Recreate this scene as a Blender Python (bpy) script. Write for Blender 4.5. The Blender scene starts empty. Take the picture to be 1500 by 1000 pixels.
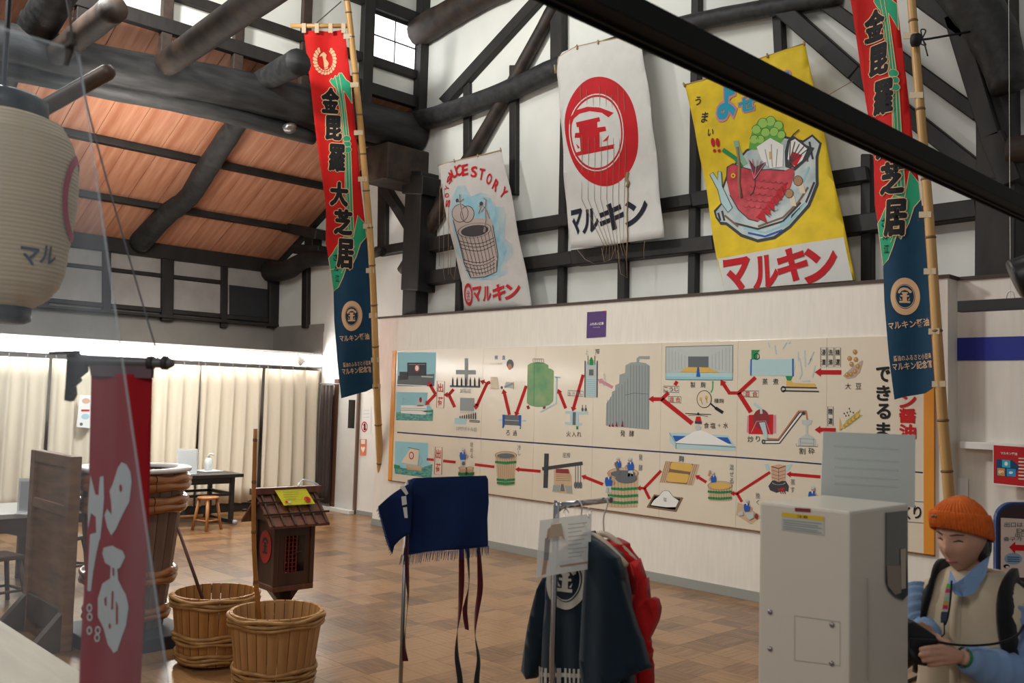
import bpy, bmesh, math, random
from mathutils import Vector, Matrix
random.seed(7)
R = math.radians
S = bpy.context.scene
C = S.collection

# ---------------------------------------------------------------- camera
FPX = 1353.98
YAW, PIT, ROL = -.8030986, .0619167, .0278553
CAM = Vector((0, 0, 1.95))
_cy, _sy, _cp, _sp = math.cos(YAW), math.sin(YAW), math.cos(PIT), math.sin(PIT)
FW = Vector((_sy*_cp, _cy*_cp, _sp))
_rt = Vector((_cy, -_sy, 0)); _up = _rt.cross(FW)
RT = _rt*math.cos(ROL) + _up*math.sin(ROL)
UP = -_rt*math.sin(ROL) + _up*math.cos(ROL)
cd = bpy.data.cameras.new('view_camera'); cam = bpy.data.objects.new('view_camera', cd); C.objects.link(cam)
cam.matrix_world = Matrix(((RT.x, UP.x, -FW.x, CAM.x), (RT.y, UP.y, -FW.y, CAM.y), (RT.z, UP.z, -FW.z, CAM.z), (0, 0, 0, 1)))
cd.sensor_width = 36; cd.lens = FPX/1500*36; cd.clip_start = .05; cd.clip_end = 200
cd.dof.use_dof = True; cd.dof.focus_distance = 10.5; cd.dof.aperture_fstop = 5.0
S.camera = cam

# ---------------------------------------------------------------- light and exposure
w = bpy.data.worlds.new('world'); S.world = w; w.use_nodes = True
w.node_tree.nodes['Background'].inputs[0].default_value = (.92, .96, 1, 1)
w.node_tree.nodes['Background'].inputs[1].default_value = .20
S.view_settings.view_transform = 'Standard'; S.view_settings.look = 'None'
S.view_settings.gamma = 1; S.view_settings.use_curve_mapping = False
S.view_settings.exposure = -0.16
S.cycles.use_denoising = True
S.cycles.max_bounces = 8; S.cycles.transparent_max_bounces = 12
def area(name, loc, aim, size, power, col, sy=None, spread=180):
    l = bpy.data.lights.new(name, 'AREA'); l.energy = power; l.color = col; l.size = size; l.spread = R(spread)
    if sy: l.shape = 'RECTANGLE'; l.size_y = sy
    o = bpy.data.objects.new(name, l); C.objects.link(o); o.location = loc
    o.rotation_euler = (Vector(aim)-Vector(loc)).to_track_quat('-Z', 'Y').to_euler(); return o
# hall lamps above the view; aisle and side lights are added for brightness
area('nave_lamp_light', (-9.8, 2.2, 7.2), (-7.2, 8.8, 3.4), .7, 430, (1, .98, .93))
area('nave_lamp_light', (-2.5, 3.2, 7.6), (-6.0, 8.8, 2.5), 1.6, 55, (1, .95, .88))
area('floor_lamp_light', (-7, 4.6, 8.3), (-7.5, 5, 0), 2.6, 190, (1, .97, .93))
area('counter_lamp_light', (-.4, -1.0, 3.8), (-3.4, 2.8, 1.0), 1.0, 46, (1, .95, .88))
area('curtain_fill_light', (-11.9, 5.0, 4.7), (-13.9, 5.2, 1.0), 5.0, 130, (1, .97, .92), .35, 95)  # added fill that brightens the curtains, no fixture built
area('ceiling_fill_light', (-10.6, 4.2, 4.4), (-13.0, 5.2, 5.7), .8, 55, (1, .95, .88), None, 120)  # added upward fill to lift the aisle boards
area('screen_fill_light', (-4.2, -.8, 4.6), (-7.4, 2.6, .7), .9, 60, (1, .93, .84))  # unseen fill added for the wooden screen

# ---------------------------------------------------------------- helpers
def ray(x, y): return FW + RT*((x-750)/FPX) - UP*((y-500)/FPX)
def at(x, y, X=None, Y=None, Z=None, D=None):
    d = ray(x, y)
    t = (X-CAM.x)/d.x if X is not None else (Y-CAM.y)/d.y if Y is not None else (Z-CAM.z)/d.z if Z is not None else D
    return CAM + d*t
def pj(p):
    v = Vector(p)-CAM; z = v.dot(FW); return Vector((750+FPX*v.dot(RT)/z, 500-FPX*v.dot(UP)/z))
def dep(p): return (Vector(p)-CAM).dot(FW)

MATS = {}
def mat(name, col=(.8,.8,.8), rough=.6, metal=0., var=0., scale=6., stretch=None, bump=0., emit=0., alpha=None, coat=0., spec=.5, col2=None, coords='Object', detail=4.):
    if name in MATS: return MATS[name]
    m = bpy.data.materials.new(name); m.use_nodes = True; nt = m.node_tree; b = nt.nodes['Principled BSDF']
    b.inputs['Base Color'].default_value = (*col, 1); b.inputs['Roughness'].default_value = rough
    b.inputs['Metallic'].default_value = metal; b.inputs['Specular IOR Level'].default_value = spec
    b.inputs['Coat Weight'].default_value = coat; b.inputs['Coat Roughness'].default_value = .12
    if emit: b.inputs['Emission Color'].default_value = (*col, 1); b.inputs['Emission Strength'].default_value = emit
    if alpha is not None: b.inputs['Alpha'].default_value = alpha
    if var or bump or col2:
        tc = nt.nodes.new('ShaderNodeTexCoord'); mp = nt.nodes.new('ShaderNodeMapping'); nz = nt.nodes.new('ShaderNodeTexNoise')
        nz.inputs['Scale'].default_value = scale; nz.inputs['Detail'].default_value = detail
        if stretch: mp.inputs['Scale'].default_value = stretch
        nt.links.new(tc.outputs[coords], mp.inputs[0]); nt.links.new(mp.outputs[0], nz.inputs['Vector'])
        if var or col2:
            rp = nt.nodes.new('ShaderNodeValToRGB'); e = rp.color_ramp.elements
            c2 = col2 or tuple(min(1, c*(1+var)) for c in col); c1 = col if col2 else tuple(c*(1-var) for c in col)
            e[0].position = .32; e[1].position = .68; e[0].color = (*c1, 1); e[1].color = (*c2, 1)
            nt.links.new(nz.outputs['Fac'], rp.inputs[0]); nt.links.new(rp.outputs[0], b.inputs['Base Color'])
        if bump:
            bp = nt.nodes.new('ShaderNodeBump'); bp.inputs['Strength'].default_value = bump; bp.inputs['Distance'].default_value = .02
            nt.links.new(nz.outputs['Fac'], bp.inputs['Height']); nt.links.new(bp.outputs[0], b.inputs['Normal'])
    MATS[name] = m; return m
def ink(name, col, rough=.7): return mat('ink_'+name, col, rough, spec=.3)

def obj(name, me, m=None, parent=None, smooth=False):
    if isinstance(me, bmesh.types.BMesh):
        b = me; me = bpy.data.meshes.new(name); b.to_mesh(me); b.free()
    o = bpy.data.objects.new(name, me); C.objects.link(o)
    if m is not None and not len(me.materials): me.materials.append(m)
    if smooth: me.polygons.foreach_set('use_smooth', [True]*len(me.polygons))
    if parent is not None: o.parent = parent; o.matrix_parent_inverse = parent.matrix_world.inverted() if parent.matrix_world != Matrix() else Matrix()
    return o
def tag(o, label=None, cat=None, group=None, kind=None):
    if label: o['label'] = label
    if cat: o['category'] = cat
    if group: o['group'] = group
    if kind: o['kind'] = kind
    return o
def thing(name, loc, label, cat, group=None, rz=0):
    o = bpy.data.objects.new(name, None); C.objects.link(o); o.location = loc; o.rotation_euler = (0, 0, rz); o.empty_display_size = .1
    bpy.context.view_layer.update() if False else None
    o.matrix_world = Matrix.Translation(Vector(loc)) @ Matrix.Rotation(rz, 4, 'Z')
    return tag(o, label, cat, group)
def local(o):            # parts of this thing are written in its own frame
    return o
def part(name, bm, m, parent, smooth=False, label=None):
    """mesh given in the parent's own frame"""
    me = bpy.data.meshes.new(name); bm.to_mesh(me); bm.free()
    o = bpy.data.objects.new(name, me); C.objects.link(o); me.materials.append(m); o.parent = parent
    if smooth: me.polygons.foreach_set('use_smooth', [True]*len(me.polygons))
    if label: o['label'] = label
    return o
def wm(o): return o.matrix_world.copy() if o.parent is None else wm(o.parent) @ o.matrix_basis
def wpart(name, bm, m, parent, smooth=False, label=None):
    """mesh given in world coordinates, parented without moving"""
    bm.transform(wm(parent).inverted())
    return part(name, bm, m, parent, smooth, label)

def box(bm, x0, x1, y0, y1, z0, z1, M=None):
    vs = [bm.verts.new((M @ Vector(p)) if M else p) for p in ((x0,y0,z0),(x1,y0,z0),(x1,y1,z0),(x0,y1,z0),(x0,y0,z1),(x1,y0,z1),(x1,y1,z1),(x0,y1,z1))]
    for f in ((0,3,2,1),(4,5,6,7),(0,1,5,4),(1,2,6,5),(2,3,7,6),(3,0,4,7)): bm.faces.new([vs[i] for i in f])
    return bm
def nb(): return bmesh.new()
def bev(bm, r=.005, seg=2):
    bmesh.ops.bevel(bm, geom=list(bm.edges), offset=r, segments=seg, affect='EDGES', profile=.6); return bm
def bbox(x0, x1, y0, y1, z0, z1, r=.005, M=None): 
    b = box(nb(), x0, x1, y0, y1, z0, z1, M); return bev(b, r) if r else b
def prism(bm, pts, ex):
    """closed prism: polygon pts (3D) extruded by vector ex"""
    ex = Vector(ex); a = [bm.verts.new(p) for p in pts]; b = [bm.verts.new(Vector(p)+ex) for p in pts]; n = len(pts)
    bm.faces.new(a); bm.faces.new(b[::-1])
    for i in range(n): bm.faces.new((a[i], b[i], b[(i+1) % n], a[(i+1) % n]))
    bmesh.ops.recalc_face_normals(bm, faces=bm.faces[:]); return bm
def tube(bm, pts, rad, n=10, caps=True, flat=1.):
    """swept tube along pts; rad number or list"""
    pts = [Vector(p) for p in pts]; k = len(pts)
    if not isinstance(rad, (list, tuple)): rad = [rad]*k
    rings = []; prev = None
    for i, p in enumerate(pts):
        t = (pts[min(i+1, k-1)]-pts[max(i-1, 0)])
        if t.length < 1e-9: t = Vector((0, 0, 1))
        t.normalize()
        if prev is None:
            a = Vector((0, 0, 1)) if abs(t.z) < .9 else Vector((1, 0, 0)); u = t.cross(a).normalized()
        else:
            u = prev - t*prev.dot(t); u = u.normalized() if u.length > 1e-6 else t.orthogonal().normalized()
        prev = u; v = t.cross(u)
        rings.append([bm.verts.new(p + (u*math.cos(2*math.pi*j/n) + v*math.sin(2*math.pi*j/n)*flat)*rad[i]) for j in range(n)])
    for i in range(k-1):
        for j in range(n): bm.faces.new((rings[i][j], rings[i][(j+1) % n], rings[i+1][(j+1) % n], rings[i+1][j]))
    if caps:
        bm.faces.new(rings[0][::-1]); bm.faces.new(rings[-1])
    return bm
def lathe(bm, prof, n=32, cx=0, cy=0, a0=0, a1=2*math.pi):
    """prof list of (r,z); revolved about z"""
    full = abs(a1-a0-2*math.pi) < 1e-6; m = n if full else n+1; rings = []
    for r, z in prof:
        rings.append([bm.verts.new((cx+r*math.cos(a0+(a1-a0)*j/n), cy+r*math.sin(a0+(a1-a0)*j/n), z)) for j in range(m)])
    for i in range(len(prof)-1):
        for j in range(n if full else n): 
            q = (rings[i][j], rings[i][(j+1) % m], rings[i+1][(j+1) % m], rings[i+1][j])
            bm.faces.new(q)
    return bm
def smoothpts(pts, k=4):
    """Catmull-Rom through 3D points"""
    P = [Vector(p) for p in pts]; out = []
    for i in range(len(P)-1):
        a, b, c, d = P[max(i-1, 0)], P[i], P[i+1], P[min(i+2, len(P)-1)]
        for j in range(k):
            t = j/k; out.append(.5*((2*b)+(c-a)*t+(2*a-5*b+4*c-d)*t*t+(3*b-a-3*c+d)*t**3))
    return out+[P[-1]]
def rough_log(bm, pts, rad, n=12, amp=.08, k=6):
    """a hand-hewn log: smoothed path, uneven radius"""
    p = smoothpts(pts, k); m = len(p)
    if not isinstance(rad, (list, tuple)): rad = [rad]*len(pts)
    rr = []
    for i in range(m):
        t = i/(m-1)*(len(rad)-1); a = int(min(t, len(rad)-2)); rr.append(rad[a]+(rad[a+1]-rad[a])*(t-a))
    rr = [r*(1+random.uniform(-amp, amp)*.5) for r in rr]
    return tube(bm, p, rr, n)

# ---------------------------------------------------------------- flat print: lettering and pictures laid on a cloth or board
_glyph = {}
def glyph(s, off):
    k = (s, off)
    if k not in _glyph:
        c = bpy.data.curves.new('t', 'FONT'); c.body = s; c.size = 1; c.offset = off; c.resolution_u = 3
        o = bpy.data.objects.new('t', c); C.objects.link(o); me = o.to_mesh()
        v = [(p.co.x, p.co.y) for p in me.vertices]; f = [tuple(p.vertices) for p in me.polygons]
        o.to_mesh_clear(); bpy.data.objects.remove(o); bpy.data.curves.remove(c)
        c0 = glyph(s, 0)[2] if off else None
        xs = [p[0] for p in v] or [0, 1]; ys = [p[1] for p in v] or [0, 1]
        _glyph[k] = (v, f, c0 or (min(xs), max(xs), min(ys), max(ys)))
    return _glyph[k]
STUFF_PRINT = {'caption', 'lettering', 'small_lettering', 'hem_lettering', 'print', 'faint_print', 'sheet_print', 'white_lettering', 'label'}
class Print:
    """2D drawing in the frame of a plane: points are picked as image pixels, kept as metres on the plane"""
    def __init__(s, O, U, V, disp=None, cuts=None, eps=.0016):
        s.O, s.U, s.V = Vector(O), Vector(U).normalized(), Vector(V).normalized(); s.N = s.U.cross(s.V).normalized()
        if (CAM-s.O).dot(s.N) < 0: s.N = -s.N
        s.disp, s.cuts, s.eps = disp, cuts, eps; s.v = []; s.f = []; s.m = []; s.lay = []; s.mats = []
    def uv(s, x, y):
        d = ray(x, y); t = (s.O-CAM).dot(s.N)/d.dot(s.N); p = CAM+d*t-s.O; return (p.dot(s.U), p.dot(s.V))
    def pt(s, u, v, off=0): return s.O+s.U*u+s.V*v+s.N*(off+(s.disp(u, v) if s.disp else 0))
    def p3(s, x, y, off=0): return s.pt(*s.uv(x, y), off)
    def scale(s, x, y):
        u, v = s.uv(x, y); a = pj(s.pt0(u, v)); return ((pj(s.pt0(u+.01, v))-a).length/.01, (pj(s.pt0(u, v+.01))-a).length/.01)
    def pt0(s, u, v): return s.O+s.U*u+s.V*v
    def _mi(s, m):
        if m not in s.mats: s.mats.append(m)
        return s.mats.index(m)
    def upoly(s, pts, m, L=1):
        i = len(s.v); s.v += list(pts); s.f.append(tuple(range(i, i+len(pts)))); s.m.append(s._mi(m)); s.lay.append(L)
    def poly(s, pts, m, L=1): s.upoly([s.uv(*p) for p in pts], m, L)
    def line(s, pts, w, m, L=2, closed=False):
        """w in pixels"""
        n = len(pts); P = [Vector(p) for p in pts]
        off = []
        for i in range(n):
            a = P[i-1] if (i > 0 or closed) else P[i]; b = P[(i+1) % n] if (i < n-1 or closed) else P[i]
            t = (b-a); t = t.normalized() if t.length > 1e-6 else Vector((1, 0)); off.append(Vector((-t.y, t.x))*w*.5)
        for i in range(n if closed else n-1):
            j = (i+1) % n; s.poly([P[i]+off[i], P[j]+off[j], P[j]-off[j], P[i]-off[i]], m, L)
    def ell(s, cx, cy, rx, ry, m, L=1, rot=0, n=28, a0=0, a1=360):
        c, d = math.cos(R(rot)), math.sin(R(rot)); full = abs(a1-a0) >= 360
        pts = []
        for i in range(n if full else n+1):
            a = R(a0+(a1-a0)*i/n); x, y = rx*math.cos(a), ry*math.sin(a); pts.append((cx+x*c-y*d, cy+x*d+y*c))
        s.poly(pts, m, L)
    def ring(s, cx, cy, rx, ry, w, m, L=2, rot=0, n=36, a0=0, a1=360):
        c, d = math.cos(R(rot)), math.sin(R(rot)); full = abs(a1-a0) >= 360; o = []; q = []
        for i in range(n+1):
            a = R(a0+(a1-a0)*i/n)
            for l, k in ((o, 1), (q, -1)):
                x, y = (rx+k*w*.5)*math.cos(a), (ry+k*w*.5*(ry/rx))*math.sin(a); l.append((cx+x*c-y*d, cy+x*d+y*c))
        for i in range(n): s.poly([o[i], o[i+1], q[i+1], q[i]], m, L)
    def text(s, t, cx, cy, w, h, m, L=3, off=0., rot=0, shear=0.):
        """text whose bounding box is w x h pixels, centred on pixel cx,cy; rot degrees in the plane"""
        v, f, (x0, x1, y0, y1) = glyph(t, off); su, sv = s.scale(cx, cy); u0, v0 = s.uv(cx, cy)
        kx = (w/su)/max(x1-x0, .01); ky = (h/sv)/max(y1-y0, .01); c, d = math.cos(R(rot)), math.sin(R(rot)); i = len(s.v)
        for x, y in v:
            X, Y = (x-(x0+x1)/2)*kx, (y-(y0+y1)/2)*ky; X += Y*shear; s.v.append((u0+X*c-Y*d, v0+X*d+Y*c))
        for q in f: s.f.append(tuple(i+k for k in q)); s.m.append(s._mi(m)); s.lay.append(L)
    def bold(s, t, cx, cy, w, h, m, L, r, rot=0, off=.0):
        """thick lettering: the glyph laid down in a ring of shifts r (pixels)"""
        s.text(t, cx, cy, w, h, m, L, off, rot)
        for i in range(8): a = math.pi*i/4; s.text(t, cx+r*math.cos(a), cy+r*math.sin(a), w, h, m, L+.08*(i+1), off, rot)
    def column(s, chars, x, y0, dy, w, h, m, L=3, off=0., rot=0, dx=0):
        for i, c in enumerate(chars):
            if c != ' ': s.text(c, x+dx*i, y0+dy*i, w, h, m, L, off, rot)
    def mesh(s, name, solid=0.):
        bm = bmesh.new(); vs = []
        layof = [0]*len(s.v)
        for q, l in zip(s.f, s.lay):
            for k in q: layof[k] = l
        bv = [bm.verts.new((u, v, l)) for (u, v), l in zip(s.v, layof)]
        for q, mi in zip(s.f, s.m):
            try: fc = bm.faces.new([bv[k] for k in q]); fc.material_index = mi; fc.normal_update()
            except ValueError: pass
        if s.cuts:
            bmesh.ops.triangulate(bm, faces=bm.faces[:])
            for ax, vals in s.cuts:
                for c in vals:
                    co = Vector((c, 0, 0)) if ax == 0 else Vector((0, c, 0)); no = Vector((1, 0, 0)) if ax == 0 else Vector((0, 1, 0))
                    bmesh.ops.bisect_plane(bm, geom=bm.verts[:]+bm.edges[:]+bm.faces[:], dist=1e-6, plane_co=co, plane_no=no)
        for v in bm.verts: v.co = s.pt(v.co.x, v.co.y, v.co.z*s.eps)
        bm.normal_update()
        for fc in bm.faces:
            if fc.normal.dot(s.N) < 0: fc.normal_flip()
        return bm
    def build(s, name, parent, smooth=False, label=None):
        if not s.f: return None
        if getattr(s, 'owner', None) is parent and getattr(s, 'cloth', None): parent = s.cloth
        bm = s.mesh(name); o = wpart(name, bm, s.mats[0], parent, smooth, label)
        for m in s.mats[1:]: o.data.materials.append(m)
        if name in STUFF_PRINT: o['kind'] = 'stuff'
        s.v = []; s.f = []; s.m = []; s.lay = []; s.mats = []
        return o

# ================================================================ SETTING
YP, YW, XB, XC, XL = 8.30, 8.85, -11.39, -13.9, -15.6     # picture wall, upper wall, clerestory, curtain, outer wall
ZL = 3.13                                                  # ledge on top of the lined wall
M_plaster = mat('old_plaster', (.77, .785, .735), .9, var=.05, scale=1.3, bump=.06)
M_wallpaper = mat('cream_wallpaper', (.78, .74, .66), .85, var=.035, scale=26, stretch=(1, 1, .12), bump=.04)
M_whitewall = mat('white_wall', (.80, .79, .75), .8, var=.02, scale=5)
M_timber = mat('dark_timber', (.007, .007, .007), .62, scale=5, stretch=(1, 1, .5), bump=.5, col2=(.019, .015, .013), detail=8)
M_log = mat('smoked_log', (.009, .010, .011), .60, scale=4, bump=.5, col2=(.031, .031, .031), stretch=(3, .6, 3), detail=8)
M_logbrown = mat('brown_log', (.013, .009, .008), .6, scale=5, bump=.5, col2=(.055, .034, .023), detail=8)
M_grey = mat('grey_wall', (.24, .225, .205), .9, var=.06, scale=3)

# floor --------------------------------------------------------------------
def floor_mat():
    m = bpy.data.materials.new('parquet'); m.use_nodes = True; nt = m.node_tree; N = nt.nodes.new; K = nt.links.new; b = nt.nodes['Principled BSDF']
    g = N('ShaderNodeNewGeometry'); sc = N('ShaderNodeVectorMath'); sc.operation = 'SCALE'; sc.inputs['Scale'].default_value = 1/.30
    K(g.outputs['Position'], sc.inputs[0]); fl = N('ShaderNodeVectorMath'); fl.operation = 'FLOOR'; K(sc.outputs[0], fl.inputs[0])
    w1 = N('ShaderNodeTexWhiteNoise'); K(fl.outputs[0], w1.inputs['Vector'])
    sep = N('ShaderNodeSeparateXYZ'); K(fl.outputs[0], sep.inputs[0]); ad = N('ShaderNodeMath'); ad.operation = 'ADD'; K(sep.outputs[0], ad.inputs[0]); K(sep.outputs[1], ad.inputs[1])
    md = N('ShaderNodeMath'); md.operation = 'PINGPONG'; md.inputs[1].default_value = 1; K(ad.outputs[0], md.inputs[0])
    def grain(st, fine):
        mp = N('ShaderNodeMapping'); mp.inputs['Scale'].default_value = st; K(g.outputs['Position'], mp.inputs[0])
        n = N('ShaderNodeTexNoise'); n.inputs['Scale'].default_value = fine; n.inputs['Detail'].default_value = 5; K(mp.outputs[0], n.inputs['Vector']); return n
    gx, gy = grain((.12, 1, 1), 40), grain((1, .12, 1), 40)
    mx = N('ShaderNodeMix'); mx.data_type = 'FLOAT'; K(md.outputs[0], mx.inputs[0]); K(gx.outputs[0], mx.inputs[2]); K(gy.outputs[0], mx.inputs[3])
    sf = N('ShaderNodeVectorMath'); sf.operation = 'SCALE'; sf.inputs['Scale'].default_value = 1/.06; K(g.outputs['Position'], sf.inputs[0])
    ff = N('ShaderNodeVectorMath'); ff.operation = 'FLOOR'; K(sf.outputs[0], ff.inputs[0])
    ss = N('ShaderNodeSeparateXYZ'); K(ff.outputs[0], ss.inputs[0]); mi = N('ShaderNodeMix'); mi.data_type = 'FLOAT'; K(md.outputs[0], mi.inputs[0]); K(ss.outputs[1], mi.inputs[2]); K(ss.outputs[0], mi.inputs[3])
    cb = N('ShaderNodeCombineXYZ'); K(mi.outputs[0], cb.inputs[0]); K(w1.outputs[0], cb.inputs[1]); w2 = N('ShaderNodeTexWhiteNoise'); K(cb.outputs[0], w2.inputs['Vector'])
    a1 = N('ShaderNodeMath'); a1.operation = 'MULTIPLY_ADD'; K(w1.outputs[0], a1.inputs[0]); a1.inputs[1].default_value = .60; K(mx.outputs[0], a1.inputs[2])
    a2 = N('ShaderNodeMath'); a2.operation = 'MULTIPLY_ADD'; K(w2.outputs[0], a2.inputs[0]); a2.inputs[1].default_value = .22; K(a1.outputs[0], a2.inputs[2])
    rp = N('ShaderNodeValToRGB'); K(a2.outputs[0], rp.inputs[0]); e = rp.color_ramp.elements
    e[0].position = .42; e[0].color = (.085, .034, .012, 1); e[1].position = 1.0; e[1].color = (.31, .160, .064, 1)
    c = rp.color_ramp.elements.new(.7); c.color = (.175, .081, .030, 1)
    K(rp.outputs[0], b.inputs['Base Color']); b.inputs['Roughness'].default_value = .32; b.inputs['Specular IOR Level'].default_value = .5
    b.inputs['Coat Weight'].default_value = .22; b.inputs['Coat Roughness'].default_value = .16
    bp = N('ShaderNodeBump'); bp.inputs['Strength'].default_value = .05; bp.inputs['Distance'].default_value = .01; K(mx.outputs[0], bp.inputs['Height']); K(bp.outputs[0], b.inputs['Normal'])
    return m
M_parquet = floor_mat()
fl = tag(obj('floor', box(nb(), -16, 3, -2, 9, -.1, -.012), mat('floor_base', (.05, .03, .018), .7)), kind='structure')
TS = .30
def tile_bm(o, vert):
    b = nb(); g = .0015; n = 5; s = TS/n
    for k in range(n):
        a = k*s+g*.3; c = (k+1)*s-g*.3
        if vert: box(b, o[0]+a, o[0]+c, o[1]+g, o[1]+TS-g, -.012, 0)
        else: box(b, o[0]+g, o[0]+TS-g, o[1]+a, o[1]+c, -.012, 0)
    return b
tiles = []
for i in range(int(-16/TS), int(3/TS)):
    for j in range(int(-2/TS), int(YW/TS)+1):
        c = Vector((i*TS+TS/2, j*TS+TS/2, 0)); d = dep(c)
        q = pj(c) if d > .3 else None
        vis = q is not None and -20 < q.x < 1520 and 700 < q.y < 1010
        tiles.append(((0 if vis else 1, d), i, j))
tiles.sort(key=lambda t: t[0])
tmesh = {}
for vert in (0, 1):
    me = bpy.data.meshes.new('parquet_tile'); b = tile_bm((0, 0), vert); b.to_mesh(me); b.free(); me.materials.append(M_parquet); tmesh[vert] = me
rest = nb()
for n, (k, i, j) in enumerate(tiles):
    v = (i+j) % 2
    if n < 300:
        o = bpy.data.objects.new('parquet_tile', tmesh[v]); C.objects.link(o); o.parent = fl; o.location = (i*TS, j*TS, 0)
    else:
        t = tile_bm((i*TS, j*TS), v); me = bpy.data.meshes.new('x'); t.to_mesh(me); t.free(); rest.from_mesh(me); bpy.data.meshes.remove(me)
o = obj('parquet_tiles', rest, M_parquet, fl); tag(o, kind='stuff')

# walls --------------------------------------------------------------------
wb = tag(obj('wall_back', box(nb(), XL-.2, 3, YW, YW+.2, -.1, 9.6), M_plaster), kind='structure')
wall_left = tag(obj('wall_left', box(nb(), XL-.2, XL, -1, YW, -.1, 4.6), M_grey), kind='structure')
lined = nb(); box(lined, -11.52, -3.14, YP, YP+.10, 0, ZL-.02); box(lined, -3.24, -3.14, YP+.1, YP+.24, 0, ZL-.02)
box(lined, -3.18, 3, YP+.22, YP+.34, 0, ZL-.02)
wall_lined = tag(obj('wall_lined', lined, M_wallpaper), kind='structure')
wpart('ledge', box(nb(), -11.56, -3.12, YP-.015, YW, ZL-.02, ZL+.01), mat('ledge_brown', (.06, .04, .03), .7), wall_lined)
wpart('ledge', box(nb(), -3.12, 3, YP+.2, YW, ZL-.02, ZL+.01), MATS['ledge_brown'], wall_lined)
wpart('ledge', box(nb(), -11.80, -11.56, YP+.2, YW, 3.0, 3.06), M_whitewall, wall_lined)
wd = tag(obj('wall_door_side', box(nb(), XC-.03, -11.52, YW-.02, YW, 0, ZL-.1), M_whitewall), kind='structure')
wpart('end_panel', box(nb(), XL, XC, YW-.03, YW-.01, 0, 3.17), M_grey, wd)
M_base = mat('grey_baseboard', (.30, .31, .28), .5)
tag(obj('baseboard_back', bbox(-11.53, -3.16, YP-.012, YP+.01, 0, .10, .003), M_base), kind='structure')
tag(obj('baseboard_right', bbox(-3.06, 3, YP+.208, YP+.23, 0, .10, .003), M_base), kind='structure')
tag(obj('baseboard_door_side', bbox(-12.75, -11.52, YW-.035, YW-.01, 0, .07, .003), M_base), kind='structure')
# blue band and fixing strip on the right-hand stretch of wall
a, b_ = at(1387, 495, Y=YP+.2), at(1387, 528, Y=YP+.2)
tag(obj('trim_1', box(nb(), a.x, 3, YP+.212, YP+.222, b_.z, a.z), mat('blue_band', (.008, .022, .27), .45)), kind='structure')
a, b_ = at(1412, 646, Y=YP+.2), at(1412, 656, Y=YP+.2)
tag(obj('trim_2', bbox(a.x, 3, YP+.10, YP+.22, b_.z, a.z, .004), M_whitewall), kind='structure')

# timbers of the upper back wall: traced on the wall, each with its own depth
def wallbox(name, p0, p1, w0, t=.12, w1=None, parent=None, plane='Y', at0=None, m=None):
    w1 = w1 or w0; parent = parent or wb
    p0, p1 = Vector(p0), Vector(p1); d = (p1-p0).normalized(); n = Vector((-d.y, d.x)); c = [p0+n*w0*.5, p1+n*w1*.5, p1-n*w1*.5, p0-n*w0*.5]
    kw = {'Y': YW-t} if plane == 'Y' else {'X': at0+t}
    P = [at(q.x, q.y, **kw) for q in c]
    b = prism(nb(), P, (0, t+.01, 0) if plane == 'Y' else (-t-.01, 0, 0))
    bmesh.ops.bevel(b, geom=b.edges[:], offset=.012, segments=1, affect='EDGES')
    return wpart(name, b, m or M_timber, parent)
for a in [  # posts
    ('timber_post', (606, 250), (599, 425), 23, .34, 25), ('timber_post', (600, 400), (598, 475), 20, .24),
    ('timber_post', (750, 95), (750, 285), 10, .08), ('timber_post', (672, 340), (669, 470), 8, .08), ('timber_post', (682, 120), (682, 240), 9, .07),
    ('timber_post', (814, 0), (814, 92), 18, .12), ('timber_post', (826, 100), (819, 470), 10, .08), ('timber_post', (910, 340), (909, 460), 12, .09),
    ('timber_post', (1018, -20), (1012, 450), 12, .09), ('timber_post', (1268, 225), (1268, 430), 16, .10), ('timber_post', (1136, 0), (1140, 80), 14, .10),
    ('timber_post', (559, 235), (558, 368), 12, .08), ('timber_post', (1458, 260), (1457, 420), 60, .30),
    ('timber_post', (446, 370), (445, 480), 8, .08), ('timber_post', (1452, -20), (1456, 290), 52, .26)]: wallbox(*a)
for a in [  # rails
    ('timber_rail', (600, 364), (745, 334), 20, .15), ('timber_rail', (745, 334), (1012, 292), 18, .15), ('timber_rail', (1012, 292), (1270, 253), 22, .15),
    ('timber_rail', (591, 411), (836, 377), 20, .17), ('timber_rail', (836, 377), (1044, 355), 22, .17), ('timber_rail', (1044, 355), (1430, 304), 27, .17),
    ('timber_rail', (549, 368), (591, 361), 14, .13)]: wallbox(*a)
for a in [  # braces
    ('timber_brace', (790, -8), (647, 149), 14, .10), ('timber_brace', (735, 148), (612, 334), 9, .08), ('timber_brace', (536, 236), (603, 344), 12, .13),
    ('timber_brace', (1118, -10), (1250, 106), 26, .18), ('timber_brace', (1250, 106), (1480, 288), 26, .18), ('timber_brace', (1190, -8), (1432, 168), 22, .13),
    ('timber_brace', (1395, 20), (1450, 200), 30, .34), ('timber_brace', (1340, -20), (1420, 38), 46, .34), ('timber_brace', (1450, 195), (1480, 268), 36, .34)]: wallbox(*a)
def walllog(name, pts, t, m=None, parent=None, amp=.08, kw='Y', v=None, n=12):
    """log lying on the wall: (px, py, thickness px)"""
    P = [at(x, y, **{kw: v if v is not None else YW-t}) for x, y, _ in pts]; r = [w*.5*dep(p)/FPX for (x, y, w), p in zip(pts, P)]
    return wpart(name, rough_log(nb(), P, r, n, amp), m or M_log, parent or wb, True)
walllog('log_tie_beam', [(600, 178, 30), (640, 170, 30), (735, 137, 31), (815, 101, 32), (900, 69, 30), (1000, 38, 28), (1060, 24, 27), (1150, 8, 27), (1230, -6, 27)], .14)
walllog('log_brace', [(815, 4, 20), (735, 150, 20), (634, 325, 22), (592, 398, 22)], .10, M_logbrown)
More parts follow.
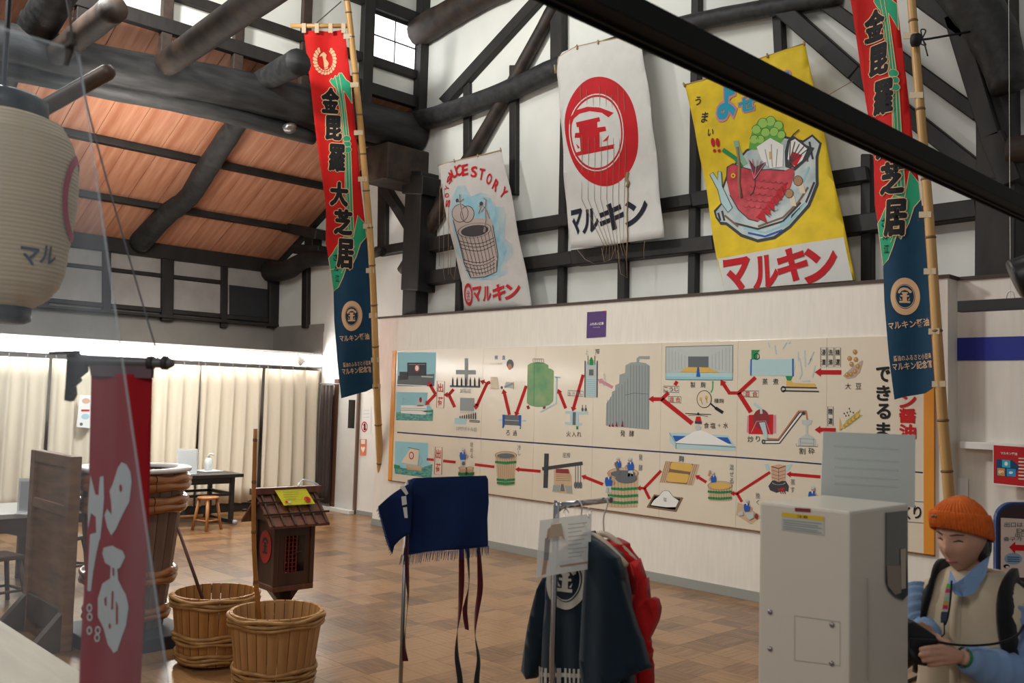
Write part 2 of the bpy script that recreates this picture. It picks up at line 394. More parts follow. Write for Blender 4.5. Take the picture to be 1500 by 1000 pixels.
walllog('log_beam', [(600, 56, 42), (640, 32, 42), (700, -2, 40), (760, -30, 38)], .13, M_logbrown)
walllog('log_beam', [(1380, -40, 60), (1430, 10, 70), (1462, 70, 66), (1478, 130, 50)], .36)
walllog('log_beam', [(1478, 220, 40), (1530, 215, 44)], .3, M_logbrown)
wallbox('post_collar', (604, 256), (603, 284), 30, .36)

# clerestory: upper left wall over the big log ----------------------------
wc = tag(obj('wall_clerestory', box(nb(), XB-.12, XB, -1, YW, 6.50, 9.6), M_plaster), kind='structure')
def cl(name, y0, y1, z0, z1, t=.07, m=None): return wpart(name, bbox(XB-.02, XB+t, y0, y1, z0, z1, .01), m or M_timber, wc)
cl('timber_rail', -1, YW, 6.44, 6.62, .10); cl('timber_rail', -1, YW, 6.90, 7.03, .09); cl('timber_rail', -1, YW, 7.76, 7.95, .10)
for y in (1.7, 2.7, 3.7, 4.72, 5.70, 6.72): cl('timber_post', y-.07, y+.07, 6.0, 9.0, .08, M_logbrown if y > 4 else None)
cl('timber_post', 7.66, 7.84, 5.9, 9.0, .12); cl('timber_post', 8.69, YW, 5.9, 9.0, .16)
M_pane = mat('window_glow', (.93, .96, 1), .4, emit=2.4)
win = tag(obj('window_1', bbox(XB-.01, XB+.02, 7.84, 8.70, 7.02, 7.76, .004), mat('window_wood', (.015, .014, .013), .6)), kind='structure')
for y0, y1 in ((7.885, 8.27), (8.30, 8.67)):
    for z0, z1 in ((7.06, 7.37), (7.40, 7.70)): wpart('pane', box(nb(), XB+.015, XB+.03, y0, y1, z0, z1), M_pane, win)
# big longitudinal log, bearing block, cross logs
def clog(name, pts, r, m=None, n=14, parent=None, amp=.07): return wpart(name, rough_log(nb(), pts, r, n, amp), m or M_log, parent or wc, True)
clog('log_purlin', [(XB, -1, 5.75), (XB, 2, 5.78), (XB, 4, 5.83), (XB, 5.6, 5.98), (XB, 7.4, 6.03), (XB, YW-.05, 6.06)], [.24, .24, .25, .27, .29, .29], n=16)
clog('log_purlin', [(XB-.1, -1, 5.50), (XB-.1, 3, 5.55), (XB-.1, 5.2, 5.66), (XB-.1, 7.0, 5.62)], [.13, .13, .14, .10])
p0, p1 = at(548, 212, X=XB+.2), at(632, 222, X=XB+.2)
blk = bbox(XB-.34, XB+.26, 8.05, YW-.0, 5.18, 5.74, .03)
wpart('bearing_block', blk, M_logbrown, wc)
def cross(px, py, ln, r, dz=0., m=None):
    a = at(px, py, X=XB); return clog('log_cross_tie', [a+Vector((-.25, 0, -.05)), a+Vector((ln*.5, .02, dz*.5)), a+Vector((ln, 0, dz))], r, m)
cross(232, 98, 4.2, [.15, .17, .18], .25, M_logbrown)
cross(378, 118, 1.05, [.15, .16, .17], .0)
cross(48, 58, 2.6, [.2, .22, .22], 1.2)
cross(75, 80, 1.9, [.14, .14, .14], -.0, M_logbrown)

# aisle ceiling ------------------------------------------------------------
CZ0, CS = 4.37, .494
def cz(x): return CZ0+CS*(x-XL)
M_board = mat('orange_board', (.44, .165, .085), .5, scale=2.2, stretch=(.5, 6, .5), col2=(.62, .31, .19), detail=9, coords='Object')
ceil = obj('ceiling', prism(nb(), [(XL-.2, -1, cz(XL-.2)+.07), (XB, -1, cz(XB)+.07), (XB, YW, cz(XB)+.07), (XL-.2, YW, cz(XL-.2)+.07)], (0, 0, .08)), M_timber); tag(ceil, kind='structure')
BW = .47
bme = []
for k in range(3):
    b = prism(nb(), [(XL, .004, cz(XL)), (XB, .004, cz(XB)), (XB, BW-.004, cz(XB)), (XL, BW-.004, cz(XL))], (0, 0, .06)); me = bpy.data.meshes.new('ceiling_board'); b.to_mesh(me); b.free(); me.materials.append(M_board); bme.append(me)
k = 0; y = YW-BW
while y > -1.2:
    o = bpy.data.objects.new('ceiling_board', bme[k % 3]); C.objects.link(o); o.parent = ceil; o.location = (0, y, random.uniform(-.006, .006)); k += 1; y -= BW
def pur(x, w=.07, h=.11): return wpart('purlin', bbox(x-w, x+w, -1, YW, cz(x)-h, cz(x)-.01, .012), M_timber, ceil)
pur(-13.33); pur(-14.49); pur(-12.2)
wpart('wall_plate', bbox(XL-.05, XL+.16, -1, YW, 4.18, 4.42, .015), M_timber, ceil)
for yy in (6.2, 3.2, .3):
    wpart('log_rafter', rough_log(nb(), [(x, yy+dy, cz(x)-.16+dz) for x, dy, dz in ((XB-.1, .0, -.02), (-12.4, .0, -.06), (-13.25, .02, -.10), (-13.9, .06, -.10), (-14.5, -.03, -.02), (-15.3, -.1, .0))], [.13, .15, .16, .16, .17, .18], 12, .08), M_log, ceil, True)
wpart('edge_rafter', prism(nb(), [(XL, YW-.08, cz(XL)-.10), (XB, YW-.08, cz(XB)-.10), (XB, YW-.08, cz(XB)-.01), (XL, YW-.08, cz(XL)-.01)], (0, .08, 0)), M_timber, ceil)
# end-wall bracketing in the aisle corner
walllog('log_tie_beam', [(396, 398, 30), (420, 396, 28), (450, 380, 24), (500, 378, 20), (560, 368, 14)], .3, M_timber)
wallbox('bearing_block', (428, 364), (466, 366), 14, .3); wallbox('timber_post', (452, 335), (451, 362), 12, .2); wallbox('timber_rail', (385, 326), (462, 343), 14, .5)

# outer wall above the ledge
def lw(name, a, b, w, t=.08, m=None): return wallbox(name, a, b, w, t, parent=wall_left, plane='X', at0=XL, m=m)
lw('timber_post', (247, 350), (246, 470), 17, .10); lw('timber_post', (330, 360), (329, 480), 9, .08); lw('timber_post', (157, 345), (157, 455), 12, .08); lw('timber_post', (66, 330), (66, 450), 12, .08); lw('timber_post', (403, 380), (402, 480), 14, .12)
lw('timber_rail', (0, 376), (330, 414), 6, .06); lw('timber_rail', (0, 433), (404, 470), 7, .06)
M_plasterL = mat('dusty_plaster', (.36, .34, .32), .9, var=.10, scale=3, detail=8)
wpart('plaster', box(nb(), XL-.01, XL+.02, -1, YW, 3.25, 4.3), M_plasterL, wall_left)
P = [at(x, y, X=XL+.03) for x, y in ((336, 417), (396, 424), (396, 474), (336, 468))]
wpart('dark_shutter', prism(nb(), P, (-.02, 0, 0)), mat('shutter_dark', (.018, .02, .024), .7), wall_left)
wpart('wall_ledge', bbox(XL, XL+.14, -1, YW, 3.17, 3.22, .006), M_timber, wall_left)

# nave roof far above (outside the view, closes the room)
roof = obj('ceiling_nave', nb(), mat('roof_boards', (.06, .045, .035), .8)); tag(roof, kind='structure')
b = nb(); prism(b, [(XB, -1, 8.6), (-6.6, -1, 11), (-6.6, 9, 11), (XB, 9, 8.6)], (0, 0, .1)); prism(b, [(-6.6, -1, 11), (-1.8, -1, 8.6), (-1.8, 9, 8.6), (-6.6, 9, 11)], (0, 0, .1)); b.to_mesh(roof.data); b.free()
# gable above the back wall
obj_g = wpart('gable', prism(nb(), [(XB, YW, 9.5), (-1.8, YW, 9.5), (-6.6, YW, 11.2)], (0, .2, 0)), M_plaster, wb)

# ================================================================ LONG PICTURE PANEL
I_red = ink('red', (.52, .012, .014)); I_navy = ink('navy', (.010, .022, .10)); I_black = ink('black', (.012, .012, .014)); I_char = ink('charcoal', (.045, .05, .055))
I_grey = ink('grey', (.30, .34, .33)); I_lgrey = ink('lightgrey', (.48, .52, .50)); I_dgrey = ink('darkgrey', (.12, .14, .15)); I_cream = ink('cream', (.70, .60, .45)); I_white = ink('white', (.78, .78, .74))
I_sky = ink('sky', (.28, .55, .62)); I_pale = ink('paleblue', (.42, .60, .62)); I_blue = ink('blue', (.02, .10, .40)); I_green = ink('green', (.02, .25, .08)); I_tank = mat('ink_tank', (.05, .27, .11), .5, scale=3, col2=(.30, .38, .16))
I_sea = mat('ink_sea', (.01, .10, .20), .6, scale=14, col2=(.10, .42, .26), stretch=(1, 1, 3)); I_wood = ink('wood', (.56, .40, .25)); I_woodd = ink('wood_dark', (.20, .10, .05)); I_skin = ink('skin', (.55, .28, .17))
I_yel = ink('yellow', (.66, .42, .10)); I_orange = mat('orange_stripe', (.72, .27, .02), .5); I_maroon = ink('maroon', (.24, .03, .04)); I_pink = ink('pink', (.60, .25, .30)); I_brown = ink('brown', (.20, .12, .07)); I_arrow = ink('arrow', (.46, .006, .008))
M_panel = mat('cream_panel', (.72, .64, .51), .30, var=.02, scale=2, coat=.25)
XL0, XR0, ZB0, ZT0 = -11.125, -3.245, .705, 2.615
board = thing('picture_panel', ((XL0+XR0)/2, YP, ZB0), 'long cream picture panel of brewing steps with red arrows on the wall', 'panel')
edges = [XL0+.09] + [at(x, 600, Y=YP-.02).x for x in (706, 783, 869, 968, 1080, 1211)] + [XR0-.09]
for i in range(len(edges)-1):
    wpart('panel', bbox(edges[i]+.001, edges[i+1]-.001, YP-.022, YP-.002, ZB0, ZT0, .002), M_panel, board)
wpart('end_strip', bbox(XL0, XL0+.09, YP-.03, YP-.002, ZB0, ZT0, .002), I_orange, board); wpart('end_strip', bbox(XR0-.09, XR0, YP-.03, YP-.002, ZB0, ZT0, .002), I_orange, board)
wpart('bottom_edge', box(nb(), XL0, XR0, YP-.024, YP-.002, ZB0-.012, ZB0), I_woodd, board)
pp = Print((-7, YP-.0225, 1.6), (1, 0, 0), (0, 0, 1), eps=.0009)
def cr(ox, oy, s): return lambda *q: [(ox+q[i]/s, oy+q[i+1]/s) for i in range(0, len(q), 2)]
A = cr(560, 490, 4.35); B = cr(720, 490, 5.883); Cc = cr(720, 640, 6.25); Dd = cr(930, 490, 5.883); E_ = cr(930, 650, 7.145); F = cr(1080, 490, 5.265); G = cr(1220, 490, 5.26)
def done(name): return pp.build(name, board)
def arrow(pts, w=5.5, m=I_arrow, head=True, L=2):
    q = Print(pp.O, pp.U, pp.V, eps=.0009); q.line(pts, w, m, L)
    if head:
        a, b = Vector(pts[-2]), Vector(pts[-1]); d = (b-a).normalized(); n = Vector((-d.y, d.x)); q.poly([b+d*w*.9, b+n*w*.95-d*w*.5, b-n*w*.95-d*w*.5], m, L+1)
    q.build('arrow', board)
def txt(s, c, w, h, m=I_black, off=.0, L=4, rot=0): pp.text(s, c[0][0], c[0][1], w, h, m, L, off, rot)
pp.line(A(95, 622, 870, 682) + [(1120, 672.5), (1352, 692)], 2.0, I_navy, 1); done('dividing_line')
# lorry, ship and sailing boat
def sky_patch(*q): pp.poly(A(*q), I_sky, 1)
sky_patch(98, 112, 343, 112, 340, 270, 330, 330, 95, 328)
pp.poly(A(100, 262, 332, 250, 330, 328, 95, 326), I_dgrey, 2); pp.line(A(95, 318, 285, 326), 1.2, I_white, 3); pp.poly(A(160, 178, 282, 178, 282, 262, 160, 262), I_char, 3); pp.poly(A(110, 236, 165, 236, 165, 285, 110, 290), I_char, 3)
pp.line(A(250, 266, 325, 270), 2, I_lgrey, 4); pp.ell(*A(222, 213)[0], 3.6, 5.6, I_white, 4); pp.ring(*A(222, 213)[0], 3, 4.8, 1, I_red, 5); pp.line(A(170, 190, 275, 190), .7, I_grey, 4)
done('lorry_picture')
sky_patch(90, 365, 290, 368, 285, 430, 325, 480, 322, 550, 88, 545); pp.poly(A(88, 495, 130, 490, 200, 508, 300, 505, 325, 495, 322, 550, 88, 545), I_sea, 2); pp.poly(A(115, 450, 285, 450, 280, 510, 120, 500), I_white, 3); pp.poly(A(222, 405, 262, 402, 265, 455, 222, 455), I_lgrey, 3)
pp.line(A(118, 452, 118, 468, 280, 472), .8, I_grey, 4); pp.line(A(135, 405, 175, 425, 130, 440, 135, 405), .6, I_grey, 4); pp.ell(*A(245, 415)[0], 2, 4, I_maroon, 4); pp.line(A(115, 480, 285, 484), .7, I_dgrey, 4); pp.poly(A(250, 490, 325, 478, 325, 496), I_green, 3)
done('ship_picture')
sky_patch(82, 678, 293, 690, 292, 800, 320, 840, 315, 915, 78, 885); pp.poly(A(76, 825, 130, 850, 230, 855, 320, 825, 314, 915, 82, 884), I_sea, 2); pp.poly(A(150, 828, 255, 838, 250, 868, 160, 860), I_wood, 3); pp.poly(A(120, 815, 180, 725, 235, 730, 225, 830), I_cream, 3); pp.line(A(165, 718, 238, 734), 1, I_brown, 4)
pp.ell(*A(187, 770)[0], 3.6, 5.6, I_red, 5); pp.ell(*A(187, 770)[0], 2.3, 3.8, I_white, 6); pp.text('金', *A(187, 770)[0], 3, 5, I_red, 7); pp.line(A(230, 840, 240, 770, 258, 800, 240, 840), .8, I_grey, 4); pp.poly(A(76, 825, 115, 835, 110, 852, 76, 850), I_green, 3)
done('sailing_boat_picture')
def boxed(c4, chars, vert, m, w, h, frame=I_maroon):
    pp.line(c4, .8, frame, 2, True); x0 = sum(p[0] for p in c4)/4; y0 = sum(p[1] for p in c4)/4; n = len(chars)
    for i, ch in enumerate(chars):
        if vert: yy = min(p[1] for p in c4); H = max(p[1] for p in c4)-yy; pp.text(ch, x0, yy+H*(i+.5)/n, w, h, m, 4, .012)
        else: xx = min(p[0] for p in c4); W = max(p[0] for p in c4)-xx; pp.text(ch, xx+W*(i+.5)/n, y0, w, h, m, 4, .005)
boxed(A(350, 295, 398, 298, 392, 468, 347, 465), '出荷', True, I_red, 7.5, 13); boxed(A(338, 715, 382, 718, 378, 893, 332, 888), '出荷', True, I_red, 7, 13); done('caption')
arrow(A(340, 380, 300, 312), 4.5); arrow(A(340, 380, 285, 438), 4.5); arrow(A(462, 462, 425, 383, 408, 383), 4.5); arrow(A(425, 383, 455, 348), 4.5, head=False); arrow(A(600, 460, 668, 310, 640, 300), 4.5); pp.line(A(668, 310, 688, 302), 4.5, I_arrow, 2); arrow(A(600, 440, 598, 462), 4.5)
arrow(A(328, 797, 283, 793), 3.6, head=False); arrow(A(468, 812, 388, 804), 4, head=False); arrow(A(715, 842, 590, 827), 4, head=False); done('arrow')
# bottling lines
pp.poly(A(525, 150, 548, 150, 548, 320, 525, 320), I_grey, 2); pp.poly(A(470, 224, 597, 226, 597, 254, 470, 252), I_grey, 3); pp.line(A(432, 328, 625, 332), 3, I_dgrey, 3)
for i in range(7): x = 450+28*i; pp.poly(A(x-6, 330, x-5, 290, x, 268, x+5, 290, x+6, 330), I_char, 4)
txt('2ℓ瓶詰', A(530, 358), 16, 6.5, I_grey); done('bottling_picture')
pp.poly(A(497, 402, 588, 404, 586, 486, 495, 484), I_grey, 2)
for i in range(9): pp.line(A(500+10*i, 486, 500+10*i, 500), .6, I_grey, 2)
pp.poly(A(462, 530, 540, 532, 535, 572, 460, 570), I_pale, 2); pp.line(A(555, 545, 622, 550), 1.2, I_char, 3); pp.line(A(555, 555, 622, 558), 1.2, I_char, 3)
for i in range(8): x = 497+14*i; pp.poly(A(x-4, 532+i, x-4, 522-3*i, x, 515-3*i, x+4, 522-3*i, x+4, 532+i), I_char, 4)
txt('12PETボトル詰', A(537, 600), 30, 6.5, I_grey); done('pet_bottle_picture')
txt('検', A(727, 145), 5, 6.5, I_blue); txt('査', A(775, 145), 5, 6.5, I_blue); txt('カメラ検査', A(727, 184), 18, 3, I_lgrey)
pp.ell(*A(815, 188)[0], 5.2, 7, I_dgrey, 2); pp.ell(*A(813, 205)[0], 3, 4.5, I_skin, 3); pp.poly(A(690, 270, 735, 270, 745, 345, 690, 345), I_cream, 2); pp.line(A(690, 345, 745, 345), .8, I_wood, 3); pp.ell(*A(762, 337)[0], 1.8, 2.2, I_dgrey, 3)
pp.poly(A(790, 300, 835, 305, 838, 345, 775, 335), I_lgrey, 2); pp.line(A(780, 335, 835, 310), 3, I_grey, 3); pp.line(A(838, 300, 838, 350), .8, I_skin, 3); done('inspection_picture')
# filter, heater, press
arrow(B(155, 690, 108, 492), 4.5); arrow(B(300, 440, 215, 682), 4.5); arrow(B(640, 635, 582, 488), 4.5); arrow(B(790, 345, 705, 640), 4.5); done('arrow')
pp.poly(B(95, 690, 258, 695, 255, 785, 95, 775), I_dgrey, 2); pp.poly(B(95, 688, 118, 690, 112, 790, 95, 800), I_blue, 3); pp.poly(B(235, 692, 255, 692, 255, 800, 240, 785), I_blue, 3); pp.line(B(62, 735, 95, 735), 2, I_pale, 2); pp.line(B(255, 742, 300, 742), 2, I_pale, 2); pp.line(B(115, 735, 238, 742), .8, I_lgrey, 3); pp.line(B(100, 790, 100, 805), 2, I_green, 3); pp.line(B(248, 798, 250, 812), 2, I_green, 3)
txt('ろ', B(142, 845), 5.5, 7.5); txt('過', B(203, 848), 6, 8); done('filter_picture')
pp.poly(B(312, 262, 340, 245, 395, 235, 450, 240, 490, 262, 492, 290, 515, 295, 538, 312, 532, 570, 500, 605, 440, 622, 380, 622, 330, 608, 305, 590), I_tank, 2); pp.poly(B(365, 240, 450, 240, 450, 248, 365, 246), I_green, 3)
for i in range(6): pp.line(B(360+18*i, 240, 358+18*i, 207), .6, I_maroon, 3)
pp.line(B(358, 207, 450, 210), .6, I_maroon, 3); pp.line(B(310, 612, 322, 640), 4, I_maroon, 1); pp.line(B(455, 615, 455, 640), 4, I_maroon, 1); pp.line(B(562, 365, 558, 590, 425, 665), 2.2, I_pale, 3); pp.line(B(545, 365, 597, 368), 2, I_pale, 3); pp.line(B(370, 250, 365, 615), .6, I_green, 3)
done('green_tank_picture')
boxed(B(660, 480, 792, 488, 790, 532, 658, 525), '生汁澄し', False, I_dgrey, 4.2, 5, I_dgrey)
txt('火', B(665, 855), 6.5, 8); txt('入', B(712, 857), 6.5, 8); txt('れ', B(757, 857), 6.5, 7.5)
pp.poly(B(635, 658, 835, 665, 835, 685, 638, 680), I_pale, 2); pp.poly(B(632, 752, 780, 762, 780, 780, 632, 772), I_pale, 2); pp.poly(B(680, 660, 750, 662, 750, 780, 680, 775), I_pale, 3); pp.poly(B(702, 668, 728, 668, 726, 778, 700, 776), I_dgrey, 4); pp.line(B(740, 788, 740, 815), 3, I_green, 4)
for x in (785, 813): pp.ell(*B(x, 645)[0], 1.7, 2.6, I_dgrey, 4); pp.line(B(x, 640, x, 605), 1, I_dgrey, 4)
done('heater_picture')
pp.poly(B(805, 230, 918, 240, 915, 540, 800, 535), I_lgrey, 2); pp.poly(B(845, 220, 862, 190, 880, 222, 880, 262, 845, 262), I_green, 5); pp.poly(B(842, 300, 880, 300, 880, 350, 842, 350), I_dgrey, 5); pp.poly(B(822, 368, 895, 372, 892, 538, 820, 535), I_pale, 4)
for i in range(9): pp.line(B(822, 385+17*i, 894, 388+17*i), .5, I_grey, 5)
for x in (808, 912): pp.line(B(x, 225, x-2, 540), 1.4, I_char, 5)
for x in (833, 892): pp.line(B(x, 180, x, 260), .8, I_char, 4)
txt('上', B(822, 148), 4, 7, I_grey); txt('搾', B(913, 145), 6, 8); done('press_tower_picture')
arrow(B(1045, 455, 935, 395), 4.5, I_pink); done('arrow'); pp.column('もろみ', *B(975, 350)[0], 6.5, 5, 6, I_lgrey, 5); done('caption')
# steel tanks
pp.poly(B(990, 595, 1035, 530, 1040, 490, 1065, 480, 1068, 435, 1100, 420, 1104, 345, 1152, 330, 1155, 265, 1200, 240, 1265, 235, 1330, 245, 1365, 270, 1357, 818, 985, 782), I_grey, 2)
for i in range(15): x = 1000+25*i; pp.line(B(x, 560-min(300, i*26) if i < 8 else 262, x, 785+i*2), .5, I_dgrey, 3)
pp.line(B(1155, 520, 1230, 503, 1355, 512), .6, I_dgrey, 3); pp.poly(B(1250, 235, 1250, 205, 1275, 185, 1365, 185, 1362, 210, 1275, 208, 1272, 235), I_grey, 2)
for i, x in enumerate((1020, 1048, 1080, 1130)): pp.poly(B(x-12, 790, x, 770-12*i, x+10, 795), I_maroon, 4)
txt('発', B(1132, 850), 7, 9); txt('酵', B(1208, 852), 7, 9); done('steel_tanks_picture')
# koji room and magnifier
pp.poly(Dd(268, 105, 845, 90, 842, 390, 266, 385), I_pale, 1); pp.poly(Dd(268, 105, 845, 90, 635, 188, 460, 188), I_lgrey, 2); pp.poly(Dd(460, 188, 635, 188, 635, 282, 460, 280), I_dgrey, 3)
pp.poly(Dd(268, 107, 460, 190, 460, 280, 385, 325, 268, 330), I_lgrey, 2); pp.poly(Dd(845, 92, 637, 190, 637, 282, 740, 325, 842, 330), I_lgrey, 2); pp.poly(Dd(385, 322, 450, 280, 545, 280, 530, 325), I_yel, 4); pp.poly(Dd(555, 280, 635, 282, 735, 326, 560, 326), I_yel, 4); pp.poly(Dd(530, 362, 540, 280, 553, 280, 565, 365), I_blue, 5); pp.poly(Dd(266, 360, 842, 365, 842, 390, 266, 385), I_sky, 4)
for k in range(7):
    t = k/7; pp.line(Dd(268+192*t, 107+83*t, 268+192*t, 330-50*t), .5, I_grey, 3); pp.line(Dd(845-208*t, 92+98*t, 845-208*t, 330-48*t), .5, I_grey, 3)
pp.line(Dd(268, 105, 845, 90, 842, 390, 266, 385), .7, I_dgrey, 5, True); done('koji_room_picture')
txt('製', Dd(500, 432), 7, 8.5); txt('麹', Dd(588, 432), 7, 8.5); txt('種麹', Dd(725, 570), 14, 6.5); boxed(Dd(248, 442, 382, 445, 380, 498, 246, 494), 'こうじ', False, I_black, 5.5, 6, I_dgrey); boxed(Dd(290, 530, 400, 535, 398, 588, 288, 582), '混合', False, I_red, 7, 7, I_dgrey)
for i, ch in enumerate('食塩＋水'): txt(ch, Dd(618+55*i, 782), 7.5 if ch != '＋' else 5, 8.5 if ch != '＋' else 5)
done('caption')
pp.ell(*Dd(598, 555)[0], 11, 13, I_black, 2); pp.ell(*Dd(598, 555)[0], 10, 12, I_cream, 3); pp.line(Dd(655, 595, 700, 635), 2.4, I_black, 3); pp.line(Dd(695, 630, 760, 672), 4.6, I_black, 3); pp.line(Dd(570, 560, 585, 600), .8, I_brown, 4); pp.line(Dd(615, 545, 625, 590), .8, I_brown, 4); pp.ell(*Dd(568, 553)[0], 2, 2.6, I_yel, 4); pp.ell(*Dd(618, 542)[0], 2.2, 3, I_yel, 4); done('magnifier_picture')
arrow(Dd(365, 402, 345, 435), 5, head=False); arrow(Dd(290, 500, 232, 555, 145, 555), 5.5); arrow(Dd(495, 765, 232, 555), 6.5, head=False); arrow(Dd(655, 498, 670, 470, 672, 405), 1.8, ink('leaf', (.05, .42, .10))); arrow(Dd(1040, 368, 895, 502, 815, 502, 755, 412), 5.5); arrow(Dd(895, 502, 1000, 668), 6.5, head=False); done('arrow')
# salt bed with helicopter-like sprinkler
pp.line(Dd(435, 678, 658, 688), 1, I_black, 3); pp.line(Dd(460, 695, 545, 690, 630, 705), .7, I_black, 3); pp.ell(*Dd(547, 682)[0], 1.6, 2, I_black, 4); pp.poly(Dd(530, 705, 565, 705, 578, 765, 518, 762), I_red, 4); pp.poly(Dd(518, 745, 578, 748, 575, 768, 520, 765), I_char, 5); pp.ell(*Dd(546, 800)[0], 4.5, 4, I_lgrey, 2)
pp.poly(Dd(298, 845, 500, 848, 805, 868, 868, 968, 868, 1000, 355, 982, 300, 920), I_pale, 1); pp.poly(Dd(325, 870, 800, 885, 835, 940, 350, 920), I_blue, 2); pp.poly(Dd(350, 928, 510, 835, 570, 822, 620, 840, 835, 955, 355, 938), I_white, 3); pp.line(Dd(298, 845, 355, 935, 868, 968), .7, I_dgrey, 4); pp.line(Dd(355, 935, 355, 982), .7, I_dgrey, 4); done('salt_bed_picture')
# steam boiler and soy beans
pp.poly(F(100, 190, 435, 188, 445, 250, 430, 318, 100, 315, 88, 255), I_pale, 2); pp.line(F(108, 188, 106, 316), 2, I_blue, 3); pp.line(F(430, 185, 430, 320), 2.2, I_blue, 3); pp.poly(F(110, 118, 175, 118, 155, 145, 155, 192, 110, 192), I_green, 3); pp.ring(*F(152, 168)[0], 3.6, 4.4, 1, I_black, 4); pp.poly(F(372, 318, 428, 318, 412, 355, 385, 352), I_green, 3)
pp.poly(F(380, 352, 415, 352, 432, 372, 600, 378, 605, 405, 378, 402), I_yel, 2); pp.line(F(350, 405, 615, 410), 2, I_char, 3); pp.line(F(350, 432, 630, 438), 2, I_char, 3); pp.ring(*F(355, 420)[0], 3, 3.6, 1.6, I_char, 3)
for q in ((480, 180, 500, 300, 480, 340), (520, 120, 525, 250), (560, 200, 590, 130), (470, 130, 470, 200), (600, 240, 580, 330), (240, 60, 250, 100), (290, 80, 300, 150), (350, 110, 380, 60), (500, 360, 560, 355), (545, 230, 575, 180), (395, 70, 410, 55)): pp.line(F(*q), 1.6, I_pale, 2)
txt('蒸', F(215, 362), 8, 9); txt('煮', F(297, 362), 8, 9); done('boiler_picture')
for i, s in enumerate(('浸漬', '洗滌', '精選')): x = 643+55*i; boxed(F(x, 100, x+44, 100, x+44, 250, x, 248), s, True, I_black, 6, 8.5, I_dgrey)
boxed(F(698, 555, 740, 556, 740, 705, 697, 704), '精選', True, I_black, 6, 8.5, I_dgrey); boxed(F(50, 432, 166, 434, 164, 482, 48, 478), '混合', False, I_red, 7.5, 7.5, I_dgrey)
txt('大', F(855, 397), 8.5, 9); txt('豆', F(935, 397), 8.5, 9); done('caption')
arrow(F(803, 291, 628, 290), 6.6); arrow(F(760, 735, 625, 733), 6); done('arrow')
I_bean = ink('bean', (.42, .22, .08))
pp.poly(F(815, 318, 850, 285, 900, 240, 965, 195, 970, 205, 945, 290, 905, 330, 850, 342), ink('pod', (.45, .36, .30)), 2)
for x, y in ((908, 133), (866, 183), (915, 192), (882, 228), (932, 246), (910, 285), (880, 305), (848, 310)): pp.ell(*F(x, y)[0], 3.2, 3.6, I_bean, 3); pp.ell(*F(x-4, y-5)[0], 1.3, 1.4, I_yel, 4)
done('soybean_picture')
for i in range(9):
    t = i/9; x, y = 825+115*t, 705-90*t
    pp.ell(*F(x, y)[0], 2.6, 4, ink('wheat', (.40, .30, .07)) if i % 2 else I_yel, 3+.2*i, 40)
    for s in (-1, 1): pp.line(F(x, y, x+30+10*s, y-25+22*s), 1.1, ink('wheat_green', (.42, .42, .10)), 2)
pp.line(F(800, 735, 825, 705), 1, I_brown, 2); pp.poly(F(790, 640, 803, 690, 795, 742, 786, 735), I_yel, 2)
for x, y in ((865, 570), (848, 600), (825, 608), (872, 592), (895, 600), (838, 625), (860, 622)): pp.ell(*F(x, y)[0], .8, 1.4, I_char, 3)
done('wheat_picture')
# roaster, conveyor, crusher
pp.poly(F(78, 625, 300, 620, 300, 760, 72, 755), I_pink, 1); pp.poly(F(90, 618, 278, 615, 276, 768, 88, 765), I_red, 2); pp.ell(*F(185, 650)[0], 12, 14.5, I_maroon, 3); pp.line(F(130, 530, 185, 572, 187, 610), 3.6, I_pale, 4); pp.poly(F(170, 678, 215, 675, 240, 800, 215, 800), I_pale, 4); pp.line(F(110, 755, 150, 668, 220, 665, 255, 765), 1.1, I_pink, 4)
txt('炒', F(103, 805), 8.5, 9); txt('り', F(160, 803), 6, 8); pp.line(F(205, 815, 320, 815, 482, 600, 520, 600), 1.4, I_char, 3); pp.line(F(205, 838, 325, 838, 500, 612), 1.4, I_char, 3); pp.line(F(205, 827, 322, 828, 490, 605), 3, I_white, 2); pp.ring(*F(203, 825)[0], 2, 2.4, 1.6, I_char, 4); pp.line(F(230, 802, 320, 805, 475, 588, 530, 588, 540, 655), 2.2, ink('rust', (.48, .18, .09)), 4); pp.ell(*F(512, 605)[0], 2.6, 2.6, I_char, 5); done('roaster_picture')
pp.poly(F(495, 658, 580, 658, 570, 690, 545, 700, 545, 765, 590, 790, 605, 810, 605, 862, 470, 858, 470, 808, 530, 765, 527, 700, 500, 690), I_lgrey, 2); pp.line(F(455, 840, 455, 858, 620, 862, 620, 845), 1, I_grey, 2); pp.line(F(480, 800, 600, 808), .8, I_grey, 3); pp.line(F(488, 800, 486, 858), .8, I_grey, 3); pp.line(F(588, 800, 588, 860), .8, I_grey, 3); pp.line(F(495, 835, 585, 838), .8, I_grey, 3)
txt('割', F(502, 897), 9, 9); txt('砕', F(573, 897), 9, 9); done('crusher_picture')
# title lettering at the right-hand end
for ch, x, y in (('で', 388, 305), ('き', 390, 450), ('る', 392, 590), ('ま', 390, 735), ('で', 390, 880)): (pp.bold(ch, *G(x, y)[0], 19, 21, I_black, 4, .9), done('title_character'))
for ch, x, y in (('ン', 578, 510), ('醤', 575, 625), ('油', 577, 745)): (pp.bold(ch, *G(x, y)[0], 23, 19.5, I_red, 4, 1.0), done('title_character'))
pp.line([(1318, 733), (1354, 735), (1354, 766), (1318, 763)], .9, I_navy, 2, True); pp.text('く', 1329, 751, 9, 18, I_black, 4, .02); pp.text('り', 1344, 750, 11, 18, I_black, 4, .02); done('caption')
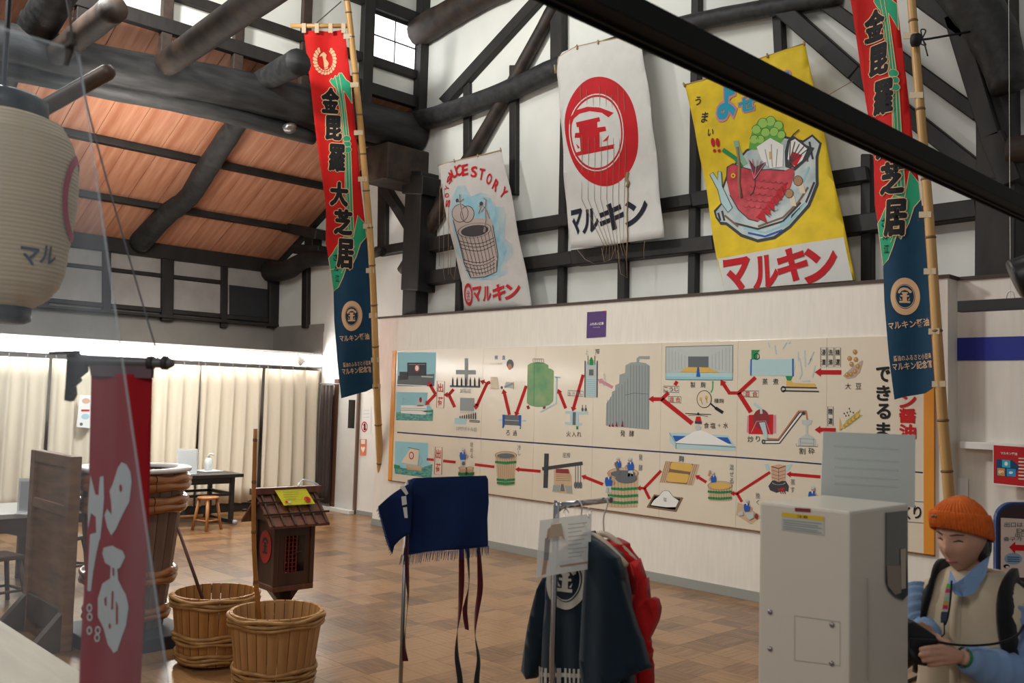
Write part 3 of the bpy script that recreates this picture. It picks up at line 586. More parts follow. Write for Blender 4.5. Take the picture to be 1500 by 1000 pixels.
# lower row: handicraft scenes -----------------------------------------------------------
def tub(K, x0, x1, y0, y1, tap, hoops, mouth=True, fill=I_dgrey):
    cx = (x0+x1)/2; s = K(0, 0, 1, 0); k = s[1][0]-s[0][0]
    pp.poly(K(x0, y0, x1, y0, x1-tap, y1, cx, y1+8, x0+tap, y1), I_wood, 2); c = K(cx, y0)[0]; rx = (x1-x0)/2*k
    pp.ell(c[0], c[1], rx, rx*.36, I_wood, 3); pp.ring(c[0], c[1], rx, rx*.36, .8, I_woodd, 4)
    if mouth: pp.ell(c[0], c[1]+1, rx*.82, rx*.24, fill, 4)
    for i in range(1, 9): t = i/9; pp.line(K(x0+(x1-x0)*t, y0+12, x0+tap+(x1-x0-2*tap)*t, y1), .4, I_woodd, 3)
    for h in hoops:
        t = (h-y0)/(y1-y0); a = x0+tap*t-4; b = x1-tap*t+4; pp.poly(K(a, h-9, cx, h+1, b, h-9, b, h+13, cx, h+25, a, h+13), I_green, 5)
        for i in range(9): u = a+(b-a)*i/9; pp.line(K(u, h+12, u+9, h-4), .6, I_black, 6)
tub(Cc, 35, 230, 165, 440, 22, (225, 385, 415)); txt('冷', Cc(255, 95), 5, 7.5, I_dgrey); txt('し', Cc(255, 145), 3.5, 7, I_dgrey); done('cooling_tub_picture')
arrow(Cc(450, 313, 240, 295), 4.2); arrow(Cc(1022, 432, 845, 362), 4.4); done('arrow')
pp.line(Cc(505, 150, 495, 465), 6.5, I_char, 3); pp.line(Cc(465, 290, 835, 238), 5, I_char, 4)
for x in (770, 793, 817): pp.line(Cc(x, 255, x, 410), .8, I_char, 3); pp.ell(*Cc(x, 438)[0], 2.2, 5, I_dgrey, 4)
pp.poly(Cc(572, 300, 712, 300, 735, 360, 735, 440, 745, 525, 555, 500, 572, 430), I_wood, 2); pp.poly(Cc(590, 290, 705, 292, 715, 335, 590, 328), I_maroon, 3); pp.poly(Cc(565, 440, 630, 440, 620, 500, 560, 492), I_grey, 3); pp.poly(Cc(675, 445, 735, 448, 740, 515, 690, 510), I_grey, 3)
for y in (345, 360, 378, 395): pp.line(Cc(590, y, 725, y+4), .6, I_woodd, 3)
pp.poly(Cc(640, 430, 660, 430, 672, 495, 630, 495), I_dgrey, 4); txt('圧搾', Cc(687, 165), 11, 7.5, I_dgrey); done('lever_press_picture')
def man(K, x, y, s, flip=1, legs=True, cap=I_pale):
    f = flip
    if legs: pp.poly(K(x-18*s, y+75*s, x+22*s, y+75*s, x+26*s, y+140*s, x+8*s, y+142*s, x, y+100*s, x-8*s, y+145*s, x-28*s, y+142*s), I_lgrey, 6)
    pp.poly(K(x-28*s, y+8*s, x+20*s, y, x+34*s, y+40*s, x+28*s, y+82*s, x-24*s, y+86*s, x-34*s, y+45*s), I_blue, 7); pp.poly(K(x-6*s, y+4*s, x+8*s, y+2*s, x+3*s, y+30*s), I_white, 8)
    k = (K(1, 0)[0][0]-K(0, 0)[0][0])*s
    pp.ell(*K(x+8*f*s, y-18*s)[0], 17*k, 20*k, I_skin, 8); pp.ell(*K(x+4*f*s, y-28*s)[0], 17*k, 13*k, cap, 9)
    pp.line(K(x+24*f*s, y+20*s, x+52*f*s, y+50*s, x+40*f*s, y+70*s), 10*k, I_skin, 8)
tub(Cc, 1065, 1345, 330, 640, 8, (465, 530, 590)); pp.ell(*Cc(1235, 375)[0], 16, 7.5, I_dgrey, 6); man(Cc, 1165, 215, .75, -1, False); man(Cc, 1275, 225, .95, -1, True); man(Cc, 1075, 360, 1.05, 1, True, I_skin); pp.line(Cc(1140, 230, 1175, 340), 4, I_dgrey, 9)
txt('発', Cc(1366, 185), 5.5, 9, I_dgrey); txt('酵', Cc(1366, 280), 5.5, 9, I_dgrey); done('fermenting_tub_picture')
arrow(E_(275, 280, 100, 462, 45, 462), 4.2); arrow(E_(100, 462, 155, 575), 4.2, head=False); arrow(E_(748, 400, 655, 342), 4.2); arrow(E_(1415, 295, 1070, 518, 1025, 518), 4); arrow(E_(1070, 518, 1120, 605), 4, head=False); done('arrow')
pp.poly(E_(322, 178, 678, 215, 608, 435, 258, 402), I_wood, 1); pp.poly(E_(375, 190, 612, 210, 545, 420, 330, 400), I_brown, 2); pp.poly(E_(382, 200, 395, 193, 590, 208, 605, 222, 592, 285, 578, 292, 378, 262, 368, 250), I_yel, 3); pp.poly(E_(352, 305, 365, 295, 562, 318, 572, 330, 550, 400, 535, 408, 345, 395, 335, 380), I_yel, 3)
for x in (270, 290, 310): pp.line(E_(x+55, 185, x, 400), .6, I_woodd, 2)
for x in (565, 585): pp.line(E_(x+65, 215, x, 428), .6, I_woodd, 2)
txt('麹', E_(487, 155), 7.5, 9, I_dgrey, .01); done('koji_tray_picture')
pp.poly(E_(200, 528, 508, 562, 435, 712, 122, 665), I_brown, 1); pp.poly(E_(205, 545, 475, 575, 420, 690, 155, 650), I_grey, 1); pp.poly(E_(168, 640, 200, 590, 250, 550, 290, 495, 325, 485, 360, 495, 400, 550, 462, 592, 430, 660, 330, 662), I_white, 3); pp.line(E_(250, 550, 290, 495, 325, 485, 360, 495, 400, 550, 462, 592), .6, I_dgrey, 4); txt('塩', E_(317, 580), 5, 6, I_dgrey); done('salt_tray_picture')
tub(E_, 765, 1020, 435, 590, 10, (495, 560), True, I_yel); man(E_, 825, 325, .9, -1, False); pp.line(E_(790, 275, 775, 335), 2.4, I_skin, 8); txt('混', E_(1013, 245), 6.5, 8, I_dgrey); txt('ぜ', E_(1015, 315), 6, 7.5, I_dgrey); txt('る', E_(1013, 385), 6, 7.5, I_dgrey); done('mixing_tub_picture')
pp.poly(E_(1075, 610, 1150, 640, 1330, 760, 1215, 842, 1060, 740), I_wood, 1); man(E_, 1175, 620, 1.0, 1, False); pp.poly(E_(1080, 720, 1130, 700, 1140, 745, 1085, 750), I_lgrey, 8); pp.poly(E_(1170, 720, 1245, 715, 1250, 770, 1205, 795, 1175, 770), I_lgrey, 9); pp.ell(*E_(1275, 755)[0], 2.4, 4, I_maroon, 9); txt('挽', E_(1287, 540), 6.5, 8.5, I_dgrey); txt('く', E_(1287, 610), 4.5, 7, I_dgrey); done('grinding_picture')
H = cr(1100, 620, 5.884)
pp.poly(H(175, 370, 240, 350, 300, 365, 295, 485, 240, 505, 180, 480), ink('crate', (.58, .36, .24)), 2); pp.line(H(175, 370, 240, 388, 300, 365), 1, I_black, 3); pp.line(H(240, 388, 240, 505), .6, I_woodd, 3)
for y in (410, 442, 470): pp.line(H(178, y-8, 240, y+10, 298, y-8), .6, I_woodd, 3)
pp.poly(H(150, 540, 185, 490, 300, 495, 328, 540, 322, 590, 285, 575, 220, 598, 165, 575), I_char, 1); pp.ring(*H(242, 510)[0], 9, 3, 2, I_grey, 4, a0=0, a1=180); pp.poly(H(232, 560, 290, 555, 298, 590, 240, 582), I_red, 4); pp.poly(H(118, 345, 150, 350, 165, 400, 130, 400), I_pale, 1); pp.poly(H(305, 360, 360, 350, 330, 400, 300, 420), I_pale, 1)
for y in range(3): pp.line(H(250+18*y, 565, 262+18*y, 605), 1, I_char, 5)
txt('蒸', H(362, 505), 6.5, 8.5, I_dgrey); txt('す', H(360, 570), 6, 8, I_dgrey); done('steaming_picture')
arrow(H(600, 460, 330, 437), 4.6); done('arrow'); man(H, 530, 580, 1.0, 1, False); done('worker_picture')
K2 = cr(560, 490, 4.35)
tub(K2, 488, 540, 850, 925, 3, (882,), False); tub(K2, 535, 583, 850, 925, 3, (882,), False); man(K2, 515, 745, .62, 1, True, I_pale); pp.ell(*K2(520, 820)[0], 2.2, 3, I_dgrey, 10)
for i, ch in enumerate('詰める'): txt(ch, K2(570, 700+36*i), 4, 6.5, I_dgrey)
done('filling_picture')

# ================================================================ cloth kites and banner poles
def fold(a, k, ph=0, b=0., kb=1.): return lambda u, v: a*math.sin(k*u+ph+.25*math.sin(v*1.7)) + b*math.sin(kb*v+u*2.3)
def grid(u0, u1, v0, v1, du, dv): return [(0, [u0+du*i for i in range(1, int((u1-u0)/du)+1)]), (1, [v0+dv*i for i in range(1, int((v1-v0)/dv)+1)])]
def clothmat(name, col, rough=.75, var=.04, trans=.12): 
    m = mat(name, col, rough, var=var, scale=5, bump=.22, detail=6, spec=.2); b = m.node_tree.nodes['Principled BSDF']; b.inputs['Sheen Weight'].default_value = .1; return m
K_white = clothmat('kite_white', (.63, .63, .60)); K_grey = clothmat('kite_offwhite', (.55, .53, .50)); K_yel = clothmat('kite_yellow', (.72, .52, .02), .55, .12); K_red = clothmat('kite_red', (.50, .008, .015), .55, .08); K_ink = clothmat('kite_ink', (.010, .013, .028), .6, .2)
def cloth(name, P, outline, m, parent, hem=None):
    P.poly(outline, m, 0); return P.build(name, parent, True)
def cloth_thick(o):
    md = o.modifiers.new('thickness', 'SOLIDIFY'); md.thickness = .003; md.offset = -1
def emblem(P, m, f, L, w=1.):
    """the roofed character of the crest, in unit coordinates mapped by f"""
    def q(*a): return [f(a[i], a[i+1]) for i in range(0, len(a), 2)]
    P.poly(q(-.78, -.30, -.74, -.52, -.50, -.74, -.12, -.84, .30, -.80, .78, -.52, .80, -.40, .60, -.30, .34, -.52, 0, -.60, -.36, -.50, -.56, -.26), m, L)
    P.poly(q(-.34, -.40, .34, -.40, .34, -.26, .24, -.24, .24, -.10, .50, -.12, .50, .02, .24, .04, .26, .44, .62, .44, .62, .62, -.62, .62, -.62, .44, -.26, .44, -.24, .04, -.50, .02, -.50, -.12, -.24, -.10, -.24, -.24, -.34, -.26), m, L)
    P.poly(q(.34, .36, .60, .10, .52, .36), m, L); P.poly(q(-.34, .36, -.60, .10, -.52, .36), m, L)
def crest(P, cx, cy, rx, ry, ring_m, field_m, char_m, L, rot=0, inner=.68):
    c, d = math.cos(R(rot)), math.sin(R(rot))
    P.ell(cx, cy, rx, ry, ring_m, L, rot, 44); P.ell(cx, cy, rx*inner, ry*inner, field_m, L+1, rot, 40); P.ring(cx, cy, rx*inner*.93, ry*inner*.93, rx*.035, ring_m, L+2, rot, 40)
    def f(x, y): X, Y = x*rx*inner*.86, y*ry*inner*.86; return (cx+X*c-Y*d, cy+X*d+Y*c)
    emblem(P, char_m, f, L+3)

def kite(name, label, Y, outline, m, disp, edge_m=None):
    t = thing(name, at(*outline[0], Y=Y), label, 'banner', 'cloth banners hung on the timbered wall')
    P = Print(at(*outline[0], Y=Y), (1, 0, 0), (0, 0, 1), disp, None, .0017)
    uv = [P.uv(*p) for p in outline]; u0, u1 = min(a[0] for a in uv), max(a[0] for a in uv); v0, v1 = min(a[1] for a in uv), max(a[1] for a in uv)
    P.cuts = grid(u0, u1, v0, v1, .09, .11); cl_ = cloth('cloth', P, outline, m, t); cloth_thick(cl_); P.owner, P.cloth = t, cl_; return t, P
M_string = mat('hemp_string', (.30, .20, .11), .9); M_rod = mat('bamboo_rod', (.42, .27, .12), .6)
def strand(P, pts, t, r=.004, name='string', m=None, off=.012): return wpart(name, tube(nb(), [P.p3(x, y, off) for x, y in pts], r, 5), m or M_string, t, True)
# 1: barrel kite
a = cr(630, 210, 4)
t, P = kite('kite_banner', 'grey-white cloth banner painted with a wooden barrel and red SAUCE STORY lettering', 8.52, a(45, 130, 150, 105, 280, 72, 420, 40, 470, 250, 530, 580, 597, 957, 195, 983, 190, 820, 110, 480), K_grey, fold(.014, 5, 0, .010, 7))
I_paint = mat('ink_painted_sky', (.52, .51, .48), .8, scale=4, col2=(.22, .47, .58), detail=6); I_sky2 = mat('ink_painted_sky_deep', (.20, .45, .56), .8, scale=6, col2=(.36, .54, .60), detail=6)
P.poly(a(160, 250, 205, 245, 235, 310, 290, 285, 350, 300, 385, 370, 430, 370, 450, 420, 445, 560, 485, 590, 490, 650, 455, 700, 460, 760, 380, 800, 230, 800, 205, 740, 160, 640, 140, 500, 120, 400, 135, 320), I_paint, 1)
P.poly(a(165, 290, 215, 300, 260, 350, 300, 310, 350, 320, 375, 390, 400, 440, 425, 560, 455, 630, 420, 700, 410, 770, 250, 795, 215, 730, 180, 640, 155, 520, 135, 420), I_sky2, 2); P.build('painted_sky', t, True)
I_bar = ink('barrel', (.47, .39, .35)); I_bline = ink('barrel_line', (.06, .055, .06))
P.ell(*a(182, 410)[0], 11, 13, I_bar, 3.2); P.ell(*a(222, 415)[0], 9, 12, I_bar, 3.5); P.ring(*a(182, 410)[0], 11, 13, .8, I_bline, 4); P.ring(*a(222, 415)[0], 9, 12, .8, I_bline, 4)
for q in ((178, 300, 182, 350, 205, 450), (160, 345, 185, 340, 200, 325), (310, 320, 325, 330, 322, 370, 300, 400), (285, 410, 300, 360, 325, 380, 330, 450, 318, 520), (300, 350, 285, 370), (330, 390, 350, 440)): P.line(a(*q), 2.6, I_bar, 5.3); P.line(a(*q), .8, I_bline, 6.3)
P.ell(*a(297, 352)[0], 2.6, 3.2, I_bline, 6); P.ell(*a(165, 335)[0], 2.2, 2.8, I_bline, 6)
P.poly(a(145, 450, 250, 440, 355, 440, 372, 480, 388, 570, 400, 650, 392, 752, 320, 782, 240, 788, 200, 700, 160, 520), I_bar, 3); P.ell(*a(265, 512)[0], 20, 8.2, I_bline, 5, -8); P.ring(*a(265, 510)[0], 24, 10.5, .9, I_bline, 5, -8)
for i in range(10):
    f = i/9; P.line(a(165+200*f, 530-22*f+28*math.sin(math.pi*f), 205+188*f, 690-20*f+25*math.sin(math.pi*f)), .7, I_bline, 5); P.line(a(210+180*f, 700-15*f+22*math.sin(math.pi*f), 240+152*f, 782-28*f), .7, I_bline, 5)
for y0 in (570, 590, 612, 680, 698, 720, 742):
    dx = (y0-570)*.22; P.line([a(172+dx+(208-dx*.95)*k/8, y0-18*k/8+26*math.sin(math.pi*k/8))[0] for k in range(9)], .8, I_bline, 6)
P.line(a(145, 450, 160, 520, 200, 700, 240, 788, 320, 782, 392, 752, 400, 650, 388, 570, 372, 480), 1, I_bline, 6); P.build('barrel_drawing', t, True)
for ch, x, y, ro in (('S', 112, 352, 80), ('O', 104, 305, 80), ('Y', 104, 262, 72), ('S', 116, 214, 62), ('A', 128, 190, 45), ('U', 148, 172, 25), ('C', 174, 160, 12), ('E', 208, 156, 2), ('S', 258, 166, -8), ('T', 302, 180, -16), ('O', 346, 208, -26), ('R', 386, 246, -38), ('Y', 434, 290, -52)):
    P.text(ch, *a(x, y)[0], (4 if x < 112 else 6.5) if x < 140 else 8, 9 if x < 120 else 15, K_red, 7, .025, ro); P.build('letter', t, True)
P.ring(*a(226, 885)[0], 5, 14, 1.8, K_red, 7); P.text('金', *a(226, 888)[0], 5.5, 15, K_red, 7, .0); P.build('crest', t, True)
for ch, x, y, w_, h_ in (('マ', 276, 882, 12, 20), ('ル', 338, 880, 12, 20), ('キ', 412, 874, 18, 23), ('ン', 490, 866, 19, 21)): P.text(ch, *a(x, y)[0], w_, h_, K_red, 7, .035, 3); P.build('letter', t, True)
strand(P, a(45, 130, 150, 105, 280, 72, 420, 40), t, .008, 'top_rod', M_rod, .0)
for q in (a(150, 95, 152, 112), a(280, 65, 281, 80), a(418, 28, 421, 48)): strand(P, q, t, .01, 'tie', M_rod)
for q in ((60, 250, 58, 500, 62, 720), (88, 260, 84, 540, 90, 760, 98, 800), (118, 380, 112, 620, 118, 770), (128, 600, 130, 760, 150, 800, 158, 720)): strand(P, a(*q), t, .0035)
# 2: red ring kite
a = cr(800, 40, 2.942)
t, P = kite('kite_banner', 'white cloth banner with a big red ring crest and black katakana', 8.50, a(48, 190, 55, 140, 75, 110, 130, 85, 200, 65, 300, 45, 395, 20, 415, 95, 440, 250, 475, 520, 512, 905, 320, 930, 110, 953, 92, 800, 82, 650, 70, 420), K_white, fold(.018, 4, 1, .010, 8))
P.poly([a(240+158*math.cos(q)*(1 if math.cos(q) > 0 else .98), 448+236*math.sin(q)+18*math.cos(q))[0] for q in [i*math.pi/28 for i in range(56)]], K_red, 1)
P.ell(*a(218, 452)[0], 115/2.942, 168/2.942, K_white, 2, 2, 48); P.ring(*a(218, 452)[0], 107/2.942, 158/2.942, 2.2, K_red, 3, 2, 48)
P.poly(a(108, 420, 112, 388, 138, 358, 180, 343, 230, 345, 290, 368, 268, 388, 240, 368, 190, 362, 150, 374, 126, 396, 117, 420), K_red, 3)
P.poly(a(135, 412, 230, 387, 234, 405, 222, 409, 222, 432, 255, 427, 258, 446, 230, 452, 228, 515, 290, 502, 285, 521, 127, 557, 130, 540, 150, 534, 148, 477, 126, 477, 130, 457, 147, 455, 145, 431, 138, 433), K_red, 3)
P.poly(a(240, 492, 270, 462, 262, 487), K_red, 3); P.poly(a(130, 500, 147, 518, 139, 524), K_red, 3); P.build('crest', t, True)
for ch, x, y, w_, h_ in (('マ', 133, 838, 14, 34), ('ル', 190, 832, 20, 32), ('キ', 279, 815, 33, 37), ('ン', 390, 795, 32, 34)): P.text(ch, *a(x, y)[0], w_, h_, K_ink, 4, .04, 4); P.build('letter', t, True)
strand(P, a(48, 190, 60, 130, 130, 85, 220, 60, 300, 45, 395, 20), t, .007, 'top_rod', M_rod, 0)
for q in (a(138, 78, 140, 98), a(223, 55, 224, 72), a(44, 165, 46, 200)): strand(P, q, t, .012, 'tie', M_rod)
for x in range(8): xx = 150+26*x; strand(P, a(xx, 250+20*(x % 3), xx+8, 520+14*(x % 4), xx+6, 740, 250+12*x, 940, 240+16*x, 985+10*(x % 3)), t, .003)
strand(P, a(352, 640, 355, 720, 348, 800, 352, 900, 350, 1010), t, .008); strand(P, a(352, 625, 348, 655, 358, 670, 352, 690), t, .022, 'rope_knot')
for q in ((140, 960, 170, 1000, 210, 1020), (240, 950, 250, 1010, 280, 1000, 300, 950), (310, 960, 320, 1060, 350, 1080, 350, 960), (430, 920, 428, 960, 430, 1000)): strand(P, a(*q), t, .003)
# 3: yellow fish kite
a = cr(1000, 60, 2.704)
t, P = kite('kite_banner', 'yellow cloth banner painted with a red sea bream in a bowl', 8.52, a(10, 175, 90, 152, 300, 72, 485, 10, 527, 200, 600, 560, 683, 946, 162, 989, 130, 850, 95, 600, 50, 350), K_yel, fold(.014, 4.4, 2, .008, 7))
P.poly(a(137, 862, 635, 776, 672, 946, 162, 988), K_white, 1); P.build('white_band', t, True)
for ch, x, y, w_, h_ in (('マ', 212, 925, 36, 44), ('ル', 330, 915, 34, 44), ('キ', 438, 886, 40, 44), ('ン', 548, 886, 42, 46)): P.text(ch, *a(x, y)[0], w_, h_, K_red, 4, .045, 3); P.build('letter', t, True)
B_white = mat('ink_bowl', (.62, .66, .64), .7, scale=5, col2=(.34, .44, .46), detail=5)
P.poly(a(130, 700, 122, 672, 150, 640, 148, 590, 175, 520, 250, 430, 330, 395, 400, 375, 480, 395, 515, 370, 552, 405, 540, 460, 540, 570, 505, 655, 430, 742, 370, 785, 300, 798, 230, 775, 170, 728, 150, 728), I_char, 2)
P.poly(a(136, 695, 132, 676, 155, 645, 155, 595, 182, 524, 255, 438, 330, 404, 400, 385, 482, 404, 515, 380, 543, 408, 530, 460, 530, 565, 496, 648, 425, 732, 365, 774, 300, 786, 236, 764, 175, 718, 150, 715), B_white, 3)
for q, m in (((240, 740, 330, 760, 420, 725, 490, 640), I_sky), ((260, 760, 330, 775, 400, 750), I_blue), ((200, 720, 300, 745, 400, 715, 470, 640), I_char), ((300, 735, 400, 700, 460, 640, 500, 580), I_brown), ((430, 700, 490, 640, 525, 560), I_char), ((390, 730, 440, 690), I_sky), ((165, 690, 220, 735), I_brown), ((490, 420, 500, 480), I_brown), ((505, 400, 520, 470), I_char), ((140, 680, 150, 712), I_char), ((155, 672, 165, 712), I_char), ((480, 560, 505, 500), I_sky)): P.line(a(*q), 3.0, m, 4)
P.build('bowl_drawing', t, True)
P.poly(a(262, 430, 275, 350, 300, 312, 350, 302, 395, 325, 410, 380, 385, 415, 340, 395, 305, 430), ink('lettuce_dark', (.12, .38, .06)), 5); P.poly(a(295, 420, 350, 385, 405, 415, 402, 500, 350, 505, 315, 470), I_white, 6)
for x, y, r in ((285, 390, 9), (292, 350, 9), (318, 325, 10), (350, 318, 10), (382, 335, 9), (395, 372, 8), (330, 362, 9), (365, 360, 9), (310, 390, 8)): P.ell(*a(x, y)[0], r*.72, r*.72, ink('lettuce', (.32, .58, .12)), 6+x*.002); P.ring(*a(x, y)[0], r*.72, r*.72, .8, ink('lettuce_edge', (.05, .14, .03)), 7, a0=180, a1=360)
for q in ((330, 430, 345, 500), (355, 410, 360, 500), (380, 430, 375, 500)): P.line(a(*q), 1.2, I_grey, 7)
P.line(a(350, 440, 352, 470), 3, I_yel, 7); P.build('cabbage_drawing', t, True)
P.line(a(160, 430, 210, 465, 235, 500), 6, I_green, 5); P.line(a(210, 395, 222, 440, 250, 490), 7, ink('leek', (.25, .45, .30)), 5); P.poly(a(108, 530, 120, 520, 138, 550, 140, 515, 152, 518, 155, 575, 195, 660, 178, 678, 150, 640, 138, 590), I_pale, 5); P.line(a(108, 530, 120, 520, 138, 550, 140, 515, 152, 518, 155, 575, 195, 660, 178, 678, 150, 640, 138, 590), .9, I_char, 6, True); P.build('leek_drawing', t, True)
F_red = mat('ink_fish', (.36, .008, .018), .55, scale=9, col2=(.58, .04, .06), detail=5)
P.poly(a(172, 550, 176, 500, 200, 486, 235, 500, 280, 512, 350, 510, 410, 515, 445, 500, 448, 530, 430, 580, 390, 630, 340, 680, 300, 715, 262, 705, 220, 668, 185, 610), F_red, 6); P.line(a(172, 550, 176, 500, 200, 486, 235, 500, 280, 512, 350, 510, 410, 515), 1.4, I_char, 7); P.line(a(185, 610, 220, 668, 262, 705, 300, 715), 1.4, I_char, 7)
P.poly(a(412, 500, 410, 440, 420, 395, 440, 375, 470, 395, 495, 415, 525, 425, 500, 470, 450, 515), I_char, 6); P.poly(a(422, 470, 430, 400, 450, 390, 500, 430, 480, 475, 450, 500), I_white, 7); P.poly(a(425, 480, 440, 440, 480, 455, 455, 500), K_red, 8)
for i in range(5): P.line(a(430, 490, 432+18*i, 392+9*i), 1.2, I_char, 9)
P.line(a(420, 400, 445, 370, 465, 352), 1.6, I_char, 7)
for i in range(6): P.poly(a(290+20*i, 700-24*i, 318+20*i, 670-22*i, 340+14*i, 722-22*i-8*(i % 2)), K_red, 7); P.line(a(300+20*i, 700-24*i, 335+14*i, 720-22*i), 1, I_char, 8)
P.poly(a(265, 470, 290, 500, 335, 480, 285, 555), I_char, 8)
for i in range(5): P.line(a(285, 545, 262+18*i, 465+4*i), 1, K_red if i % 2 else I_pink, 9)
P.ring(*a(255, 560)[0], 12, 20, 1.2, I_char, 8, a0=-60, a1=70)
for r in range(5):
    for c in range(6): P.ring(*a(290+24*c-10*r, 545+26*r+3*c)[0], 4.2, 3.6, .7, I_maroon, 8, a0=10, a1=170, n=8)
P.ell(*a(200, 533)[0], 3.4, 3.6, ink('eye', (.75, .45, .02)), 9); P.ell(*a(200, 533)[0], 1.3, 1.5, I_maroon, 10); P.build('sea_bream_drawing', t, True)
for x, y, s in ((425, 605, 1), (462, 555, 1.1)): P.ell(*a(x, y)[0], 6*s, 6.5*s, ink('mushroom', (.40, .22, .12)), 6); P.ring(*a(x, y)[0], 6*s, 6.5*s, .7, I_char, 7); P.poly(a(x, y+8, x+20, y+8, x+28, y+50, x+5, y+48), I_cream, 5)
P.build('mushroom_drawing', t, True)
for ch, x, y, w_, h_ in (('う', 62, 237, 8, 12), ('ま', 88, 302, 9, 15), ('い', 112, 362, 8, 10)): P.text(ch, *a(x, y)[0], w_, h_, K_ink, 5, .01, -6)
for x in (122, 140): P.ell(*a(x, 402)[0], 2.8, 6.5, K_red, 5, -8); P.ell(*a(x+6, 435)[0], 2.2, 2.4, K_red, 5)
P.text('よ', *a(170, 235)[0], 24, 48, I_pink, 4, .11); P.text('よ', *a(170, 235)[0], 24, 48, ink('kite_blue', (.02, .33, .48)), 5, .05); P.text('せ', *a(254, 248)[0], 24, 20, I_pink, 4, .11); P.text('せ', *a(254, 248)[0], 24, 20, MATS['ink_kite_blue'], 5, .05); P.ell(*a(420, 130)[0], 6, 5, I_pink, 4); P.ell(*a(465, 168)[0], 6, 5, I_pink, 4); P.ell(*a(420, 130)[0], 3, 2.6, MATS['ink_kite_blue'], 5); P.build('lettering', t, True)
strand(P, a(10, 175, 90, 152, 300, 72, 485, 10), t, .008, 'top_rod', M_rod, 0); strand(P, a(218, 420, 226, 500, 222, 560, 232, 620), t, .016, 'rope_knot')
for q in (a(338, 52, 340, 68), a(484, 2, 486, 18), a(8, 168, 14, 184)): strand(P, q, t, .012, 'tie', M_rod)
strand(P, [(1195, 160), (1215, 143), (1254, 120)], t, .004, off=.06)

# ================================================================ TALL NOBORI BANNERS
N_red = clothmat('nobori_red', (.50, .008, .006), .7, .08); N_green = clothmat('nobori_green', (.020, .30, .155), .7, .06); N_navy = clothmat('nobori_navy', (.004, .040, .085), .7, .08); N_cream = clothmat('nobori_cream', (.66, .42, .24), .8, .03); N_black = clothmat('nobori_black', (.008, .009, .010), .7, .05)
M_bamboo = mat('bamboo', (.38, .20, .055), .42, scale=3, stretch=(1, 1, .2), col2=(.55, .33, .12)); M_node = mat('bamboo_node', (.16, .08, .025), .6); M_tab = mat('cloth_tab', (.50, .40, .27), .9)
def bamboo(parent, pts, r0, r1, step, name='bamboo_pole', m=None):
    a, b = Vector(pts[0]), Vector(pts[-1]); pts = smoothpts(pts, 6); L = (b-a).length; n = len(pts)
    pole_ = wpart(name, tube(nb(), pts, [r0+(r1-r0)*i/(n-1) for i in range(n)], 10), m or M_bamboo, parent, True)
    k = 1
    while k*step < L:
        f = k*step/L; i = f*(n-1); q = pts[int(i)].lerp(pts[min(int(i)+1, n-1)], i-int(i)); d = (b-a).normalized(); r = r0+(r1-r0)*f
        wpart('bamboo_node', tube(nb(), [q-d*.012, q-d*.003, q+d*.003, q+d*.012], [r*1.0, r*1.14, r*1.14, r*1.0], 10, False), M_node, pole_, True); k += 1
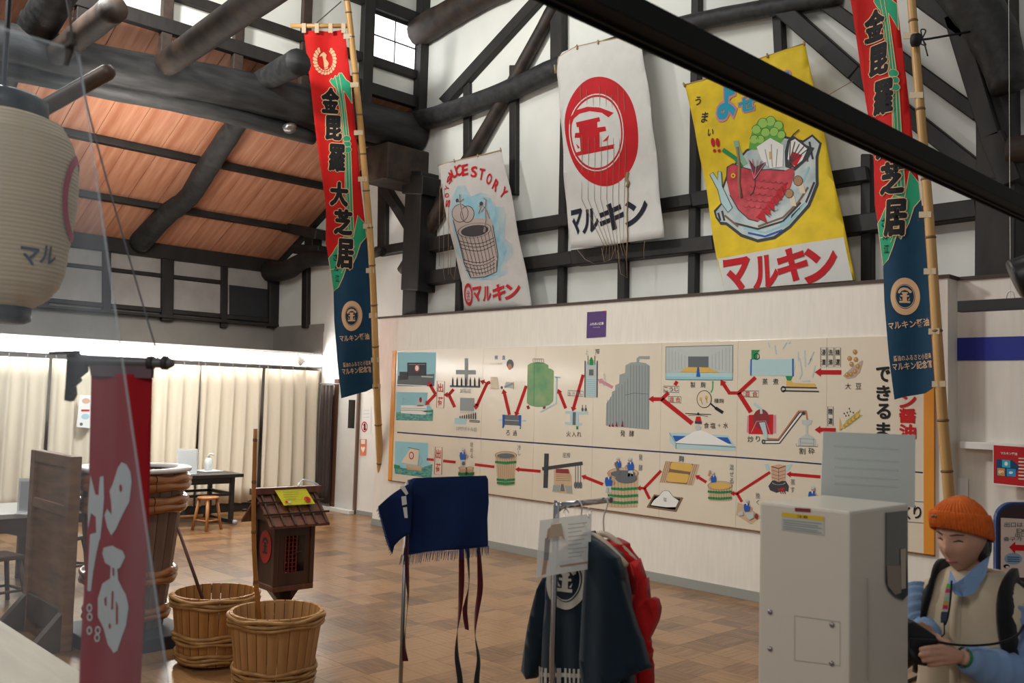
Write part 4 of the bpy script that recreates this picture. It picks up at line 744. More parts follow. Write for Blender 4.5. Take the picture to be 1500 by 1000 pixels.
def nobori(label, Y, T, pole, tabs, disp, top=True, lean=None):
    """T maps the drawing (in the pixel frame of one banner) to this banner; lean = (foot, top) of a leaning pole"""
    if lean:
        F0, T0_ = lean; U0 = Vector((.694, .72, 0)).normalized(); N0 = U0.cross(T0_-F0).normalized(); N0 = N0 if N0.dot(CAM-F0) > 0 else -N0; V0 = N0.cross(U0); O0 = F0
    else: U0, V0, O0, N0 = Vector((1, 0, 0)), Vector((0, 0, 1)), at(*pole[-1], Y=Y), Vector((0, -1, 0))
    def pl(x, y, off=0.): d = ray(x, y); return CAM+d*((O0+N0*off-CAM).dot(N0)/d.dot(N0))
    foot = pl(*pole[-1]); t = thing('nobori_banner', (foot.x, foot.y, 0), label, 'banner', 'tall festival banners on bamboo poles')
    P = Print(pl(*T(500, 300)), U0, V0, disp, None, .0014)
    Q = lambda *q: [T(q[i], q[i+1]) for i in range(0, len(q), 2)]
    out = Q(445, 46, 465, 45, 484, 46, 501, 44, 507, 56, 515, 124, 523, 212, 528, 273, 539, 370, 543, 430, 546, 500, 550, 566, 536, 574, 512, 579, 500, 583, 494, 530, 489, 470, 488, 426, 481, 378, 477, 357, 477, 304, 471.5, 258, 464, 205, 456, 130)
    uv = [P.uv(*p) for p in out]; u0, u1 = min(a[0] for a in uv), max(a[0] for a in uv); v0, v1 = min(a[1] for a in uv), max(a[1] for a in uv)
    P.cuts = grid(u0, u1, v0, v1, .05, .30)
    cl_ = cloth('cloth', P, out, N_red, t); cloth_thick(cl_); P.owner, P.cloth = t, cl_
    P.poly(Q(536, 347.6, 528, 357, 522, 376, 512.5, 396, 508, 391, 503, 405, 496, 420, 488, 427.5, 489, 470, 494, 530, 500, 583, 512, 579, 536, 574, 550, 566, 546, 500, 543, 430, 539, 370), N_navy, 1); P.build('navy_field', t, True)
    def outlined(q, L=1): P.poly(Q(*q), N_green, L); P.line(Q(*q), 1.0*T.k, N_cream, L+1, True)
    outlined((482, 118, 485, 114, 488, 116, 491, 110, 494, 112, 497, 107, 500, 107, 501, 107, 508, 117, 515, 122, 516, 152, 511, 143, 504, 133, 508, 165, 512, 200, 514, 216, 515, 240, 517, 300, 519, 340, 518, 347, 505, 345, 506, 300, 506, 240, 503, 216, 503, 200, 498, 160, 492, 130, 486, 124), 2)
    outlined((505, 345, 512, 347, 518, 347, 524, 315, 534.5, 328, 536, 347.6, 528, 357, 522, 376, 512.5, 396, 508, 391, 503, 405, 496, 420, 488, 427.5, 481, 378, 486, 372, 492.5, 361), 2)
    for q in ((491, 112, 500, 150, 505, 200), (497, 108, 504, 150, 508.5, 200), (507, 218, 509, 300, 511, 343), (511, 218, 513, 300, 515, 343), (484, 395, 500, 392, 512, 380), (500, 400, 520, 360)): P.line(Q(*q), .8*T.k, N_cream, 4)
    for yy in (203, 211, 219): P.ell(*T(508.5+(yy-203)*.08, yy), 5.6*T.k, 4.6*T.k, N_green, 5); P.ring(*T(508.5+(yy-203)*.08, yy), 5.6*T.k, 4.6*T.k, .8*T.k, N_cream, 6)
    P.build('green_ribbon', t, True)
    for ch, x, y, w_, h_ in (('金', 484, 147, 25, 38), ('毘', 489, 187, 24, 36), ('羅', 494, 231, 24, 41), ('大', 497, 284, 27, 36), ('芝', 503, 325, 27, 38), ('居', 506, 371, 24, 44)):
        X, Y_ = T(x, y); P.bold(ch, X, Y_, w_*.93*T.kx, h_*.92*T.k, N_cream, 7, 3.0*T.k, -2); P.bold(ch, X, Y_, w_*.93*T.kx, h_*.92*T.k, N_black, 8, 1.85*T.k, -2); P.build('brush_character', t, True)
    for ch, x, y in (('さ', 491, 377), ('ん', 492.5, 392), ('江', 494, 408)): P.text(ch, *T(x, y), 6*T.kx, 10*T.k, N_black, 7, .02)
    P.build('small_lettering', t, True)
    cx, cy = T(476, 88); k = T.k
    P.ring(cx, cy, 13.5*T.kx, 17.5*k, 5*k, N_cream, 2, 0, 30, -60, 240)
    for i in range(19): an = R(-55+290*i/18); P.line([(cx+10*T.kx*math.cos(an), cy+13*k*math.sin(an)), (cx+16*T.kx*math.cos(an+.12), cy+21*k*math.sin(an+.12))], .7*k, N_red, 3); P.ell(cx+15.5*T.kx*math.cos(an), cy+20*k*math.sin(an), 1.6*k, 2.2*k, N_cream, 2, math.degrees(an))
    P.poly([(cx+dx*T.kx, cy+dy*k) for dx, dy in ((-1, 14), (4, 12), (5, 4), (1, -2), (2, -8), (-2, -12), (-6, -9), (-8, -5), (-4, -6), (-3, -3), (-2, 4))], N_cream, 4)
    for r in (5, 8, 11): P.ring(cx, cy+6*k, r*T.kx, r*k, .7*k, N_red, 5, 0, 14, 20, 160)
    P.build('crane_crest', t, True)
    ex, ey = T(515.5, 462); crest(P, ex, ey, 15*T.kx, 22*k, N_cream, N_navy, N_cream, 3, 0, .66); P.build('crest', t, True)
    P.text('マルキン醤油', *T(519, 494), 43*T.kx, 9*k, N_cream, 4, .018, 5); P.text('醤油のふるさと小豆島', *T(523, 532.5), 40*T.kx, 6.5*k, N_cream, 4, .01, 5); P.text('マルキン記念館', *T(522.5, 542), 42*T.kx, 9*k, N_cream, 4, .018, 5); P.build('lettering', t, True)
    # pole, bar and loops
    r = 5.2*T.pr*dep(foot)/FPX; PP = [pl(x, y, .03) for x, y in pole]; PP = PP[::-1]; bamboo(t, PP, r*1.12, r*.78, .45)
    for x, y, w_ in tabs:
        p = [pl(x+dx, y+dy, .03+r*.9) for dx, dy in ((-w_, -3.3*k), (w_, -3.6*k), (w_, 3.4*k), (-w_, 3.8*k))]; wpart('loop', prism(nb(), p, -N0*.012), M_tab, t)
    if top:
        wpart('cross_bar', tube(nb(), [pl(426, 38, .02), pl(513, 38, .02)], .032, 8), M_bamboo, t, True)
        for x in (445, 464, 484, 503): p = [pl(x+dx, y, .06) for dx, y in ((-3, 34), (3, 34), (3, 48), (-3, 48))]; wpart('loop', prism(nb(), p, -N0*.02), M_tab, t)
        wpart('cord', tube(nb(), [pl(460, 37, .02), pl(500, 2, .02)], .008, 5), mat('cord', (.06, .06, .06), .8), t)
    return t, P, r
class Tm:
    def __init__(s, co, k, kx, pr): s.co, s.k, s.kx, s.pr = co, k, kx, pr
    def __call__(s, x, y): c = s.co; return (c[0]*x+c[1]*y+c[2], c[3]*x+c[4]*y+c[5])
nobori('tall red, green and navy banner beside the curtained doorway', 8.02, Tm((1, 0, 0, 0, 1, 0), 1, 1, .9), [(506, -12), (512, 30), (531, 215), (545.5, 400), (553, 600), (562, 764)],
       [(509, 53, 6), (519, 124, 6), (525, 194, 6.5), (531, 262, 6.5), (538, 331, 6), (542, 396, 6), (546.5, 462, 6), (549.5, 527, 6), (551.5, 566, 6)], fold(.03, 13, .4), lean=(at(562, 764, Z=0)+Vector((.1, -.14, 0)), at(506, -12, X=XB+.95)))
import numpy as np
_L = [(515.5, 462), (506, 371), (484, 147), (500, 583), (550, 566), (489, 187), (494, 231), (539, 370)]; _Rr = [(1326.4, 428), (1316, 325), (1279, 31), (1312, 584), (1367, 570), (1288, 90), (1296, 149), (1352, 316)]
_A = np.array([(x, y, 1) for x, y in _L]); _cx = np.linalg.lstsq(_A, np.array([p[0] for p in _Rr]), rcond=None)[0]; _cyv = np.linalg.lstsq(_A, np.array([p[1] for p in _Rr]), rcond=None)[0]
t, P, r = nobori('tall red, green and navy banner at the right end of the picture panel', 7.72, Tm((*_cx, *_cyv), 1.24, 1.30, 1.5), [(1330, -60), (1335, 0), (1352, 208), (1364, 360), (1380, 600), (1390, 725), (1398, 830), (1404, 895)],
       [(1333, 52, 10), (1342, 139, 10), (1355, 314, 9), (1362, 397, 9), (1368, 485, 8), (1375, 562, 10)], fold(.03, 14, 1.2), top=False)
M_cord = mat('black_cord', (.008, .008, .009), .7)
wpart('cord', tube(nb(), [at(1342, 59, Y=7.62), at(1360, 57, Y=7.75), at(1400, 50, Y=8.2), at(1424, 46, Y=8.35)], .010, 6), M_cord, t, True)
wpart('cord', tube(nb(), [at(1337, 59, Y=7.61), at(1346, 58, Y=7.61)], .055, 10), M_cord, t, True)
wpart('cord', tube(nb(), smoothpts([at(x, y, Y=7.6) for x, y in ((1350, 58), (1356, 45), (1349, 44), (1352, 58), (1356, 66), (1349, 64), (1352, 58), (1359, 82))], 5), .006, 6), M_cord, t, True)

# ================================================================ small notices on the walls
def sheet(name, label, cat, corners, kw, fill, thick=.004, group=None):
    """flat paper or board whose corners are picked on a wall plane"""
    ax = list(kw)[0]; P3 = [at(x, y, **kw) for x, y in corners]; U, V = ((1, 0, 0), (0, 0, 1)) if ax == 'Y' else ((0, 1, 0), (0, 0, 1))
    c = sum(P3, Vector())/4; t = thing(name, c, label, cat, group)
    P = Print(c, U, V, None, None, .0009); wpart('board', prism(nb(), P3, -P.N*thick), fill, t); return t, P
t, P = sheet('wall_sign', 'small purple sign with white lettering above the picture panel', 'sign', [(860, 457), (888, 455), (887, 493), (859, 495)], {'Y': YP-.006}, mat('purple_sign', (.075, .025, .16), .5))
P.text('ふれあい広場', 874, 474, 20, 4.2, I_white, 1, .02); P.text('fureai hiroba', 874, 479, 10, 1.4, I_white, 1, .0); P.poly([(884, 455), (888, 455), (888, 459)], I_red, 1); P.build('lettering', t)
t, P = sheet('notice_sheet', 'white notice with a red no-entry figure beside the doorway', 'notice', [(531, 597), (544, 596), (543, 635), (529, 635)], {'Y': YW-.026}, mat('paper', (.78, .78, .76), .8), .003)
P.ring(534, 625, 4, 7, 1.1, I_red, 2); P.poly([(533, 620), (535.5, 620), (536, 630), (532.5, 630)], I_black, 1); P.line([(531, 620), (537.5, 630)], .9, I_red, 3)
for y in (601, 606, 611): P.line([(532.5, y), (541, y-.3)], .7, I_lgrey, 1)
P.build('print', t)
t, P = sheet('notice_sheet', 'small orange notice with a heart mark beside the doorway', 'notice', [(527, 643), (537, 643), (536, 667), (527, 667)], {'Y': YW-.026}, mat('orange_paper', (.75, .22, .10), .7), .003)
P.poly([(529, 644), (535, 644), (535, 650), (529, 650)], I_white, 1); P.poly([(531.7, 663), (528.6, 656), (530, 653.5), (531.8, 655.5), (533.8, 653.5), (535, 656)], I_white, 1); P.build('print', t)
t, P = sheet('poster', 'red poster with blue and orange goal squares on the right wall', 'poster', [(1455, 651), (1530, 656), (1530, 716), (1455, 708)], {'Y': YP+.09}, mat('poster_red', (.50, .008, .012), .4), .006)
P.line([(1455, 651), (1530, 656), (1530, 716), (1455, 708)], 1.8, I_white, 1, True); P.poly([(1460, 672), (1484, 674), (1494, 684), (1484, 698), (1459, 697)], ink('poster_navy', (.01, .06, .16)), 1); P.poly([(1468, 673), (1480, 674), (1480, 685), (1468, 684)], ink('cyan', (.05, .42, .55)), 2); P.poly([(1461, 685), (1472, 686), (1472, 697), (1461, 696)], ink('amber', (.62, .28, .05)), 2); P.poly([(1475, 686), (1488, 687), (1488, 698), (1475, 697)], ink('azure', (.03, .30, .60)), 2)
P.text('マルキン醤油', 1478, 664, 24, 4, I_white, 3, .02)
for i in range(7): P.line([(1492, 671+5*i), (1526, 673+5*i)], 2, I_white if i % 2 else I_cream, 2)
P.ell(1474, 679, 2.5, 3, I_white, 3); P.text('∞', 1466.5, 691, 7, 4, I_white, 3, .02); P.ell(1481, 692, 3, 2, I_white, 3); P.build('print', t)
t, P = sheet('notice_sheet', 'plain pale sheet on the right wall behind the knit-hatted person', 'notice', [(1396, 700), (1418, 700), (1418, 760), (1396, 760)], {'Y': YP+.2}, MATS['paper'], .003)

# ================================================================ CURTAIN SIDE
M_curt = mat('beige_curtain', (.66, .59, .47), .8, var=.04, scale=8, stretch=(1, 1, .1), bump=.03)
M_blackm = mat('black_metal', (.010, .010, .011), .4); M_rail = mat('curtain_rail', (.25, .25, .26), .4, metal=.6)
def curtain(name, label, x0, y0, y1, z0, z1, pitch, amp, m, axis='Y', seed=0, hem=0.):
    rnd = random.Random(seed); t = thing(name, (x0, (y0+y1)/2, z0) if axis == 'Y' else ((y0+y1)/2, x0, z0), label, 'curtain', 'pleated beige curtains on the left wall' if axis == 'Y' else None)
    b = nb(); n = max(8, int((y1-y0)/pitch*12)); nz = 9; G = []
    for i in range(n+1):
        y = y0+(y1-y0)*i/n; row = []
        for k in range(nz):
            f = k/(nz-1); a = amp*(1-.35*f); ph = 2*math.pi*(y-y0)/pitch + .5*math.sin(y*3+seed)+.35*math.sin(f*3+y*2)
            w = math.sin(ph); w = math.copysign(abs(w)**.75, w); d = a*w; zz = z0+(z1-z0)*f + (0 if k else hem*(y-y0)+.008*math.sin(9*y))
            row.append(b.verts.new((x0+d, y+.015*math.cos(ph), zz) if axis == 'Y' else (y+.015*math.cos(ph), x0+d, zz)))
        G.append(row)
    for i in range(n):
        for k in range(nz-1): b.faces.new((G[i][k], G[i+1][k], G[i+1][k+1], G[i][k+1]))
    o = wpart('cloth', b, m, t, True); md = o.modifiers.new('thickness', 'SOLIDIFY'); md.thickness = .006
    if axis == 'Y':
        for i in range(int((y1-y0)/pitch)+1):
            y = y0+pitch*(i+.25); wpart('hook', tube(nb(), [(x0+amp*.6, y, z1-.01), (x0+amp*.3, y, z1+.05)], .006, 5), M_rail, t)
    return t
cs = [(0.9, 2.6), (2.605, 4.385), (4.39, 6.61), (6.615, 7.71), (7.715, 8.82)]
cl_names = ['beige pleated curtain at the far left edge of the view', 'beige pleated curtain behind the clear stand and low table', 'beige pleated curtain behind the big brewing vat', 'beige pleated curtain behind the tall bamboo pole in the tub', 'beige pleated curtain next to the doorway corner']
for i, ((a, b_), lb) in enumerate(zip(cs, cl_names)): curtain('pleated_curtain', lb, XC, a, b_, .14, 2.34, .235, .055, M_curt, seed=i, hem=.012 if i > 2 else 0)
tag(obj('curtain_rail', tube(nb(), [(XC, .8, 2.40), (XC, 8.82, 2.40)], .014, 8), M_rail, None, True), 'grey curtain rail along the top of the beige curtains', 'rail')
M_tubeglow = mat('lit_tube', (1, .98, .94), .4, emit=34)
lt = thing('light_trough', (XC-.12, 4.8, 2.42), 'bright white strip light running above the beige curtains', 'light')
wpart('housing', box(nb(), XC-.30, XC-.24, .6, 8.80, 2.42, 2.66), M_whitewall, lt); wpart('housing_floor', box(nb(), XC-.24, XC-.05, .6, 8.80, 2.415, 2.43), M_whitewall, lt)
wpart('housing_lid', box(nb(), XC-.30, XC+.01, .6, 8.80, 2.605, 2.63), M_whitewall, lt)
for i in range(7): y = .7+1.16*i; wpart('diffuser', bbox(XC-.20, XC-.02, y, y+1.13, 2.44, 2.585, .01), M_tubeglow, lt)
tag(obj('skirting_heater', bbox(XC-.34, XC-.08, 1, 8.78, 0, .15, .01), mat('black_skirting', (.012, .013, .014), .5)), 'long black low box on the floor under the beige curtains', 'heater')
t, P = sheet('notice_sheet', 'pale notice with a red arrow pinned on the curtain', 'notice', [(117, 578), (134, 579), (132, 627), (112, 625)], {'X': XC+.075}, MATS['paper'], .003)
P.ell(126, 587, 6, 4, ink('peach', (.65, .40, .30)), 1); P.line([(119, 601), (131, 601)], 3, I_red, 1); P.ell(125, 610, 6, 4, ink('pale_cyan', (.40, .58, .66)), 1); P.ell(119, 621, 2.4, 2.4, I_dgrey, 1); P.build('print', t)
p = at(438, 526, X=XC+.18); t = thing('spotlight', p, 'small white spotlight at the end of the strip light', 'lamp')
wpart('lamp_head', tube(nb(), [p+Vector((0, -.06, .05)), p+Vector((.02, .06, -.07))], [.05, .065], 14), M_whitewall, t, True); wpart('arm', tube(nb(), [p, p+Vector((-.05, .22, .02)), p+Vector((-.12, .3, .02))], .012, 6), M_whitewall, t)
# doorway
d1 = tag(obj('door_1', bbox(-13.30, -12.74, YW-.055, YW-.02, .06, 2.12, .004), mat('door_grey', (.60, .60, .57), .5, var=.03)), kind='structure')
wpart('door_frame', bbox(-12.745, -12.70, YW-.07, YW-.02, 0, 2.2, .004), mat('door_frame', (.16, .10, .07), .5), d1); wpart('door_frame', bbox(-13.42, -13.30, YW-.07, YW-.02, 0, 2.2, .004), mat('brown_jamb', (.12, .05, .025), .5), d1)
wpart('window_slot', bbox(-12.985, -12.80, YW-.062, YW-.05, 1.39, 1.86, .003), mat('dark_glass', (.006, .006, .007), .1), d1); wpart('threshold', bbox(-13.75, -12.70, YW-.16, YW-.02, 0, .06, .004), mat('pale_sill', (.66, .66, .63), .5), d1)
M_brownc = mat('dark_brown_curtain', (.045, .030, .027), .85, var=.1)
curtain('door_curtain', 'dark brown curtain drawn aside at the doorway', YW-.14, -13.72, -13.32, .12, 2.10, .11, .035, M_brownc, 'X', 3)
tag(obj('curtain_rod', tube(nb(), [(-13.8, YW-.13, 2.12), (-12.9, YW-.13, 2.12)], .012, 8), M_rail, None, True), 'thin rod holding the dark brown doorway curtain', 'rod')

# far black table with bottle, tray and stand ------------------------------------------------
T0 = Vector((-13.0, 5.95, 0)); t = thing('side_table', T0, 'black wooden side table standing by the curtain', 'table')
M_blk = mat('black_wood', (.014, .013, .014), .35, var=.2, scale=4)
def lp(name, x0, x1, y0, y1, z0, z1, par, m, r=.006): return part(name, bbox(x0, x1, y0, y1, z0, z1, r), m, par)
lp('table_top', -.45, .42, -.75, .78, .69, .74, t, M_blk)
for sx in (-.36, .34):
    for sy in (-.62, .64): lp('leg', sx-.03, sx+.03, sy-.03, sy+.03, .07, .69, t, M_blk)
for sy in (-.62, .64): lp('foot_bar', -.46, .46, sy-.035, sy+.035, .02, .08, t, M_blk); lp('stretcher', -.36, .34, sy-.02, sy+.02, .42, .47, t, M_blk)
for sx in (-.36, .34): lp('apron_rail', sx-.015, sx+.015, -.62, .64, .60, .69, t, M_blk); lp('stretcher', sx-.015, sx+.015, -.62, .64, .42, .46, t, M_blk)
for sy in (-.62, .64): part('foot_cap', tube(nb(), [(.46, sy, .05), (.50, sy, .05)], .035, 10), mat('grey_cap', (.35, .36, .37), .4), t, True)
q = at(305, 690, Z=.745); t = thing('pump_bottle', q, 'clear pump bottle of hand sanitiser on the black table', 'bottle')
M_clearp = mat('clear_plastic', (.80, .84, .85), .15, alpha=.75)
part('bottle', lathe(nb(), [(.0, .02), (.055, .02), (.055, .17), (.04, .19), (.02, .20), (.0, .20)], 18), M_clearp, t, True); part('pump', tube(nb(), [(0, 0, .20), (0, 0, .245), (0, 0, .25)], [.022, .012, .012], 10), MATS['paper'], t, True); part('nozzle', tube(nb(), [(0, 0, .255), (.03, .03, .26), (.05, .05, .24)], .012, 8), MATS['paper'], t, True)
q2 = q+Vector((.0, .0, 0)); tag(obj('tray', bbox(q.x-.16, q.x+.16, q.y-.13, q.y+.16, .742, .76, .006), mat('tray_grey', (.55, .57, .58), .5)), 'shallow grey tray under the pump bottle', 'tray')
def acrylic_stand(label, base, w, h, rz, M=None):
    t = thing('display_stand', base, label, 'stand', rz=rz); part('panel', bbox(-w/2, w/2, -.004, .004, .01, h, .002), M_acr, t); part('foot', bbox(-w/2, w/2, -.05, .05, 0, .008, .002), M_acr, t)
    part('sheet', bbox(-w/2+.02, w/2-.02, -.006, -.0045, .03, h-.03, 0), mat('pale_sheet', (.58, .62, .63), .6), t); return t
M_acr = mat('acrylic', (.80, .86, .88), .12, alpha=.55)
acrylic_stand('clear display stand on the black table behind the vat', at(273, 694, Z=.745), .30, .36, R(46))
tag(obj('paper_sheet', bbox(-12.92, -12.62, 5.35, 5.62, .742, .746, 0), MATS['paper']), 'white paper lying on the black table', 'paper')
def stool(label, base, h, r, m, legs=4, rz=0, sq=False, group=None):
    t = thing('stool', base, label, 'stool', group, rz)
    if sq: part('seat', bbox(-r, r, -r*.75, r*.75, h-.04, h, .012), m, t)
    else: part('seat', lathe(nb(), [(0, h-.03), (r*.93, h-.03), (r, h-.022), (r, h-.006), (r*.96, h), (0, h)], 22), m, t, True)
    pts = []
    for i in range(legs):
        a = 2*math.pi*(i+.5)/legs; c, s = math.cos(a), math.sin(a); k = 1. if not sq else 1.1
        part('leg', tube(nb(), [(c*r*1.28*k, s*r*1.28*k, 0), (c*r*.78*k, s*r*.78*k, h-.03)], [.02, .023], 8), m, t, True); pts.append((c*r*1.12*k, s*r*1.12*k, h*.30))
    for i in range(legs): part('stretcher', tube(nb(), [pts[i], pts[(i+1) % legs]], .013, 6), m, t, True)
    return t
M_stool = mat('orange_wood', (.40, .17, .055), .45, var=.15, scale=5, stretch=(1, 1, .2)); M_dstool = mat('dark_stool_wood', (.085, .040, .022), .5, var=.25, scale=5, stretch=(1, 1, .2))
stool('round orange-brown wooden stool in front of the black table', (-12.36, 6.08, 0), .46, .15, M_stool, 4, .3)

# low table with stools at the left edge ----------------------------------------------------
TB = Vector((-9.80, 2.20, 0)); t = thing('low_table', TB, 'dark wooden table at the left edge with a clear stand on it', 'table')
M_tabled = mat('worn_brown_wood', (.075, .035, .018), .45, scale=4, stretch=(1, .3, 1), col2=(.16, .085, .045), detail=7)
lp('table_top', -.55, .38, -1.1, .95, .71, .755, t, mat('pale_table_top', (.50, .48, .44), .3))
b = nb(); prism(b, [(.33, -1.05, .71), (.33, .90, .71), (.33, .90, .46), (.33, .72, .50), (.33, .5, .57), (.33, .1, .60), (.33, -.3, .57), (.33, -.6, .50), (.33, -1.05, .46)], (-.03, 0, 0)); part('skirt_board', b, M_tabled, t)
b = nb(); prism(b, [(-.5, .9, .71), (.33, .9, .71), (.33, .9, .46), (.2, .9, .54), (-.1, .9, .58), (-.38, .9, .54), (-.5, .9, .46)], (0, -.03, 0)); part('skirt_board', b, M_tabled, t)
for sx in (-.47, .29):
    for sy in (-1.02, .86): lp('leg', sx-.035, sx+.035, sy-.035, sy+.035, 0, .71, t, M_tabled)
acrylic_stand('clear display stand on the dark low table', at(46, 753, Z=.757), .27, .33, R(46))
stool('dark wooden stool tucked by the low table end', (-10.02, 3.42, 0), .43, .17, M_dstool, 4, .5, True)
stool('dark wooden stool half out of the left edge of the view', (-9.10, 2.55, 0), .45, .17, M_dstool, 4, .2, True)
tl = thing('wood_model', at(74, 745, Z=.757), 'small stack of pale wooden pieces on the low table', 'model')
for k in range(4): part('slat', bbox(-.10+.015*k, .10+.008*k, -.02+.02*(k % 2), .03+.02*(k % 2), .05*k, .05*k+.022, .003), mat('pale_wood', (.48, .42, .36), .6), tl)
for s in (-.07, .08): part('upright', bbox(s-.012, s+.012, -.02, .02, 0, .2, .003), MATS['pale_wood'], tl)

# wooden screen board ----------------------------------------------------------------------
M_press = mat('press_wood', (.17, .078, .030), .45, scale=3.5, stretch=(.6, 1, 4), col2=(.34, .175, .075), detail=8)
M_pressd = mat('press_wood_dark', (.055, .030, .018), .5, scale=5, col2=(.12, .066, .036), detail=8)
t = thing('wooden_screen', (-7.72, 2.50, 0), 'big brown wooden panel screen standing left of the vat', 'screen')
lp('stile', -.43, -.33, -.04, .04, 0, 1.43, t, M_press); lp('stile', .40, .50, -.04, .04, 0, 1.43, t, M_press)
for z0, z1 in ((1.34, 1.43), (.98, 1.06), (.10, .30)): lp('rail', -.33, .40, -.035, .035, z0, z1, t, M_press if z0 > .5 else M_pressd)
lp('panel', -.33, .40, -.012, .012, 1.06, 1.34, t, M_press, 0); lp('panel', -.33, .40, -.012, .012, .30, .98, t, M_press, 0)
for sx in (-.38, .45):
    b = nb(); fb = .22 if sx < 0 else .05; prism(b, [(sx-.04, -.24, 0), (sx-.04, fb, 0), (sx-.04, fb, .05), (sx-.04, .04, .28), (sx-.04, -.04, .28), (sx-.04, -.24, .05)], (.08, 0, 0)); part('foot', b, M_pressd, t)

# ================================================================ VAT AND TUBS
def stave_wood(name, c1, c2, sc=5): return mat(name, c1, .42, scale=sc, stretch=(2.2, 2.2, .16), col2=c2, detail=8, bump=.08)
M_st1 = stave_wood('stave_old', (.13, .075, .055), (.24, .155, .12)); M_st2 = stave_wood('stave_cedar', (.22, .085, .020), (.44, .205, .062)); M_hoopv = mat('polished_hoop', (.26, .085, .025), .25, scale=5, col2=(.42, .17, .06), coat=.5, stretch=(1, 1, 5)); M_hoopb = mat('split_bamboo', (.26, .125, .036), .4, scale=7, col2=(.47, .26, .09), stretch=(2, 2, 6))
def stave_vessel(name, label, base, rb, rt, h, n, th, m, hoops, hoop_m, bands=3, hr=.014, cat='tub', group=None, z0=.02, rz=0):
    t = thing(name, base, label, cat, group, rz)
    da = 2*math.pi/n; g = .05*da
    b = nb(); V = []
    for z, r in ((z0, rb), (h, rt)):
        for rr in (r, r-th):
            for a in (-da/2+g, 0, da/2-g): V.append(b.verts.new((rr*math.cos(a)*(1 if a else 1.0), rr*math.sin(a), z)))
    # index: level*6 + (outer 0-2, inner 3-5)
    for a, c in ((0, 1), (1, 2)):
        b.faces.new((V[a], V[c], V[6+c], V[6+a])); b.faces.new((V[3+c], V[3+a], V[9+a], V[9+c])); b.faces.new((V[6+a], V[6+c], V[9+c], V[9+a])); b.faces.new((V[c], V[a], V[3+a], V[3+c]))
    b.faces.new((V[2], V[5], V[11], V[8])); b.faces.new((V[3], V[0], V[6], V[9])); bmesh.ops.recalc_face_normals(b, faces=b.faces[:])
    me = bpy.data.meshes.new('stave'); b.to_mesh(me); b.free(); me.materials.append(m)
    for i in range(n):
        o = bpy.data.objects.new('stave', me); C.objects.link(o); o.parent = t; o.rotation_euler = (0, 0, da*i)
    part('bottom', lathe(nb(), [(0, z0+.03), (rb-th, z0+.03), (rb-th, z0+.06), (0, z0+.06)], 28), m, t)
    for z, k in hoops:
        for j in range(bands):
            zz = z+(j-(bands-1)/2)*hr*1.7; r = rb+(rt-rb)*(zz-z0)/(h-z0)+hr*.55; ph = random.uniform(0, 6); N = 64
            pts = [((r+hr*.25*math.sin(9*a+ph))*math.cos(a), (r+hr*.25*math.sin(9*a+ph))*math.sin(a), zz+hr*.5*math.sin(5*a+ph*2+j*2.1)) for a in [2*math.pi*i/N for i in range(N+1)]]
            part('hoop', tube(nb(), pts, hr*k, 7, False), hoop_m, t, True)
    return t
# big vat: lathe body with rolled hoops
VB = Vector((-7.36, 2.99, 0)); t = thing('brewing_vat', VB, 'tall brown wooden brewing vat with thick polished hoops and a rim coloured pale for reflected light', 'vat')
n = 22; da = 2*math.pi/n; b = nb()
def vr(z): return .27+(.395-.27)*min(1, max(0, (z-.1)/1.2))**.9
zs = [.10, .4, .7, 1.0, 1.305]; V = [[b.verts.new((rr*math.cos(a), rr*math.sin(a), z)) for rr, a in ((vr(z), -da*.47), (vr(z), da*.47), (vr(z)-.04, da*.47), (vr(z)-.04, -da*.47))] for z in zs]
for i in range(len(zs)-1):
    for j in range(4): b.faces.new((V[i][j], V[i][(j+1) % 4], V[i+1][(j+1) % 4], V[i+1][j]))
b.faces.new(V[0][::-1]); b.faces.new(V[-1]); bmesh.ops.recalc_face_normals(b, faces=b.faces[:]); me = bpy.data.meshes.new('stave'); b.to_mesh(me); b.free(); me.materials.append(M_st1)
for i in range(n): o = bpy.data.objects.new('stave', me); C.objects.link(o); o.parent = t; o.rotation_euler = (0, 0, da*i)
part('rim', lathe(nb(), [(.335, 1.305), (.425, 1.305), (.432, 1.318), (.425, 1.335), (.335, 1.335), (.335, 1.305)], 44), mat('reflection_rim', (.66, .62, .60), .25), t, True)  # rim coloured pale for the light it reflects
for z, hr in ((1.225, .060), (1.06, .060), (.50, .055), (.22, .05)):
    r = vr(z)+.012; N = 60; b = nb()
    for k in range(2): tube(b, [((r)*math.cos(a)+.0*a, r*math.sin(a), z+(k-.5)*hr*.9+.006*math.sin(7*a+k*3)) for a in [2*math.pi*i/N for i in range(N+1)]], [hr*(.62+.05*math.sin(11*i*.1+k)) for i in range(N+1)], 9, False)
    part('hoop', b, M_hoopv, t, True)
part('plinth', bbox(-.36, .52, -.40, .36, 0, .10, .012), mat('vat_plinth', (.02, .022, .026), .5), t)
part('bottom', lathe(nb(), [(0, .5), (.27, .5), (.27, .54), (0, .54)], 24), M_st1, t)
B1 = at(301, 975, Z=0); B1 = Vector((B1.x-.0, B1.y+.0, 0)); B2 = Vector((-5.62, 3.28, 0))
stave_vessel('wooden_tub', 'cedar tub with bamboo hoops and a thin brown stick, beside the vat', (-6.36, 3.22, 0), .245, .302, .50, 26, .022, M_st2, [(.455, 1), (.20, 1), (.07, 1)], M_hoopb, 3, group='cedar tubs on the floor')
stave_vessel('wooden_tub', 'cedar tub with bamboo hoops holding a tall bamboo pole, nearest the viewer', (-5.58, 3.27, 0), .245, .305, .50, 26, .022, stave_wood('stave_cedar_pale', (.27, .125, .042), (.50, .27, .105)), [(.455, 1), (.12, 1), (.04, 1)], M_hoopb, 3, group='cedar tubs on the floor', rz=.13)
